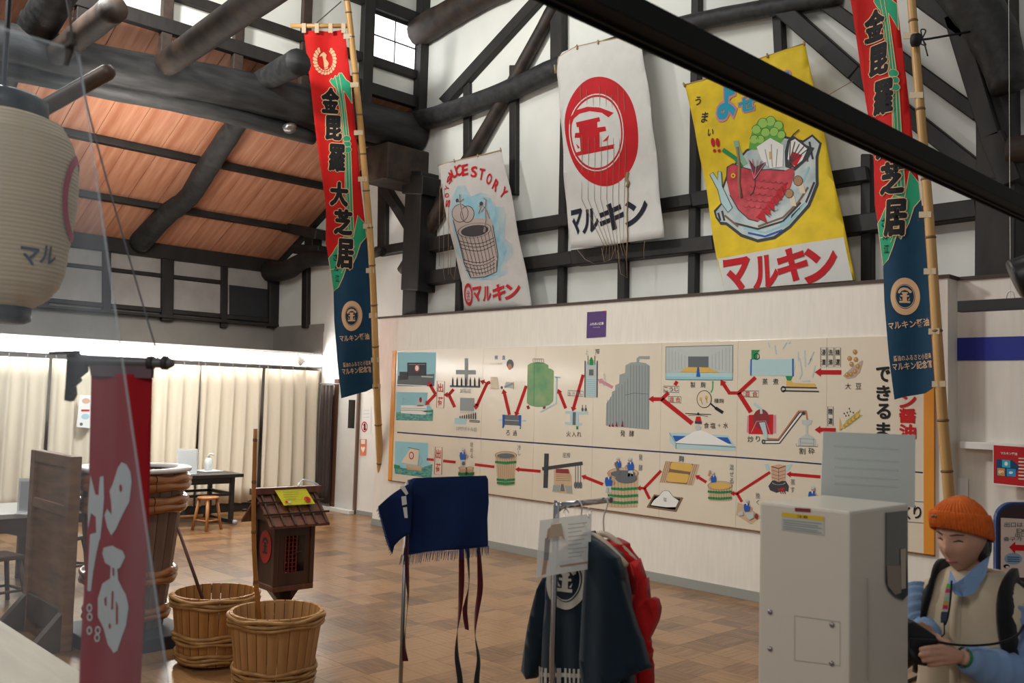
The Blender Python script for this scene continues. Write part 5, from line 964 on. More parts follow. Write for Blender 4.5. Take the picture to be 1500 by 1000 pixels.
p0 = Vector((-6.28, 3.24, .085)); p1 = at(260, 772, X=-6.48); tag(obj('stirring_stick', tube(nb(), [p0, p0.lerp(p1, .5)+Vector((.004, 0, 0)), p1], [.014, .013, .011], 8), mat('stick_brown', (.07, .022, .012), .35), None, True), 'thin dark brown stick leaning in the tub beside the vat', 'stick')
t = thing('bamboo_stick', (-5.66, 3.24, .085), 'tall straight bamboo pole standing in the nearest cedar tub', 'pole')
a = Vector((-5.66, 3.24, .085)); pts = [a, at(372, 800, X=-5.68), at(374, 628, X=-5.70)]; bamboo(t, pts, .017, .013, .30, 'cane', mat('amber_bamboo', (.34, .13, .022), .35, var=.2, scale=4))

# ================================================================ WOODEN LANTERN POST
LP = Vector((-7.02, 4.16, 0)); t = thing('lantern_post', LP, 'dark wooden roofed lantern box on a post with a yellow sheet on its roof', 'lantern', rz=R(87))
M_lan = mat('lantern_wood', (.034, .013, .007), .35, scale=5, stretch=(1, 1, .3), col2=(.085, .035, .018), detail=7); M_roofw = mat('lantern_roof_wood', (.10, .032, .016), .35, scale=5, stretch=(4, 1, 1), col2=(.17, .062, .032), detail=7)
z0, z1, s = .31, .88, .165
lp('base', -.22, .22, -.22, .22, 0, .035, t, M_lan); lp('post', -.055, .055, -.055, .055, .035, .30, t, M_lan)
b = nb(); prism(b, [(-.14, -.055, .31), (.14, -.055, .31), (.055, -.055, .20), (-.055, -.055, .20)], (0, .11, 0)); part('bracket', b, M_lan, t)
lp('floor_frame', -s-.02, s+.02, -s-.02, s+.02, z0, z0+.045, t, M_roofw)
for sx in (-1, 1):
    for sy in (-1, 1): lp('corner_post', sx*s-.02, sx*s+.02, sy*s-.02, sy*s+.02, z0+.045, z1, t, M_lan)
lp('side_panel', -s-.006, -s+.006, -s, s, z0+.045, z1, t, M_lan, 0)
lp('side_panel', s-.006, s+.006, -s, s, z0+.045, z1, t, M_lan, 0)
for x0, x1, a0, a1 in ((-s, -.09, z0+.045, z1), (.10, s, z0+.045, z1), (-.09, .10, z0+.045, .46), (-.09, .10, .76, z1)):
    lp('front_board', x0, x1, -s-.006, -s+.006, a0, a1, t, M_lan, 0); lp('back_board', x0, x1, s-.006, s+.006, a0, a1, t, M_lan, 0)
M_redlat = mat('lattice_red', (.16, .010, .008), .5)
for i in range(4): part('lattice_bar', box(nb(), -.085+.035*i, -.075+.035*i, -s-.004, -s+.004, .46, .76), M_redlat, t)
for i in range(9): part('lattice_bar', box(nb(), -.09, .03, -s-.002, -s+.002, .47+.033*i, .476+.033*i), M_redlat, t)
part('latch', tube(nb(), [(.0, -s-.012, .62), (.07, -s-.012, .625)], .005, 6), M_lan, t)
rl, rw, zr, ze = .275, .265, 1.10, .86
for sy in (-1, 1):
    b = nb(); prism(b, [(-rl, 0, zr), (rl, 0, zr), (rl, sy*rw, ze), (-rl, sy*rw, ze)], (0, 0, -.02)); part('roof_board', b, M_roofw, t)
    for i in range(6): x = -rl+.03+i*(2*rl-.06)/5; b = nb(); prism(b, [(x-.008, sy*.01, zr+.014), (x+.008, sy*.01, zr+.014), (x+.008, sy*(rw+.012), ze+.010), (x-.008, sy*(rw+.012), ze+.010)], (0, 0, -.014)); part('roof_batten', b, M_lan, t)
    for f in (.35, .72): part('roof_batten', box(nb(), -rl-.03, rl+.03, sy*rw*f-.007, sy*rw*f+.007, zr+(ze-zr)*f+.012, zr+(ze-zr)*f+.028), M_lan, t)
part('ridge', bbox(-rl-.05, rl+.05, -.035, .035, zr-.005, zr+.05, .006), M_roofw, t)
for sx in (-.225, .225): b = nb(); prism(b, [(sx, -.20, .885), (sx, .20, .885), (sx, 0, 1.075)], (.012, 0, 0)); part('gable_board', b, M_lan, t)
cx = -s-.008; cP = Print(t.matrix_world @ Vector((cx, 0, .66)), t.matrix_world.to_3x3() @ Vector((0, -1, 0)), (0, 0, 1), None, None, .0012)
cP.N = (t.matrix_world.to_3x3() @ Vector((-1, 0, 0))).normalized()
q = [cP.pt(.105*math.cos(a), .135*math.sin(a)) for a in [2*math.pi*i/36 for i in range(36)]]; b = nb(); prism(b, q, cP.N*.003); wpart('crest_disc', b, mat('crest_red', (.42, .012, .010), .5), t)
def fU(x, y): return (x*.068, -y*.092)
class _U:                                              # emblem drawn directly in plane metres
    def poly(s, pts, m, L): cP.upoly(pts, m, 4)
emblem(_U(), mat('crest_black', (.012, .010, .010), .5), fU, 4); cP.build('crest', t)
b = nb(); prism(b, [(-.13, -.03, zr+.035), (.16, -.03, zr+.035), (.19, -.15, zr-.085), (-.10, -.15, zr-.085)], (0, -.003, -.003)); ys = part('yellow_sheet', b, mat('yellow_paper', (.80, .74, .03), .5), t)
Mt = t.matrix_world; yP = Print(Mt @ Vector((.03, -.09, zr-.022)), Mt.to_3x3() @ Vector((1, 0, 0)), Mt.to_3x3() @ Vector((0, .707, .707)), None, None, .0012)
yP.O = yP.O+yP.N*.004
for i in range(4): yP.upoly([(-.10, .055-.025*i), (.06-.02*i, .055-.025*i), (.06-.02*i, .047-.025*i), (-.10, .047-.025*i)], ink('olive', (.45, .40, .05)), 1)
for m_, x, y, r in ((I_red, .10, -.045, .03), (MATS['yellow_paper'], .10, -.045, .019), (I_red, .10, -.045, .008), (I_red, -.10, -.06, .012), (I_lgrey, -.075, -.065, .012)): yP.upoly([(x+r*math.cos(2*math.pi*i/18), y+r*math.sin(2*math.pi*i/18)) for i in range(18)], m_, 2 if m_ != I_red or r > .02 else 3)
yP.build('sheet_print', t)
part('clear_clip', tube(nb(), smoothpts([(.10, .0, zr+.05), (.16, .02, zr+.10), (.24, .0, zr+.08), (.30, .0, zr+.055)], 4), .008, 6), M_acr, t, True)

# ================================================================ NEAR THINGS
CR = Vector((math.cos(YAW), -math.sin(YAW), 0)); CB = Vector((-math.sin(YAW), -math.cos(YAW), 0))     # to the right of the viewer, towards the viewer (level)
# black rail overhead
rl_ = obj('trim_3', bbox(-1.52, -1.42, .1, 7.2, 2.90, 2.966, .004), mat('black_rail', (.005, .005, .005), .7, spec=.2)); tag(rl_, kind='structure')
for x in (-1.515, -1.485): wpart('rail_lip', box(nb(), x, x+.008, .1, 7.2, 2.892, 2.90), MATS['black_rail'], rl_)
# counter in the lower left corner
t = thing('shop_counter', (-4.6, .75, 0), 'pale wooden shop counter in the lower left corner', 'counter')
lp('counter_top', -2.0, 2.0, -.55, .55, .86, .90, t, mat('pale_counter', (.52, .43, .30), .45, scale=5, stretch=(.25, 4, 1), col2=(.62, .53, .39), detail=7)); lp('front_panel', -1.95, 1.95, .42, .46, 0, .86, t, MATS['pale_counter'])
# paper lantern
LC = at(-6, 305, D=3.2); t = thing('paper_lantern', LC, 'large cream paper lantern with a red crest hanging at upper left', 'lantern')
M_paper = mat('lantern_paper', (.56, .44, .29), .7, var=.05, scale=3); M_hood = mat('lantern_black', (.008, .012, .018), .4)
k_ = 3.2/FPX
prof = [(62, 137), (84, 128), (98, 105), (106, 75), (109, 45), (108, 10), (104, -25), (100, -60), (97, -90), (90, -112), (76, -130), (56, -144)]
def lr(z):
    z = z/k_
    for (r0, z0_), (r1, z1_) in zip(prof, prof[1:]):
        if z1_ <= z <= z0_: f = (z0_-z)/(z0_-z1_); return (r0+(r1-r0)*f)*k_
    return prof[0][0]*k_ if z > 0 else prof[-1][0]*k_
pz = []; nr = 46
for i in range(nr*4+1):
    z = (137-281*i/(nr*4))*k_; pz.append((lr(z)-.003*(abs((i % 4)-2)/2), z))
part('paper_body', lathe(nb(), pz, 64), M_paper, t, True)
part('hood', lathe(nb(), [(0, .40), (.12, .40), (.145, .385), (.148, .325), (.13, .318), (0, .318)], 36), M_hood, t, True); part('foot_ring', lathe(nb(), [(0, -.34), (.128, -.34), (.13, -.385), (.11, -.395), (0, -.395)], 36), M_hood, t, True)
for s_, zz, rr in ((1, .355, .15), (1, -.365, .131)):
    for da_ in (.55, -.2): an = math.atan2(-CB.y, -CB.x)+math.pi-da_; part('stud', tube(nb(), [(rr*.97*math.cos(an), rr*.97*math.sin(an), zz), (rr*1.03*math.cos(an), rr*1.03*math.sin(an), zz)], .009, 10), mat('brass', (.75, .40, .06), .3, metal=.8), t, True)
part('hanger', tube(nb(), [(0, 0, .40), (0, 0, 1.6)], .010, 6), M_hood, t)
AZ = math.atan2(CB.y, CB.x)                             # azimuth that faces the viewer
def wrap(name, v, f, m, az, z, s, off=.003, sx=1.):
    b = nb(); vs = []
    for x, y in v: zz = z+y*s; r = lr(zz)+off; a = az+x*s*sx/.24; vs.append(b.verts.new((r*math.cos(a), r*math.sin(a), zz)))
    for q in f:
        try: b.faces.new([vs[i] for i in q])
        except ValueError: pass
    bmesh.ops.recalc_face_normals(b, faces=b.faces[:]); return part(name, b, m, t, True)
I_lan = ink('lantern_navy', (.05, .07, .12)); I_lred = ink('lantern_red', (.42, .02, .06))
for i, ch in enumerate('マル'): v, f, bb = glyph(ch, .02); wrap('lettering', [(x-.5, y-.4) for x, y in v], f, I_lan, AZ+.98+.30*i, -.175+.01*i, .075)
N = 48; vv = []; ff = []
for i in range(N): a = 2*math.pi*i/N; vv += [(math.cos(a)*1.0, math.sin(a)*1.0), (math.cos(a)*.80, math.sin(a)*.80)]
for i in range(N): j = (i+1) % N; ff.append((2*i, 2*j, 2*j+1, 2*i+1))
wrap('crest_ring', vv, ff, I_lred, AZ+1.92, .055, .155, sx=.85)
# wooden pole near the lantern
t = thing('wooden_pole', at(40, 178, D=3.0), 'thick round-ended wooden pole beside the paper lantern', 'pole')
a, b_ = at(-120, 262, D=3.9), at(166, 101, D=3.55); d = (b_-a).normalized(); wpart('shaft', tube(nb(), [a, a.lerp(b_, .5), b_-d*.03, b_-d*.012, b_-d*.003], [.033, .033, .031, .025, .012], 14), mat('pole_brown', (.075, .045, .033), .5, var=.3, scale=6), t, True)
# clear hanging sheet
SD = 1.75
c4 = [at(-70, 20, D=SD), at(115, 75, D=SD), at(251, 1030, D=SD*.97), at(-70, 1060, D=SD*.97)]
def film():
    m = bpy.data.materials.new('clear_film'); m.use_nodes = True; nt = m.node_tree; nt.nodes.clear(); N = nt.nodes.new; K = nt.links.new
    o = N('ShaderNodeOutputMaterial'); tr = N('ShaderNodeBsdfTransparent'); df = N('ShaderNodeBsdfTranslucent'); d2 = N('ShaderNodeBsdfDiffuse'); gl = N('ShaderNodeBsdfGlossy'); m1, m2, m3 = N('ShaderNodeMixShader'), N('ShaderNodeMixShader'), N('ShaderNodeMixShader')
    tr.inputs[0].default_value = (.90, .93, .95, 1); df.inputs[0].default_value = (.80, .90, 1, 1); d2.inputs[0].default_value = (.80, .90, 1, 1); gl.inputs[0].default_value = (1, 1, 1, 1); gl.inputs['Roughness'].default_value = .12
    K(df.outputs[0], m1.inputs[1]); K(d2.outputs[0], m1.inputs[2]); m1.inputs[0].default_value = .5
    tc = N('ShaderNodeTexCoord'); mp = N('ShaderNodeMapping'); mp.inputs['Scale'].default_value = (9, 9, .8); nz = N('ShaderNodeTexNoise'); nz.inputs['Scale'].default_value = 1.5; K(tc.outputs['Object'], mp.inputs[0]); K(mp.outputs[0], nz.inputs['Vector'])
    mr = N('ShaderNodeMapRange'); mr.inputs[1].default_value = .3; mr.inputs[2].default_value = .7; mr.inputs[3].default_value = .02; mr.inputs[4].default_value = .07; K(nz.outputs[0], mr.inputs[0])
    K(mr.outputs[0], m2.inputs[0]); K(tr.outputs[0], m2.inputs[1]); K(m1.outputs[0], m2.inputs[2]); m3.inputs[0].default_value = .03; K(m2.outputs[0], m3.inputs[1]); K(gl.outputs[0], m3.inputs[2]); K(m3.outputs[0], o.inputs[0]); return m
t = thing('clear_sheet', c4[3], 'hanging clear plastic sheet with a slanting edge at the left', 'sheet')
n_ = (c4[1]-c4[0]).cross(c4[3]-c4[0]).normalized(); wpart('film', prism(nb(), c4, n_*.0012), film(), t)
wpart('edge', tube(nb(), [c4[1], c4[2]], .0022, 5), mat('sheet_edge', (.50, .55, .60), .3, alpha=.35), t); wpart('edge', tube(nb(), [c4[0], c4[1]], .003, 5), MATS['sheet_edge'], t)
wpart('clip', bbox(-.018, .018, -.006, .006, -.004, .006, .002, Matrix.Translation(at(103, 66, D=SD-.01))), mat('clip_brown', (.05, .04, .035), .6), t)
wpart('clip', tube(nb(), [at(105, 48, D=SD), at(103, 70, D=SD), at(97, 96, D=SD)], [.009, .008, .004], 8), MATS['clip_brown'], t)
wpart('hanging_cord', tube(nb(), [at(104, 55, D=SD), at(100, -160, D=SD)], .002, 5), MATS['clip_brown'], t)
# little red hanging flag
FD = 2.25; u = FD/FPX
fP = Print(at(170, 540, D=FD), RT, UP, lambda a, b: .010*math.sin(a*26+1)+.006*math.sin(a*60), None, .0016); fP.N = -FW
t = thing('small_flag', at(165, 1000, D=FD), 'small red hanging flag with white brush lettering in the left foreground', 'flag')
fP.cuts = grid(-.12, .12, -.9, .1, .012, .08)
F_r = clothmat('flag_red', (.36, .006, .012), .75, .08); F_w = clothmat('flag_white', (.62, .62, .60), .8, .03)
fP.poly([(133, 546), (222, 548), (220, 640), (217, 760), (212, 880), (205, 1040), (112, 1040), (118, 930), (125, 820), (130, 680)], F_r, 0); o = fP.build('cloth', t, True); cloth_thick(o); o.modifiers[0].thickness = .0015
f1 = cr(0, 640, 6.67); f2 = cr(0, 780, 4.546)
fP.poly(f1(1220, 235, 1265, 255, 1300, 330, 1310, 430, 1290, 620, 1220, 760, 1160, 880, 1100, 955, 1050, 880, 1020, 760, 1050, 700, 1105, 755, 1100, 640, 1080, 520, 1120, 450, 1180, 290), F_w, 2); fP.ell(*f1(1212, 485)[0], 2.2, 5.5, F_r, 3); fP.build('brush_character', t, True)
fP.poly(f1(885, 370, 900, 430, 930, 560, 960, 570, 975, 390, 1010, 380, 1015, 600, 1000, 780, 975, 1000, 940, 1000, 935, 780, 890, 740, 862, 900, 860, 700), F_w, 2); fP.build('brush_character', t, True)
fP.poly(f2(690, 100, 760, 80, 840, 110, 855, 150, 820, 220, 800, 230, 805, 300, 860, 400, 875, 480, 860, 600, 800, 770, 770, 790, 720, 740, 690, 640, 650, 560, 650, 440, 680, 340, 740, 300, 745, 220, 700, 200, 680, 140), F_w, 2); fP.poly(f2(755, 380, 770, 380, 765, 500, 750, 505), F_r, 3); fP.poly(f2(790, 440, 805, 470, 805, 590, 790, 600), F_r, 3); fP.poly(f2(760, 225, 775, 225, 775, 275, 762, 278), F_r, 3); fP.poly(f2(695, 440, 712, 420, 712, 485, 700, 480), F_r, 3); fP.ell(*f2(738, 615)[0], 2, 4, F_r, 3); fP.build('brush_character', t, True)
fP.poly(f2(600, 10, 640, 0, 670, 0, 640, 140, 620, 260, 605, 390, 582, 385, 590, 200), F_w, 2); fP.build('brush_character', t, True)
for x, y in ((596, 500), (598, 560), (596, 650), (650, 650), (645, 700)): fP.ring(*f2(x, y)[0], 3.2, 5, 1.8, F_w, 2, n=12)
fP.build('small_lettering', t, True)
M_bk = mat('bracket_wood', (.030, .024, .022), .6)
wpart('rod', tube(nb(), [at(102, 524, D=FD), at(128, 529, D=FD), at(250, 532, D=FD), at(255, 532, D=FD)], [8.5*u, 8*u, 7.2*u, 4*u], 12), mat('rod_grey', (.11, .10, .10), .4), t, True)
wpart('bracket_plate', prism(nb(), [at(x, y, D=FD-.02) for x, y in ((71, 514), (107, 513), (107, 520), (71, 519))], FW*.04), M_bk, t)
wpart('bracket', prism(nb(), [at(x, y, D=FD-.012) for x, y in ((98, 519), (108, 519), (112, 530), (124, 531), (123, 545), (112, 553), (114, 558), (105, 566), (107, 578), (102, 588), (94, 586), (96, 560))], FW*.024), M_bk, t)
for x in (217, 238): wpart('rod_collar', tube(nb(), [at(x, 531, D=FD), at(x+8, 531.4, D=FD)], 10.5*u, 12), M_bk, t, True)
wpart('sleeve', prism(nb(), [at(x, y, D=FD-.009) for x, y in ((130, 534), (222, 536), (221, 554), (133, 550))], FW*.018), clothmat('flag_sleeve', (.16, .10, .11), .8), t)
wpart('cord', tube(nb(), smoothpts([at(x, y, D=FD) for x, y in ((90, -40), (120, 120), (150, 240), (190, 380), (215, 465), (229, 512), (232, 526))], 4), .0022, 6), mat('thread', (.10, .10, .11), .6), t, True)

# ================================================================ APRON ON ITS STAND
AD = 4.6; aO = at(655, 702, D=AD); M_indigo = clothmat('indigo_cloth', (.003, .016, .075), .85, .18); M_steel = mat('steel_tube', (.32, .31, .31), .3, metal=.85)
t = thing('apron_stand', (at(597, 702, D=AD).x, at(597, 702, D=AD).y, 0), 'thin metal display stand under the blue apron', 'stand')
p0 = at(597, 705, D=AD); p1 = at(714, 702, D=AD); fl0 = Vector((p0.x, p0.y, .02))
wpart('post', tube(nb(), [fl0, p0-Vector((0, 0, .004))], .010, 10), M_steel, t, True); wpart('top_bar', tube(nb(), [p0, p1], .010, 10), M_steel, t, True); wpart('base', lathe(nb(), [(0, 0), (.18, 0), (.18, .012), (.03, .02), (0, .02)], 28, fl0.x, fl0.y), M_steel, t, True)
ap = thing('apron', (aO.x, aO.y, 1.2), 'navy blue cotton apron with a fringed hem draped over a thin stand', 'apron')
aP = Print(aO+CB*.025, CR, (0, 0, 1), lambda a, b: .012*math.sin(a*30)*min(1, max(0, -b*3))+(.02*math.sin(a*9+1))*min(1, max(0, -b*3)) - (.006 if b > -.012 else 0), None, .0015)
aP.cuts = grid(-.25, .25, -.45, .02, .025, .035)
aP.poly([(598, 703), (606, 700), (660, 698), (712, 696.5), (715, 702), (716, 735), (714, 760), (715, 800), (700, 802), (660, 804), (625, 808), (590, 814), (594, 790), (598, 750)], M_indigo, 0); o = aP.build('front_cloth', ap, True); cloth_thick(o)
fr = nb(); rnd = random.Random(4)
for i in range(64):
    f = i/63; x = 588+128*f; y = 815-14*f-(2 if .1 < f < .5 else 0); x2 = x+rnd.uniform(-1.8, 1.2)-(3*(1-f)); y2 = y+10+rnd.uniform(-2, 2)+ (5*(1-f))
    a, b_ = aP.p3(x, y-2, .001), aP.p3(x2, y2, rnd.uniform(-.004, .006)); tube(fr, [a, b_], [.0028, .0012], 4)
tag(wpart('fringe', fr, mat('indigo_fringe', (.008, .03, .13), .9), o), kind='stuff')
aQ = Print(aO-CB*.02, (CR*.9-CB*.43), (0, 0, 1), lambda a, b: .014*math.sin(a*34+1.5), None, .0015); aQ.cuts = grid(-.5, .1, -.5, .1, .03, .05)
aQ.poly([(602, 706), (592, 712), (553, 741), (554, 750), (560, 770), (566, 790), (571, 803), (576, 812), (579, 800), (585, 792), (591, 786), (600, 780), (602, 740)], M_indigo, 0); o = aQ.build('back_flap', ap, True); cloth_thick(o)
for q in ([(586, 713), (592, 711), (597, 722), (594, 725)], [(588, 727), (594, 726), (595, 738), (589, 740)], [(590, 743), (595, 742), (596, 758), (592, 758)]): aQ.poly(q, F_w, 2)
aQ.build('white_lettering', o, True)
fr = nb()
for i in range(26):
    f = i/25; x = 553+22*f; y = 744+66*f; a, b_ = aQ.p3(x, y, .002), aQ.p3(x-3+rnd.uniform(-1, 1), y+3+rnd.uniform(-2, 2), .004); tube(fr, [a, b_], [.0026, .001], 4)
tag(wpart('fringe', fr, mat('pale_fringe', (.10, .13, .25), .9), ap), kind='stuff')
M_strapg = clothmat('strap_grey', (.022, .028, .036), .8); M_strapr = clothmat('strap_red', (.085, .008, .010), .8)
def strap(pts, wd, tw, name='strap', parent=ap, D=AD-.03):
    P = smoothpts([at(x, y, D=D) for x, y in pts], 8); n = len(P); b = nb(); L1 = []; L2 = []
    for i, p in enumerate(P):
        a = tw(i/(n-1)); w_ = (CR*math.cos(a)+CB*math.sin(a))*wd*.5; nn = (CB*math.cos(a)-CR*math.sin(a))*.0008; L1.append((b.verts.new(p-w_+nn), b.verts.new(p+w_+nn))); L2.append((b.verts.new(p-w_-nn), b.verts.new(p+w_-nn)))
    for i in range(n-1):
        f = b.faces.new((L1[i][0], L1[i][1], L1[i+1][1], L1[i+1][0])); f.material_index = 0; f = b.faces.new((L2[i][1], L2[i][0], L2[i+1][0], L2[i+1][1])); f.material_index = 1
        b.faces.new((L1[i][0], L1[i+1][0], L2[i+1][0], L2[i][0])); b.faces.new((L1[i][1], L2[i][1], L2[i+1][1], L1[i+1][1]))
    o = wpart(name, b, M_strapg, parent, True); o.data.materials.append(M_strapr); return o
strap([(599, 712), (598, 760), (596, 810), (597, 850), (598, 875), (595, 910), (592, 945), (594, 968)], .028, lambda f: .25+3.0*f+1.0*math.sin(6*f), D=AD-.06)
strap([(676, 800), (676, 850), (674, 890), (670, 925), (669, 960), (674, 1000), (674, 1060)], .028, lambda f: 2.5+4.4*f); strap([(684, 800), (687, 850), (683, 880), (681, 895), (684, 922)], .024, lambda f: .6+3.2*f, D=AD-.035); strap([(701, 800), (703, 840), (703, 865), (698, 900), (696, 930), (701, 965), (698, 1000), (697, 1060)], .028, lambda f: 2.0+4.6*f)

# ================================================================ CLOTHES RAIL WITH COATS
CD = 3.35; p0 = at(815, 741, D=CD); p1 = at(893, 731, D=CD+.26)
t = thing('clothes_rail', (p0.x, p0.y, 0), 'chrome clothes rail holding the navy coat', 'rack'); M_chrome = mat('chrome', (.55, .55, .57), .12, metal=1.)
ptop = p0+Vector((0, 0, .0)); dd = (p1-p0); dd.z = 0; dd.normalize()
wpart('post', tube(nb(), smoothpts([(p0.x, p0.y, .03), (p0.x, p0.y, .8), (p0.x, p0.y, p0.z-.05), p0+dd*.012+Vector((0, 0, -.012)), p0+dd*.05], 5), .0115, 12), M_chrome, t, True)
p2 = p0+dd*.345; wpart('top_bar', tube(nb(), [p0+dd*.03, p2], .0115, 12), M_chrome, t, True); wpart('end_cap', tube(nb(), [p2, p2+dd*.008], .0125, 12), M_chrome, t, True)
for q in (p0,): wpart('foot', bbox(-.25, .25, -.02, .02, 0, .03, .006, Matrix.Translation((q.x, q.y, 0)) @ Matrix.Rotation(math.atan2(dd.y, dd.x)+math.pi/2, 4, 'Z')), M_chrome, t)
M_navyc = clothmat('coat_navy', (.002, .012, .023), .85, .15); M_coatw = clothmat('coat_print', (.42, .40, .35), .85, .05); M_redc = clothmat('coat_red', (.40, .006, .006), .8, .12)
HP = p0+dd*.13
def garment(name, label, O, cat='coat'):
    tt = thing(name, (O.x, O.y, .9), label, cat); P = Print(O, (1, 0, 0), (0, 0, 1), None, None, .002); return tt, P
def piece(P, tt, name, pts, m, disp, thick, cu=.03, cv=.06):
    P.disp = disp; uv = [P.uv(*q) for q in pts]; P.cuts = grid(min(a[0] for a in uv), max(a[0] for a in uv), min(a[1] for a in uv), max(a[1] for a in uv), cu, cv)
    P.poly(pts, m, 0); o = P.build(name, tt, True); md = o.modifiers.new('thickness', 'SOLIDIFY'); md.thickness = thick; md.offset = -1; return o
co, P = garment('happi_coat', 'navy happi coat with a white ring crest on the clothes rail', HP)
uc = P.uv(850, 900)[0]
dbody = lambda a, b: .05-1.1*(a-uc)**2+.010*math.sin(a*34+b*2)*min(1, max(.1, -b*1.5)) 
piece(P, co, 'body', [(868, 778), (872, 786), (892, 802), (905, 815), (915, 870), (918, 930), (912, 1060), (790, 1060), (792, 1000), (800, 930), (806, 880), (806, 850), (824, 836), (858, 796)], M_navyc, dbody, .08)
dsl = lambda a, b: .005+.012*math.sin(a*28+1)
piece(P, co, 'sleeve', [(806, 850), (797, 846), (790, 862), (775, 920), (763, 982), (774, 994), (783, 988), (792, 960), (808, 900)], M_navyc, dsl, .05); dsr = lambda a, b: .085+.012*math.sin(a*26+2)
piece(P, co, 'sleeve', [(872, 784), (890, 796), (922, 815), (928, 845), (944, 915), (958, 976), (930, 992), (908, 1004), (874, 1040), (868, 960), (872, 880), (876, 830)], M_navyc, dsr, .06)
P.disp = dbody; P.cuts = grid(uc-.4, uc+.4, -.9, .1, .03, .06)
crest(P, 843, 847, 33, 43, M_coatw, M_navyc, M_coatw, 2, 4, .74); P.build('crest', co, True)
P.line([(795, 985), (868, 985)], 6, M_coatw, 2)
for x, w_ in ((794, 7), (803, 4), (812, 5), (822, 5), (831, 6), (841, 4), (849, 3.4), (857, 4), (864, 3)): P.poly([(x-w_/2, 975), (x+w_/2, 975), (x+w_/2, 1030), (x-w_/2, 1030)], M_coatw, 3)
P.build('hem_lettering', co, True)
P.disp = dsr; P.line([(868, 1000), (890, 997), (912, 1000)], 6, M_coatw, 2); P.build('hem_print', co, True)
M_hang = mat('hanger_wood', (.46, .36, .27), .5)
def hanger(label, O, px, py, parent_group=None):
    h = thing('clothes_hanger', O, label, 'hanger'); a = at(px, py, Y=O.y); X = Vector((1, 0, 0))
    wpart('shoulder_bar', tube(nb(), smoothpts([a-X*.16-Vector((0, 0, .085)), a-X*.06-Vector((0, 0, .02)), a, a+X*.06-Vector((0, 0, .02)), a+X*.16-Vector((0, 0, .085))], 4), .012, 8), M_hang, h, True)
    top = O.z+.014; hx = O.x; wpart('hook', tube(nb(), smoothpts([a, a.lerp(Vector((hx+.0, O.y, top-.05)), .7), Vector((hx+.022, O.y, top-.02)), Vector((hx, O.y, top)), Vector((hx-.018, O.y, top-.015))], 5), .0028, 6), mat('hanger_wire', (.60, .58, .52), .35, metal=.5), h, True)
hanger('hanger inside the navy happi coat', HP, 868, 784)
RP = p0+dd*.30; rc, P = garment('red_coat', 'red garment hanging behind the navy coat', RP)
piece(P, rc, 'body', [(886, 790), (898, 794), (911, 798), (937, 820), (944, 850), (950, 873), (952, 960), (946, 986), (936, 1060), (860, 1060), (860, 860)], M_redc, lambda a, b: .02+.02*math.sin(a*22+b*6), .07)
piece(P, rc, 'sleeve', [(935, 822), (944, 850), (952, 876), (960, 880), (965, 905), (961, 935), (955, 956), (945, 968), (936, 900)], M_redc, lambda a, b: .05+.02*math.sin(a*30+b*25), .05)
hanger('pale hanger inside the red garment', RP, 885, 782)
# clear sign hung on the rail
sc4 = [at(791, 762, D=CD-.10), at(867, 752, D=CD-.04), at(864, 833, D=CD-.05), at(785, 846, D=CD-.11)]
st = thing('hanging_sign', sc4[3], 'see-through printed sheet hanging in front of the navy coat', 'sign'); n_ = (sc4[1]-sc4[0]).cross(sc4[3]-sc4[0]).normalized()
def tint(name, col, fac, rough=.3):
    m = bpy.data.materials.new(name); m.use_nodes = True; nt = m.node_tree; b = nt.nodes['Principled BSDF']; b.inputs['Base Color'].default_value = (*col, 1); b.inputs['Roughness'].default_value = rough; b.inputs['Alpha'].default_value = fac; return m
wpart('film', prism(nb(), sc4, n_*.001), tint('sign_film', (.80, .82, .80), .55), st)
sP = Print(sc4[0]-n_*.002 if n_.dot(FW) > 0 else sc4[0]+n_*.002, (sc4[1]-sc4[0]), (sc4[0]-sc4[3]) - (sc4[1]-sc4[0])*((sc4[0]-sc4[3]).dot(sc4[1]-sc4[0])/(sc4[1]-sc4[0]).length_squared), None, None, .001)
gr = tint('sign_grey', (.45, .48, .50), .55); tn = tint('sign_tan', (.42, .24, .16), .75); dk = tint('sign_dark', (.12, .10, .11), .6)
for i in range(9): sP.line([(832, 768+6*i), (860-4*(i % 3), 765+6*i)], 1.6, gr, 1)
sP.poly([(802, 775), (812, 766), (806, 788), (800, 790)], tn, 2); sP.poly([(798, 788), (806, 786), (803, 820), (796, 820)], dk, 2); sP.poly([(796, 820), (802, 820), (799, 840), (793, 842)], tn, 2); sP.line([(820, 829), (861, 823)], 3, tn, 2); sP.build('print', st)
wpart('hang_clip', prism(nb(), [at(x, y, D=CD-.11) for x, y in ((808, 768), (822, 766), (827, 790), (822, 785), (806, 788), (803, 792))], FW*.02), M_hang, st)
for x, y in ((828, 748), (862, 747)): wpart('hook', tube(nb(), smoothpts([at(x, y+10, D=CD-.06), at(x-2, y+2, D=CD-.02), at(x+1, y-3, D=CD+.04), at(x+5, y+3, D=CD+.04)], 4), .0025, 6), MATS['hanger_wire'], st, True)

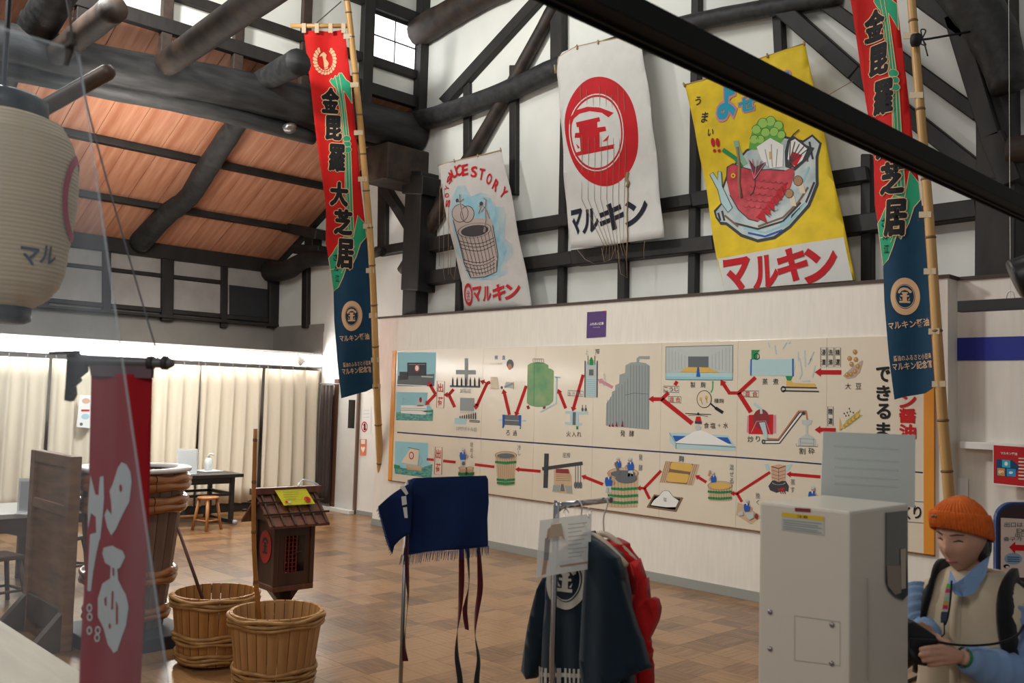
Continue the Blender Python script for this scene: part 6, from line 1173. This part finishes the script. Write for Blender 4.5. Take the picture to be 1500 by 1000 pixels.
# ================================================================ WHITE MACHINE
MZ = 1.66; m1, m2, m3 = at(1113, 739, Z=MZ), at(1245, 749, Z=MZ), at(1331, 735, Z=MZ)
e1 = Vector((-1, 0, 0)); e2 = Vector((0, 1, 0)); w1 = next(k*.002 for k in range(20, 600) if pj(m2+e1*(k*.002)).x < 1113); w2 = next(k*.002 for k in range(20, 600) if pj(m2+e2*(k*.002)).x > 1331)
t = thing('vending_machine', (m2.x, m2.y, 0), 'white drinks dispenser cabinet with a yellow label in the right foreground', 'machine')
MM = Matrix(((e2.x, -e1.x, 0, m2.x), (e2.y, -e1.y, 0, m2.y), (0, 0, 1, 0), (0, 0, 0, 1)))         # x: along right face, y: away from the left face edge
M_mach = mat('cream_enamel', (.66, .61, .52), .35, coat=.2); M_joint = mat('machine_joint', (.30, .28, .25), .5)  # enamel, and a darker tone for hatch outline and panel seam
def mb(name, x0, x1, y0, y1, z0, z1, m, r=.004): 
    bm = bbox(x0, x1, y0, y1, z0, z1, r, MM); bmesh.ops.recalc_face_normals(bm, faces=bm.faces[:]); return wpart(name, bm, m, t)
BODY = mb('body', 0, w2, -w1, 0, .86, MZ, M_mach, .008); mb('cabinet', .01, w2-.01, -w1+.01, -.01, 0, .86, mat('cabinet_white', (.50, .48, .44), .5), .006)
# label and screws on the left face (x = 0 plane faces -x)
def facept(px, py, face):
    o, nrm = (m2, -e2) if face == 0 else (m2, -(-e1)*-1)
    nrm = Vector((-e2.x, -e2.y, 0)) if face == 0 else Vector((-e1.x, -e1.y, 0)); d = ray(px, py); k = (o-CAM).dot(nrm)/d.dot(nrm); return CAM+d*k, nrm
lP = Print(m2+Vector((-e2.x, -e2.y, 0))*.0015, -e1, (0, 0, 1), None, None, .0008)
wl = cr(1100, 740, 3.75)
lP.poly(wl(170, 38, 402, 62, 402, 165, 168, 135), ink('label_white', (.52, .52, .48)), 1); lP.poly(wl(170, 38, 402, 62, 402, 86, 170, 60), ink('label_yellow', (.68, .46, .02)), 2); lP.poly(wl(242, 12, 328, 18, 328, 38, 242, 32), I_maroon, 1)
for i in range(5): lP.line(wl(178, 78+12*i, 390-20*(i % 2), 100+13*i), 1.4, I_grey, 3)
lP.text('注意', *wl(285, 62)[0], 16, 4, I_black, 3); lP.build('label', BODY)
lP.line(wl(240, 605, 490, 640, 490, 880, 240, 850), .8, M_joint, 1, True); lP.build('hatch', BODY)
for x, y in ((107, 585), (447, 655), (107, 787), (445, 867)): p, nrm = facept(*wl(x, y)[0], 0); wpart('screw', tube(nb(), [p, p+nrm*.004, p+nrm*.007], [.0075, .0075, .004], 12), M_steel, BODY, True)
rP = Print(m2+Vector((-e1.x, -e1.y, 0))*.0015, e2, (0, 0, 1), None, None, .0008)
if (CAM-rP.O).dot(rP.N) < 0: rP.N = -rP.N
wq = wl(740, 40, 855, 28, 858, 490, 830, 520, 790, 505, 755, 470, 738, 420)
wpart('window', prism(nb(), [rP.p3(x, y) for x, y in wq], rP.N*.003), mat('machine_window', (.06, .07, .075), .1), t)
rP.O = rP.O+rP.N*.004; rP.poly(wl(820, 240, 850, 235, 850, 455, 825, 460), ink('reflection_cream', (.50, .42, .32)), 1); rP.poly(wl(745, 330, 820, 330, 825, 480, 790, 490, 750, 440), ink('pane_brown', (.30, .25, .20)), 1); rP.build('window_patches', t)  # cream reflection painted over the window, brown pane tone beside it
wpart('seam', tube(nb(), [rP.p3(*wl(640, 400)[0]), rP.p3(*wl(642, 960)[0])], .0015, 4), M_joint, t)
# frosted sign on top
mbk = dep(m2+e1*w1+e2*w2)+.03
f4 = [at(1206, 632, D=mbk), at(1341, 637, D=mbk), at(1340, 743, D=mbk), at(1202, 735, D=mbk)]
t = thing('acrylic_sign', f4[3], 'frosted acrylic sign plate standing behind the white machine top', 'sign'); n_ = FW
wpart('plate', prism(nb(), f4, FW*.004), tint('frosted', (.66, .71, .68), .90, .4), t)
sP = Print(f4[0]-FW*.003, RT, UP, None, None, .0008); g2 = tint('faint_print', (.52, .56, .54), .30)
for y in (653, 671, 684, 697, 708): sP.line([(1222, y), (1316, y+5)], 2, g2, 1)
sP.build('faint_print', t)
wpart('support', prism(nb(), [at(1225, 735, D=mbk+.004), at(1300, 741, D=mbk+.004), at(1300, 1460, D=mbk+.004), at(1225, 1460, D=mbk+.004)], FW*.01), M_mach, t)

# ================================================================ PERSON WITH CAMERA
PD = 3.12
def pp3(px, py, y=0.): return at(px, py, D=PD-y)
PO = pp3(1428, 800); PO.z = 0
SH = (CR*.72+CB*.69).normalized(); FD_ = (-CR*.69+CB*.72).normalized(); ZU = Vector((0, 0, 1))
ps = thing('person', PO, 'person in orange knit hat, cream vest and blue shirt holding a black camera', 'person')
def loft(bm, secs, n=20, sx=SH, fx=FD_, caps=True):
    rings = []
    for c, a, b in secs: rings.append([bm.verts.new(Vector(c)+sx*(a*math.cos(t))+fx*(b*math.sin(t))) for t in [2*math.pi*i/n for i in range(n)]])
    for i in range(len(secs)-1):
        for j in range(n): bm.faces.new((rings[i][j], rings[i][(j+1) % n], rings[i+1][(j+1) % n], rings[i+1][j]))
    if caps: bm.faces.new(rings[0][::-1]); bm.faces.new(rings[-1])
    return bm
def ball(bm, c, r, sx=1, sy=1, sz=1, ax=None):
    M = Matrix.Translation(Vector(c)) @ (ax.to_4x4() if ax else Matrix()) @ Matrix.Diagonal((r*sx, r*sy, r*sz, 1)); bmesh.ops.create_uvsphere(bm, u_segments=18, v_segments=12, radius=1, matrix=M); return bm
def tc(z, dx=0., df=0.): return PO+SH*dx+FD_*df+ZU*z
M_skin = mat('skin', (.52, .28, .19), .5, var=.05, scale=9); M_skin.node_tree.nodes['Principled BSDF'].inputs['Subsurface Weight'].default_value = .05
HC = pp3(1409, 786); fh = (-CR*.80+CB*.55-ZU*.20).normalized(); rh = fh.cross(ZU).normalized(); uh = rh.cross(fh).normalized()
HM = Matrix(((rh.x, fh.x, uh.x), (rh.y, fh.y, uh.y), (rh.z, fh.z, uh.z)))       # head frame: x side, y forward, z up
def head_local(d):
    x, y, z = d; g = lambda a, b, s: math.exp(-((a-b)/s)**2)
    X, Y, Z = x*.074, y*.092, z*.114
    if z < 0: k = 1-.30*(-z)**1.5; X *= k
    if y > 0: Y *= 1-.06*abs(x)
    if z < -.1 and y < 0: Y *= 1-.35*min(1, -z)
    if y > .2:
        Y += .021*g(X, 0, .011)*g(Z, -.022, .020)*(1 if Z < .0 else .7) + .008*g(X, 0, .010)*g(Z, .005, .02)
        Y -= .010*(g(X, .031, .015)+g(X, -.031, .015))*g(Z, .012, .014); Y += .004*g(Z, .034, .012)
        Y += .008*g(X, 0, .020)*g(Z, -.057, .009) + .006*g(X, 0, .022)*g(Z, -.070, .008); Y += .010*g(X, 0, .022)*g(Z, -.098, .016)
        Y += .004*(g(X, .040, .02)+g(X, -.040, .02))*g(Z, -.025, .02)
    return Vector((X, Y, Z))
def sculpt(bm):
    n, m = 40, 30; rows = []
    for i in range(m+1):
        th = math.pi*i/m; row = []
        for j in range(n): ph = 2*math.pi*j/n; d = (math.sin(th)*math.cos(ph), math.sin(th)*math.sin(ph), math.cos(th)); row.append(bm.verts.new(HC+HM @ head_local(d)))
        rows.append(row)
    for i in range(m):
        for j in range(n):
            try: bm.faces.new((rows[i][j], rows[i][(j+1) % n], rows[i+1][(j+1) % n], rows[i+1][j]))
            except ValueError: pass
    bmesh.ops.remove_doubles(bm, verts=bm.verts[:], dist=1e-5); return bm
nk = HC-uh*.10-fh*.015
b = nb(); sculpt(b)
tube(b, [nk+uh*.05, nk-ZU*.05-fh*.01, tc(1.40, 0, -.02)], [.050, .050, .062], 14)
loft(b, [(tc(.80), .155, .105), (tc(.92), .165, .115), (tc(1.05), .135, .095), (tc(1.20), .150, .105), (tc(1.32), .155, .095), (tc(1.385, 0, -.01), .12, .075), (tc(1.42, 0, -.02), .06, .055)])
eL = pp3(1500, 988, .16); eR = pp3(1356, 918, -.02); shL = tc(1.335, .165, 0); shR = tc(1.335, -.165, 0); wL = pp3(1410, 962, .22); wR = pp3(1360, 934, .10)
tube(b, [shL, eL, wL], [.048, .040, .026], 12); tube(b, [shR, eR, wR], [.046, .038, .026], 12)
for s_ in (-1, 1): tube(b, [tc(.86, .085*s_), tc(.48, .09*s_, .02), tc(.10, .095*s_)], [.080, .056, .038], 12); tube(b, [tc(.05, .095*s_, -.05), tc(.035, .095*s_, .06), tc(.03, .095*s_, .16)], [.036, .036, .022], 10)
# hands: palm, four fingers, thumb; the near hand carries the camera from below, the far hand grips its side
def hand(b, wrist, knuckles, tips, thumb, r=.0086):
    k0 = sum(knuckles, Vector())/len(knuckles)
    for k in knuckles: tube(b, [wrist.lerp(k, .1), wrist.lerp(k, .55), k], [.016, .0145, .0105], 8)
    for k, (m_, t_) in zip(knuckles, tips): tube(b, [k, k.lerp(m_, .5), m_, m_.lerp(t_, .6), t_], [r*1.12, r*1.05, r, r*.95, r*.78], 8)
    tube(b, [wrist.lerp(k0, .35), thumb[0], thumb[1]], [.013, .0108, .0085], 8)
hand(b, wL, [pp3(1381, 947, .235), pp3(1379, 955, .24), pp3(1380, 963, .24), pp3(1384, 970, .235)], [(pp3(1363, 948, .245), pp3(1346, 951, .24)), (pp3(1361, 957, .25), pp3(1345, 960, .245)), (pp3(1364, 966, .25), pp3(1350, 968, .245)), (pp3(1370, 973, .245), pp3(1358, 974, .24))], (pp3(1388, 940, .22), pp3(1372, 934, .20)))
hand(b, wR, [pp3(1362, 920, .10), pp3(1357, 924, .12), pp3(1353, 930, .13), pp3(1350, 936, .13)], [(pp3(1350, 914, .13), pp3(1340, 916, .16)), (pp3(1346, 919, .15), pp3(1336, 924, .175)), (pp3(1343, 927, .155), pp3(1334, 933, .18)), (pp3(1342, 935, .155), pp3(1334, 942, .175))], (pp3(1374, 932, .12), pp3(1382, 938, .15)))
body = wpart('body', b, M_skin, ps, True); md = body.modifiers.new('join', 'REMESH'); md.mode = 'VOXEL'; md.voxel_size = .0048; md.use_smooth_shade = True; sm = body.modifiers.new('smooth', 'SMOOTH'); sm.factor = .5; sm.iterations = 2
def hp(x, y, z): return HC+HM @ Vector((x, y, z))
def front(x, z, off=.001):                                                      # point on the face
    best = max((head_local((math.sin(t)*math.cos(p), math.sin(t)*math.sin(p), math.cos(t))) for t in [math.pi*i/60 for i in range(8, 58)] for p in [math.pi*k/60 for k in range(2, 59)]), key=lambda v: -((v.x-x)**2+(v.z-z)**2))
    return HC+HM @ Vector((x, best.y+off, z))
M_eye = mat('eye_dark', (.012, .009, .008), .25); M_lip = mat('lip', (.34, .10, .085), .45); M_hair = mat('black_hair', (.008, .007, .007), .4, bump=.3, scale=40)
for s_ in (-1, 1):
    wpart('eye', tube(nb(), [front(.031*s_-.013, .008), front(.031*s_, .011, .002), front(.031*s_+.013, .008)], [.0014, .0030, .0014], 8), M_eye, ps, True)
    wpart('eyebrow', tube(nb(), [front(.031*s_-.018, .030), front(.031*s_, .033), front(.031*s_+.018, .030)], [.0012, .0022, .0012], 6), M_hair, ps, True)
wpart('lips', tube(nb(), [front(-.020, -.063), front(-.008, -.060, .002), front(0, -.0615, .003), front(.008, -.060, .002), front(.020, -.063)], [.0015, .0045, .0048, .0045, .0015], 8), M_lip, ps, True)
# hair below the hat
b = nb(); ball(b, hp(0, -.045, -.035), .075, .95, .72, .95, HM); ball(b, hp(.054, -.022, -.035), .040, .42, .95, 1.35, HM); ball(b, hp(-.054, -.022, -.035), .040, .42, .95, 1.35, HM); wpart('hair', b, M_hair, ps, True)
# knitted hat: ribbed dome and turned-up cuff
M_hat = mat('orange_knit', (.62, .115, .008), .9, scale=60, var=.12, bump=.3, stretch=(1, 1, 1))
def hatshell(prof, ribs, amp, n=216):
    b = nb(); rings = []
    for r, z, tw in prof:
        row = []
        for j in range(n):
            a = 2*math.pi*j/n; k = r*(1+amp*(abs(math.sin(ribs*a*.5))-.5)*min(1, r/.03)); row.append(b.verts.new(hp(k*.80*math.cos(a), k*math.sin(a)-.004, z+.034*math.sin(a)*tw)))
        rings.append(row)
    for i in range(len(prof)-1):
        for j in range(n): b.faces.new((rings[i][j], rings[i][(j+1) % n], rings[i+1][(j+1) % n], rings[i+1][j]))
    b.faces.new(rings[0]) if prof[0][0] < .02 else None
    bmesh.ops.recalc_face_normals(b, faces=b.faces[:]); return b
wpart('hat_crown', hatshell([(.006, .137, 0), (.030, .134, 0), (.055, .124, .2), (.078, .106, .4), (.094, .084, .6), (.102, .066, .9), (.104, .045, 1)], 40, .10), M_hat, ps, True)
wpart('hat_cuff', hatshell([(.100, .084, .9), (.107, .082, .9), (.111, .068, .95), (.113, .040, 1.15), (.112, .010, 1.5), (.106, .004, 1.55), (.099, .010, 1.5)], 60, .05), M_hat, ps, True)
for a in (.62, .80): an = math.pi/2+.5+a-1.5; q = hp(.112*.80*math.cos(an), .112*math.sin(an)-.004, .062+.034*math.sin(an)); wpart('hat_stud', ball(nb(), q, .0055), mat('stud_grey', (.16, .15, .13), .3, metal=.6), ps, True)
# shirt, vest, trousers, straps
M_shirt = clothmat('blue_shirt', (.18, .28, .46), .8, .08); M_vest = clothmat('cream_fleece', (.56, .46, .33), .95, .05); M_blackc = clothmat('black_strap_cloth', (.008, .009, .010), .8, .1)
def wob(P, r, n=8, amp=.06):
    Q = smoothpts(P, n); m = len(Q); R_ = []
    for i in range(m): t = i/(m-1)*(len(r)-1); a = int(min(t, len(r)-2)); R_.append((r[a]+(r[a+1]-r[a])*(t-a))*(1+amp*math.sin(i*2.1)))
    return Q, R_
Q, R_ = wob([shL+SH*.012-ZU*.01, shL.lerp(eL, .5)+SH*.02, eL+ZU*.005, eL.lerp(wL, .45)-ZU*.012, wL.lerp(eL, .06)], [.066, .066, .072, .070, .042]); wpart('sleeve', tube(nb(), Q, R_, 16), M_shirt, ps, True)
Q, R_ = wob([shR-SH*.008-ZU*.01, shR.lerp(eR, .5)-SH*.012, eR, eR.lerp(wR, .5), wR.lerp(eR, .12)], [.058, .054, .050, .044, .034]); wpart('sleeve', tube(nb(), Q, R_, 16), M_shirt, ps, True)
b = loft(nb(), [(tc(.88), .172, .122), (tc(.93), .185, .132), (tc(1.06), .172, .128), (tc(1.20), .178, .128), (tc(1.30), .182, .118), (tc(1.355, 0, -.005), .160, .098), (tc(1.395, 0, -.012), .105, .078), (tc(1.415, 0, -.018), .075, .068)], 28, caps=False); o = wpart('vest', b, M_vest, ps, True); md = o.modifiers.new('thickness', 'SOLIDIFY'); md.thickness = .008; md.offset = -1
def vf(z, dx):                                                                   # point on the vest front
    tab = [(.88, .172, .122), (1.06, .172, .128), (1.20, .178, .128), (1.30, .182, .118), (1.355, .16, .098), (1.395, .105, .078), (1.415, .075, .068)]
    for (z0_, a0, b0), (z1_, a1, b1) in zip(tab, tab[1:]):
        if z0_ <= z <= z1_ or z1_ == 1.415: f = min(1, max(0, (z-z0_)/(z1_-z0_))); a_, b_ = a0+(a1-a0)*f, b0+(b1-b0)*f; 
        if z <= z1_: break
    return tc(z, dx, b_*math.sqrt(max(0, 1-(dx/a_)**2))-.008*max(0, (z-1.3)/.1))
def ribbon3(name, pts, w_, th, m, side=None):
    b = nb(); P = smoothpts(pts, 4); rows = []
    for i, p in enumerate(P):
        t_ = (P[min(i+1, len(P)-1)]-P[max(i-1, 0)]).normalized(); out = (p-Vector((PO.x, PO.y, p.z))); out = out.normalized() if out.length > .01 else FD_; s_ = t_.cross(out).normalized(); out = s_.cross(t_).normalized()
        rows.append([b.verts.new(p+s_*w_*a+out*th*c) for a, c in ((-.5, 0), (.5, 0), (.5, 1), (-.5, 1))])
    for i in range(len(rows)-1):
        for j in range(4): b.faces.new((rows[i][j], rows[i][(j+1) % 4], rows[i+1][(j+1) % 4], rows[i+1][j]))
    b.faces.new(rows[0][::-1]); b.faces.new(rows[-1]); bmesh.ops.recalc_face_normals(b, faces=b.faces[:]); return wpart(name, b, m, ps, True)
ribbon3('vest_placket', [vf(z, -.02)+FD_*.004 for z in (.90, 1.0, 1.1, 1.2, 1.3, 1.35)], .034, .007, M_vest)
wpart('vest_armhole', ball(nb(), shL+SH*.028-ZU*.02, .05, .6, 1., 1.1), M_vest, ps, True)
ribbon3('backpack_strap', [tc(1.30, .10, -.15), tc(1.40, .105, -.06), tc(1.395, .108, .03), vf(1.33, .112)+FD_*.004, vf(1.22, .125)+FD_*.003, vf(1.12, .15)+FD_*.003, tc(1.02, .20, -.02)], .058, .016, M_blackc)
ribbon3('backpack_strap', [tc(1.30, -.10, -.15), tc(1.40, -.105, -.06), tc(1.395, -.108, .03), vf(1.33, -.120)+FD_*.004, vf(1.24, -.142)+FD_*.002, vf(1.14, -.165), tc(1.05, -.19, -.03)], .058, .016, M_blackc)
wpart('backpack', loft(nb(), [(tc(.98, 0, -.20), .10, .05), (tc(1.0, 0, -.21), .15, .08), (tc(1.2, 0, -.21), .155, .085), (tc(1.34, 0, -.20), .14, .07), (tc(1.38, 0, -.18), .08, .04)], 20), M_blackc, ps, True)
# collar
def flap(q): return wpart('collar', prism(nb(), [pp3(*p) for p in q], FW*.006), M_shirt, ps)
flap([(1450, 815, .07), (1444, 842, .105), (1428, 868, .150), (1411, 874, .165), (1402, 853, .150), (1412, 846, .120), (1428, 831, .085)])
flap([(1393, 836, .085), (1390, 856, .125), (1400, 871, .160), (1410, 874, .165), (1402, 853, .150)])
b = loft(nb(), [(nk-ZU*.10-FD_*.0, .080, .070), (nk-ZU*.06-FD_*.012, .066, .062), (nk-ZU*.035-FD_*.014, .060, .058)], 22, caps=False); o = wpart('collar_band', b, M_shirt, ps, True); o.modifiers.new('thickness', 'SOLIDIFY').thickness = .004
wpart('undershirt', loft(nb(), [(nk-ZU*.10+FD_*.012, .060, .060), (nk-ZU*.045+FD_*.0, .055, .056)], 20, caps=False), mat('knit_white', (.55, .52, .46), .9), ps, True)
M_trous = clothmat('dark_trousers', (.03, .03, .035), .85, .1); b = loft(nb(), [(tc(.80), .172, .122), (tc(.92), .172, .122)], 24)
for s_ in (-1, 1): tube(b, [tc(.86, .085*s_), tc(.48, .09*s_, .02), tc(.07, .095*s_)], [.092, .072, .058], 14)
wpart('trousers', b, M_trous, ps, True)
for s_ in (-1, 1): wpart('shoe', ball(nb(), tc(.045, .095*s_, .05), .045, 1, 2.6, 1, Matrix(((SH.x, FD_.x, 0), (SH.y, FD_.y, 0), (0, 0, 1)))), M_blackc, ps, True)
wp2 = wL.lerp(eL, .02); dW = (eL-wL).normalized(); wpart('bracelet', tube(nb(), [wp2-dW*.006, wp2+dW*.006], .031, 16, False), mat('green_band', (.02, .20, .07), .5), ps, True)
# camera (held, a thing of its own)
cm = thing('camera', pp3(1350, 950, .20), 'black camera with a colourful strap held by the person', 'camera'); M_cam = mat('camera_black', (.010, .011, .013), .45, var=.2, scale=20)
def cprism(name, pts, y, th, m=M_cam): return wpart(name, bev(prism(nb(), [pp3(x, q, y) for x, q in pts], FW*th), .003, 1), m, cm)
cprism('camera_body', [(1334, 934), (1375, 936), (1373, 972), (1357, 976), (1330, 971)], .215, .085); cprism('prism_hump', [(1328, 914), (1337, 911), (1358, 922), (1372, 932), (1372, 940), (1330, 938)], .205, .07)
l0, l1 = pp3(1342, 952, .20), pp3(1318, 968, .17); wpart('lens', tube(nb(), [l0, l0.lerp(l1, .3), l0.lerp(l1, .35), l1], [.034, .034, .030, .031], 20), M_cam, cm, True); wpart('lens_glass', tube(nb(), [l1, l1+(l1-l0).normalized()*.002], .026, 20), M_eye, cm, True)
def bandw(name, pts, w_, m): 
    b = nb(); P = [pp3(*q) for q in pts]
    for i in range(len(P)-1): prism(b, [P[i]-CR*w_/2, P[i]+CR*w_/2, P[i+1]+CR*w_/2, P[i+1]-CR*w_/2], FW*.0025)
    return wpart(name, b, m, cm)
cols = [(.16, .50, .14), (.58, .05, .16), (.52, .50, .40), (.30, .55, .42), (.60, .36, .05), (.55, .03, .14), (.50, .52, .42)]
path = [(1391, 855, .165), (1389.5, 862, .172), (1388.5, 868, .178), (1387.5, 874, .182), (1386.5, 880, .185), (1385.5, 886, .188), (1384.5, 892, .190), (1383.5, 898, .192)]
for i, c in enumerate(cols): bandw('strap_patch', path[i:i+2], .016, mat('strap_patch_%d' % i, c, .8))
bandw('strap_pad', [(1384, 896, .194), (1383, 904, .196), (1383, 912, .198)], .020, mat('strap_navy', (.03, .05, .10), .6)); wpart('strap_cord', tube(nb(), [pp3(1383, 910, .198), pp3(1383.5, 928, .20), pp3(1374, 938, .20)], .0022, 6), M_blackc, cm, True)
wpart('strap_cord', tube(nb(), smoothpts([pp3(1394, 850, .170), pp3(1392, 880, .190), pp3(1388, 905, .195), pp3(1384, 915, .198)], 4), .003, 6), M_blackc, cm, True)
wpart('strap_cord', tube(nb(), smoothpts([pp3(1374, 940, .22), pp3(1400, 944, .25), pp3(1430, 945, .255), pp3(1465, 941, .25), pp3(1490, 930, .23), pp3(1500, 915, .18)], 4), .0038, 6), M_blackc, cm, True)

# ================================================================ RIGHT-HAND EDGE
# exit board
ED = 5.0; eP = Print(at(1500, 800, D=ED), RT, UP, None, None, .0012); eP.N = -FW
t = thing('exit_board', at(1500, 1090, D=ED), 'blue rounded exit sign board with a red arrow behind the person', 'sign')
def arch(x0, x1, y0, y1, r, n=8): return [(x0+r-r*math.cos(math.pi/2*i/n), y0+r-r*math.sin(math.pi/2*i/n)) for i in range(n+1)]+[(x1-r+r*math.sin(math.pi/2*i/n), y0+r-r*math.cos(math.pi/2*i/n)) for i in range(n+1)]+[(x1, y1), (x0, y1)]
wpart('frame', prism(nb(), [eP.p3(x, y) for x, y in arch(1459, 1585, 736, 900, 26)], FW*.03), mat('frame_blue', (.012, .045, .16), .4), t); wpart('face', prism(nb(), [eP.p3(x, y, .004) for x, y in arch(1463, 1581, 740, 898, 23)], FW*.006), mat('board_brown', (.045, .020, .022), .5), t)
eP.O = eP.O-FW*.006
eP.poly([(1466, 758), (1578, 764), (1578, 850), (1466, 844)], mat('exit_paper', (.78, .62, .54), .5), 0); eP.build('paper', t)
eP.poly([(1478, 801), (1487, 793), (1487, 797.5), (1560, 800), (1560, 809), (1487, 806), (1487, 811)], ink('bright_red', (.62, .01, .015)), 1); eP.build('arrow', t); eP.ell(1484, 818, 13, 8.5, ink('bubble_blue', (.26, .42, .58)), 1)
for y in (815.5, 818.5, 821.5): eP.line([(1475, y), (1493, y+.4)], 1.1, I_navy, 2)
eP.build('speech_bubble', t)
for s_, x, y, w_, h_ in (('出口はこちら', 1498, 768, 54, 7), ('EXIT', 1500, 777, 22, 6), ('出口在这里', 1508, 783, 42, 6), ('출구가 여기에', 1498, 789, 56, 6)): eP.text(s_, x, y, w_, h_, I_dgrey, 2, .01)
eP.build('lettering', t); eP.ell(1474, 829, 4.5, 3, I_black, 2); eP.ell(1475, 830, 2.4, 1.6, I_white, 3); eP.build('mark', t)
for x in (1474, 1570): p = eP.p3(x, 895); wpart('leg', tube(nb(), [p, Vector((p.x, p.y, .02))], .014, 8), M_blackm, t); wpart('foot', bbox(p.x-.14, p.x+.14, p.y-.14, p.y+.14, 0, .02, .004), M_blackm, t)
# hanging black bar lamp with wire
a, b_ = at(1405, 447, Y=7.5), at(1405, 455, Y=7.5); t = thing('bar_lamp', (a.x+.5, 7.5, a.z-.02), 'thin black bar lamp hanging by a wire near the blue wall band', 'lamp')
wpart('bar', bbox(a.x, a.x+1.2, 7.46, 7.54, a.z-.055, a.z+.03, .004), M_blackm, t)
for x in (a.x+.37, a.x+1.1): wpart('wire', tube(nb(), [(x, 7.5, a.z+.03), (x, 7.5, a.z+2.6)], .0022, 5), MATS['hanger_wire'], t); wpart('hook', tube(nb(), smoothpts([(x-.03, 7.5, a.z+.03), (x-.015, 7.5, a.z+.08), (x+.015, 7.5, a.z+.08), (x+.03, 7.5, a.z+.03)], 4), .005, 6), MATS['hanger_wire'], t)
# black spotlight at the right edge
p = at(1512, 400, D=3.2); t = thing('black_spotlight', p, 'round black spotlight cut by the right edge of the view', 'lamp')
dS = (-CR*.45-ZU*.2-CB*.2).normalized(); wpart('can', tube(nb(), [p-dS*.08, p-dS*.06, p+dS*.05, p+dS*.06], [.05, .068, .072, .066], 24), M_blackm, t, True); wpart('arm', tube(nb(), [p, p+ZU*.25, p+ZU*.9], .010, 8), M_blackm, t)
# ceiling fittings and floor cable
p = at(189, 232, X=-13.33); p.z = cz(-13.33)-.13; t = thing('ceiling_lamp', p, 'small white lamp holder under the aisle ceiling', 'lamp'); wpart('cup', lathe(nb(), [(0, .02), (.085, .02), (.09, -.02), (.085, -.16), (.07, -.17), (0, -.17)], 20, 0, 0), mat('lamp_white', (.55, .50, .44), .6), t, True)
for o in t.children: o.location = p-t.location; o.data.transform(Matrix.Translation(Vector((0, 0, 0))))
p = at(424, 186, X=XB+.22); t = thing('downlight', p, 'small silver downlight under the big log', 'lamp'); wpart('disc', tube(nb(), [p, p+Vector((.02, 0, -.05))], [.10, .08], 18), M_steel, t, True)
tag(obj('floor_cable', tube(nb(), [at(1322, 1001, Z=.012), at(1346, 990, Z=.012), at(1371, 979, Z=.012)], .011, 8), M_blackm, None, True), 'black cable lying on the floor beside the machine', 'cable')
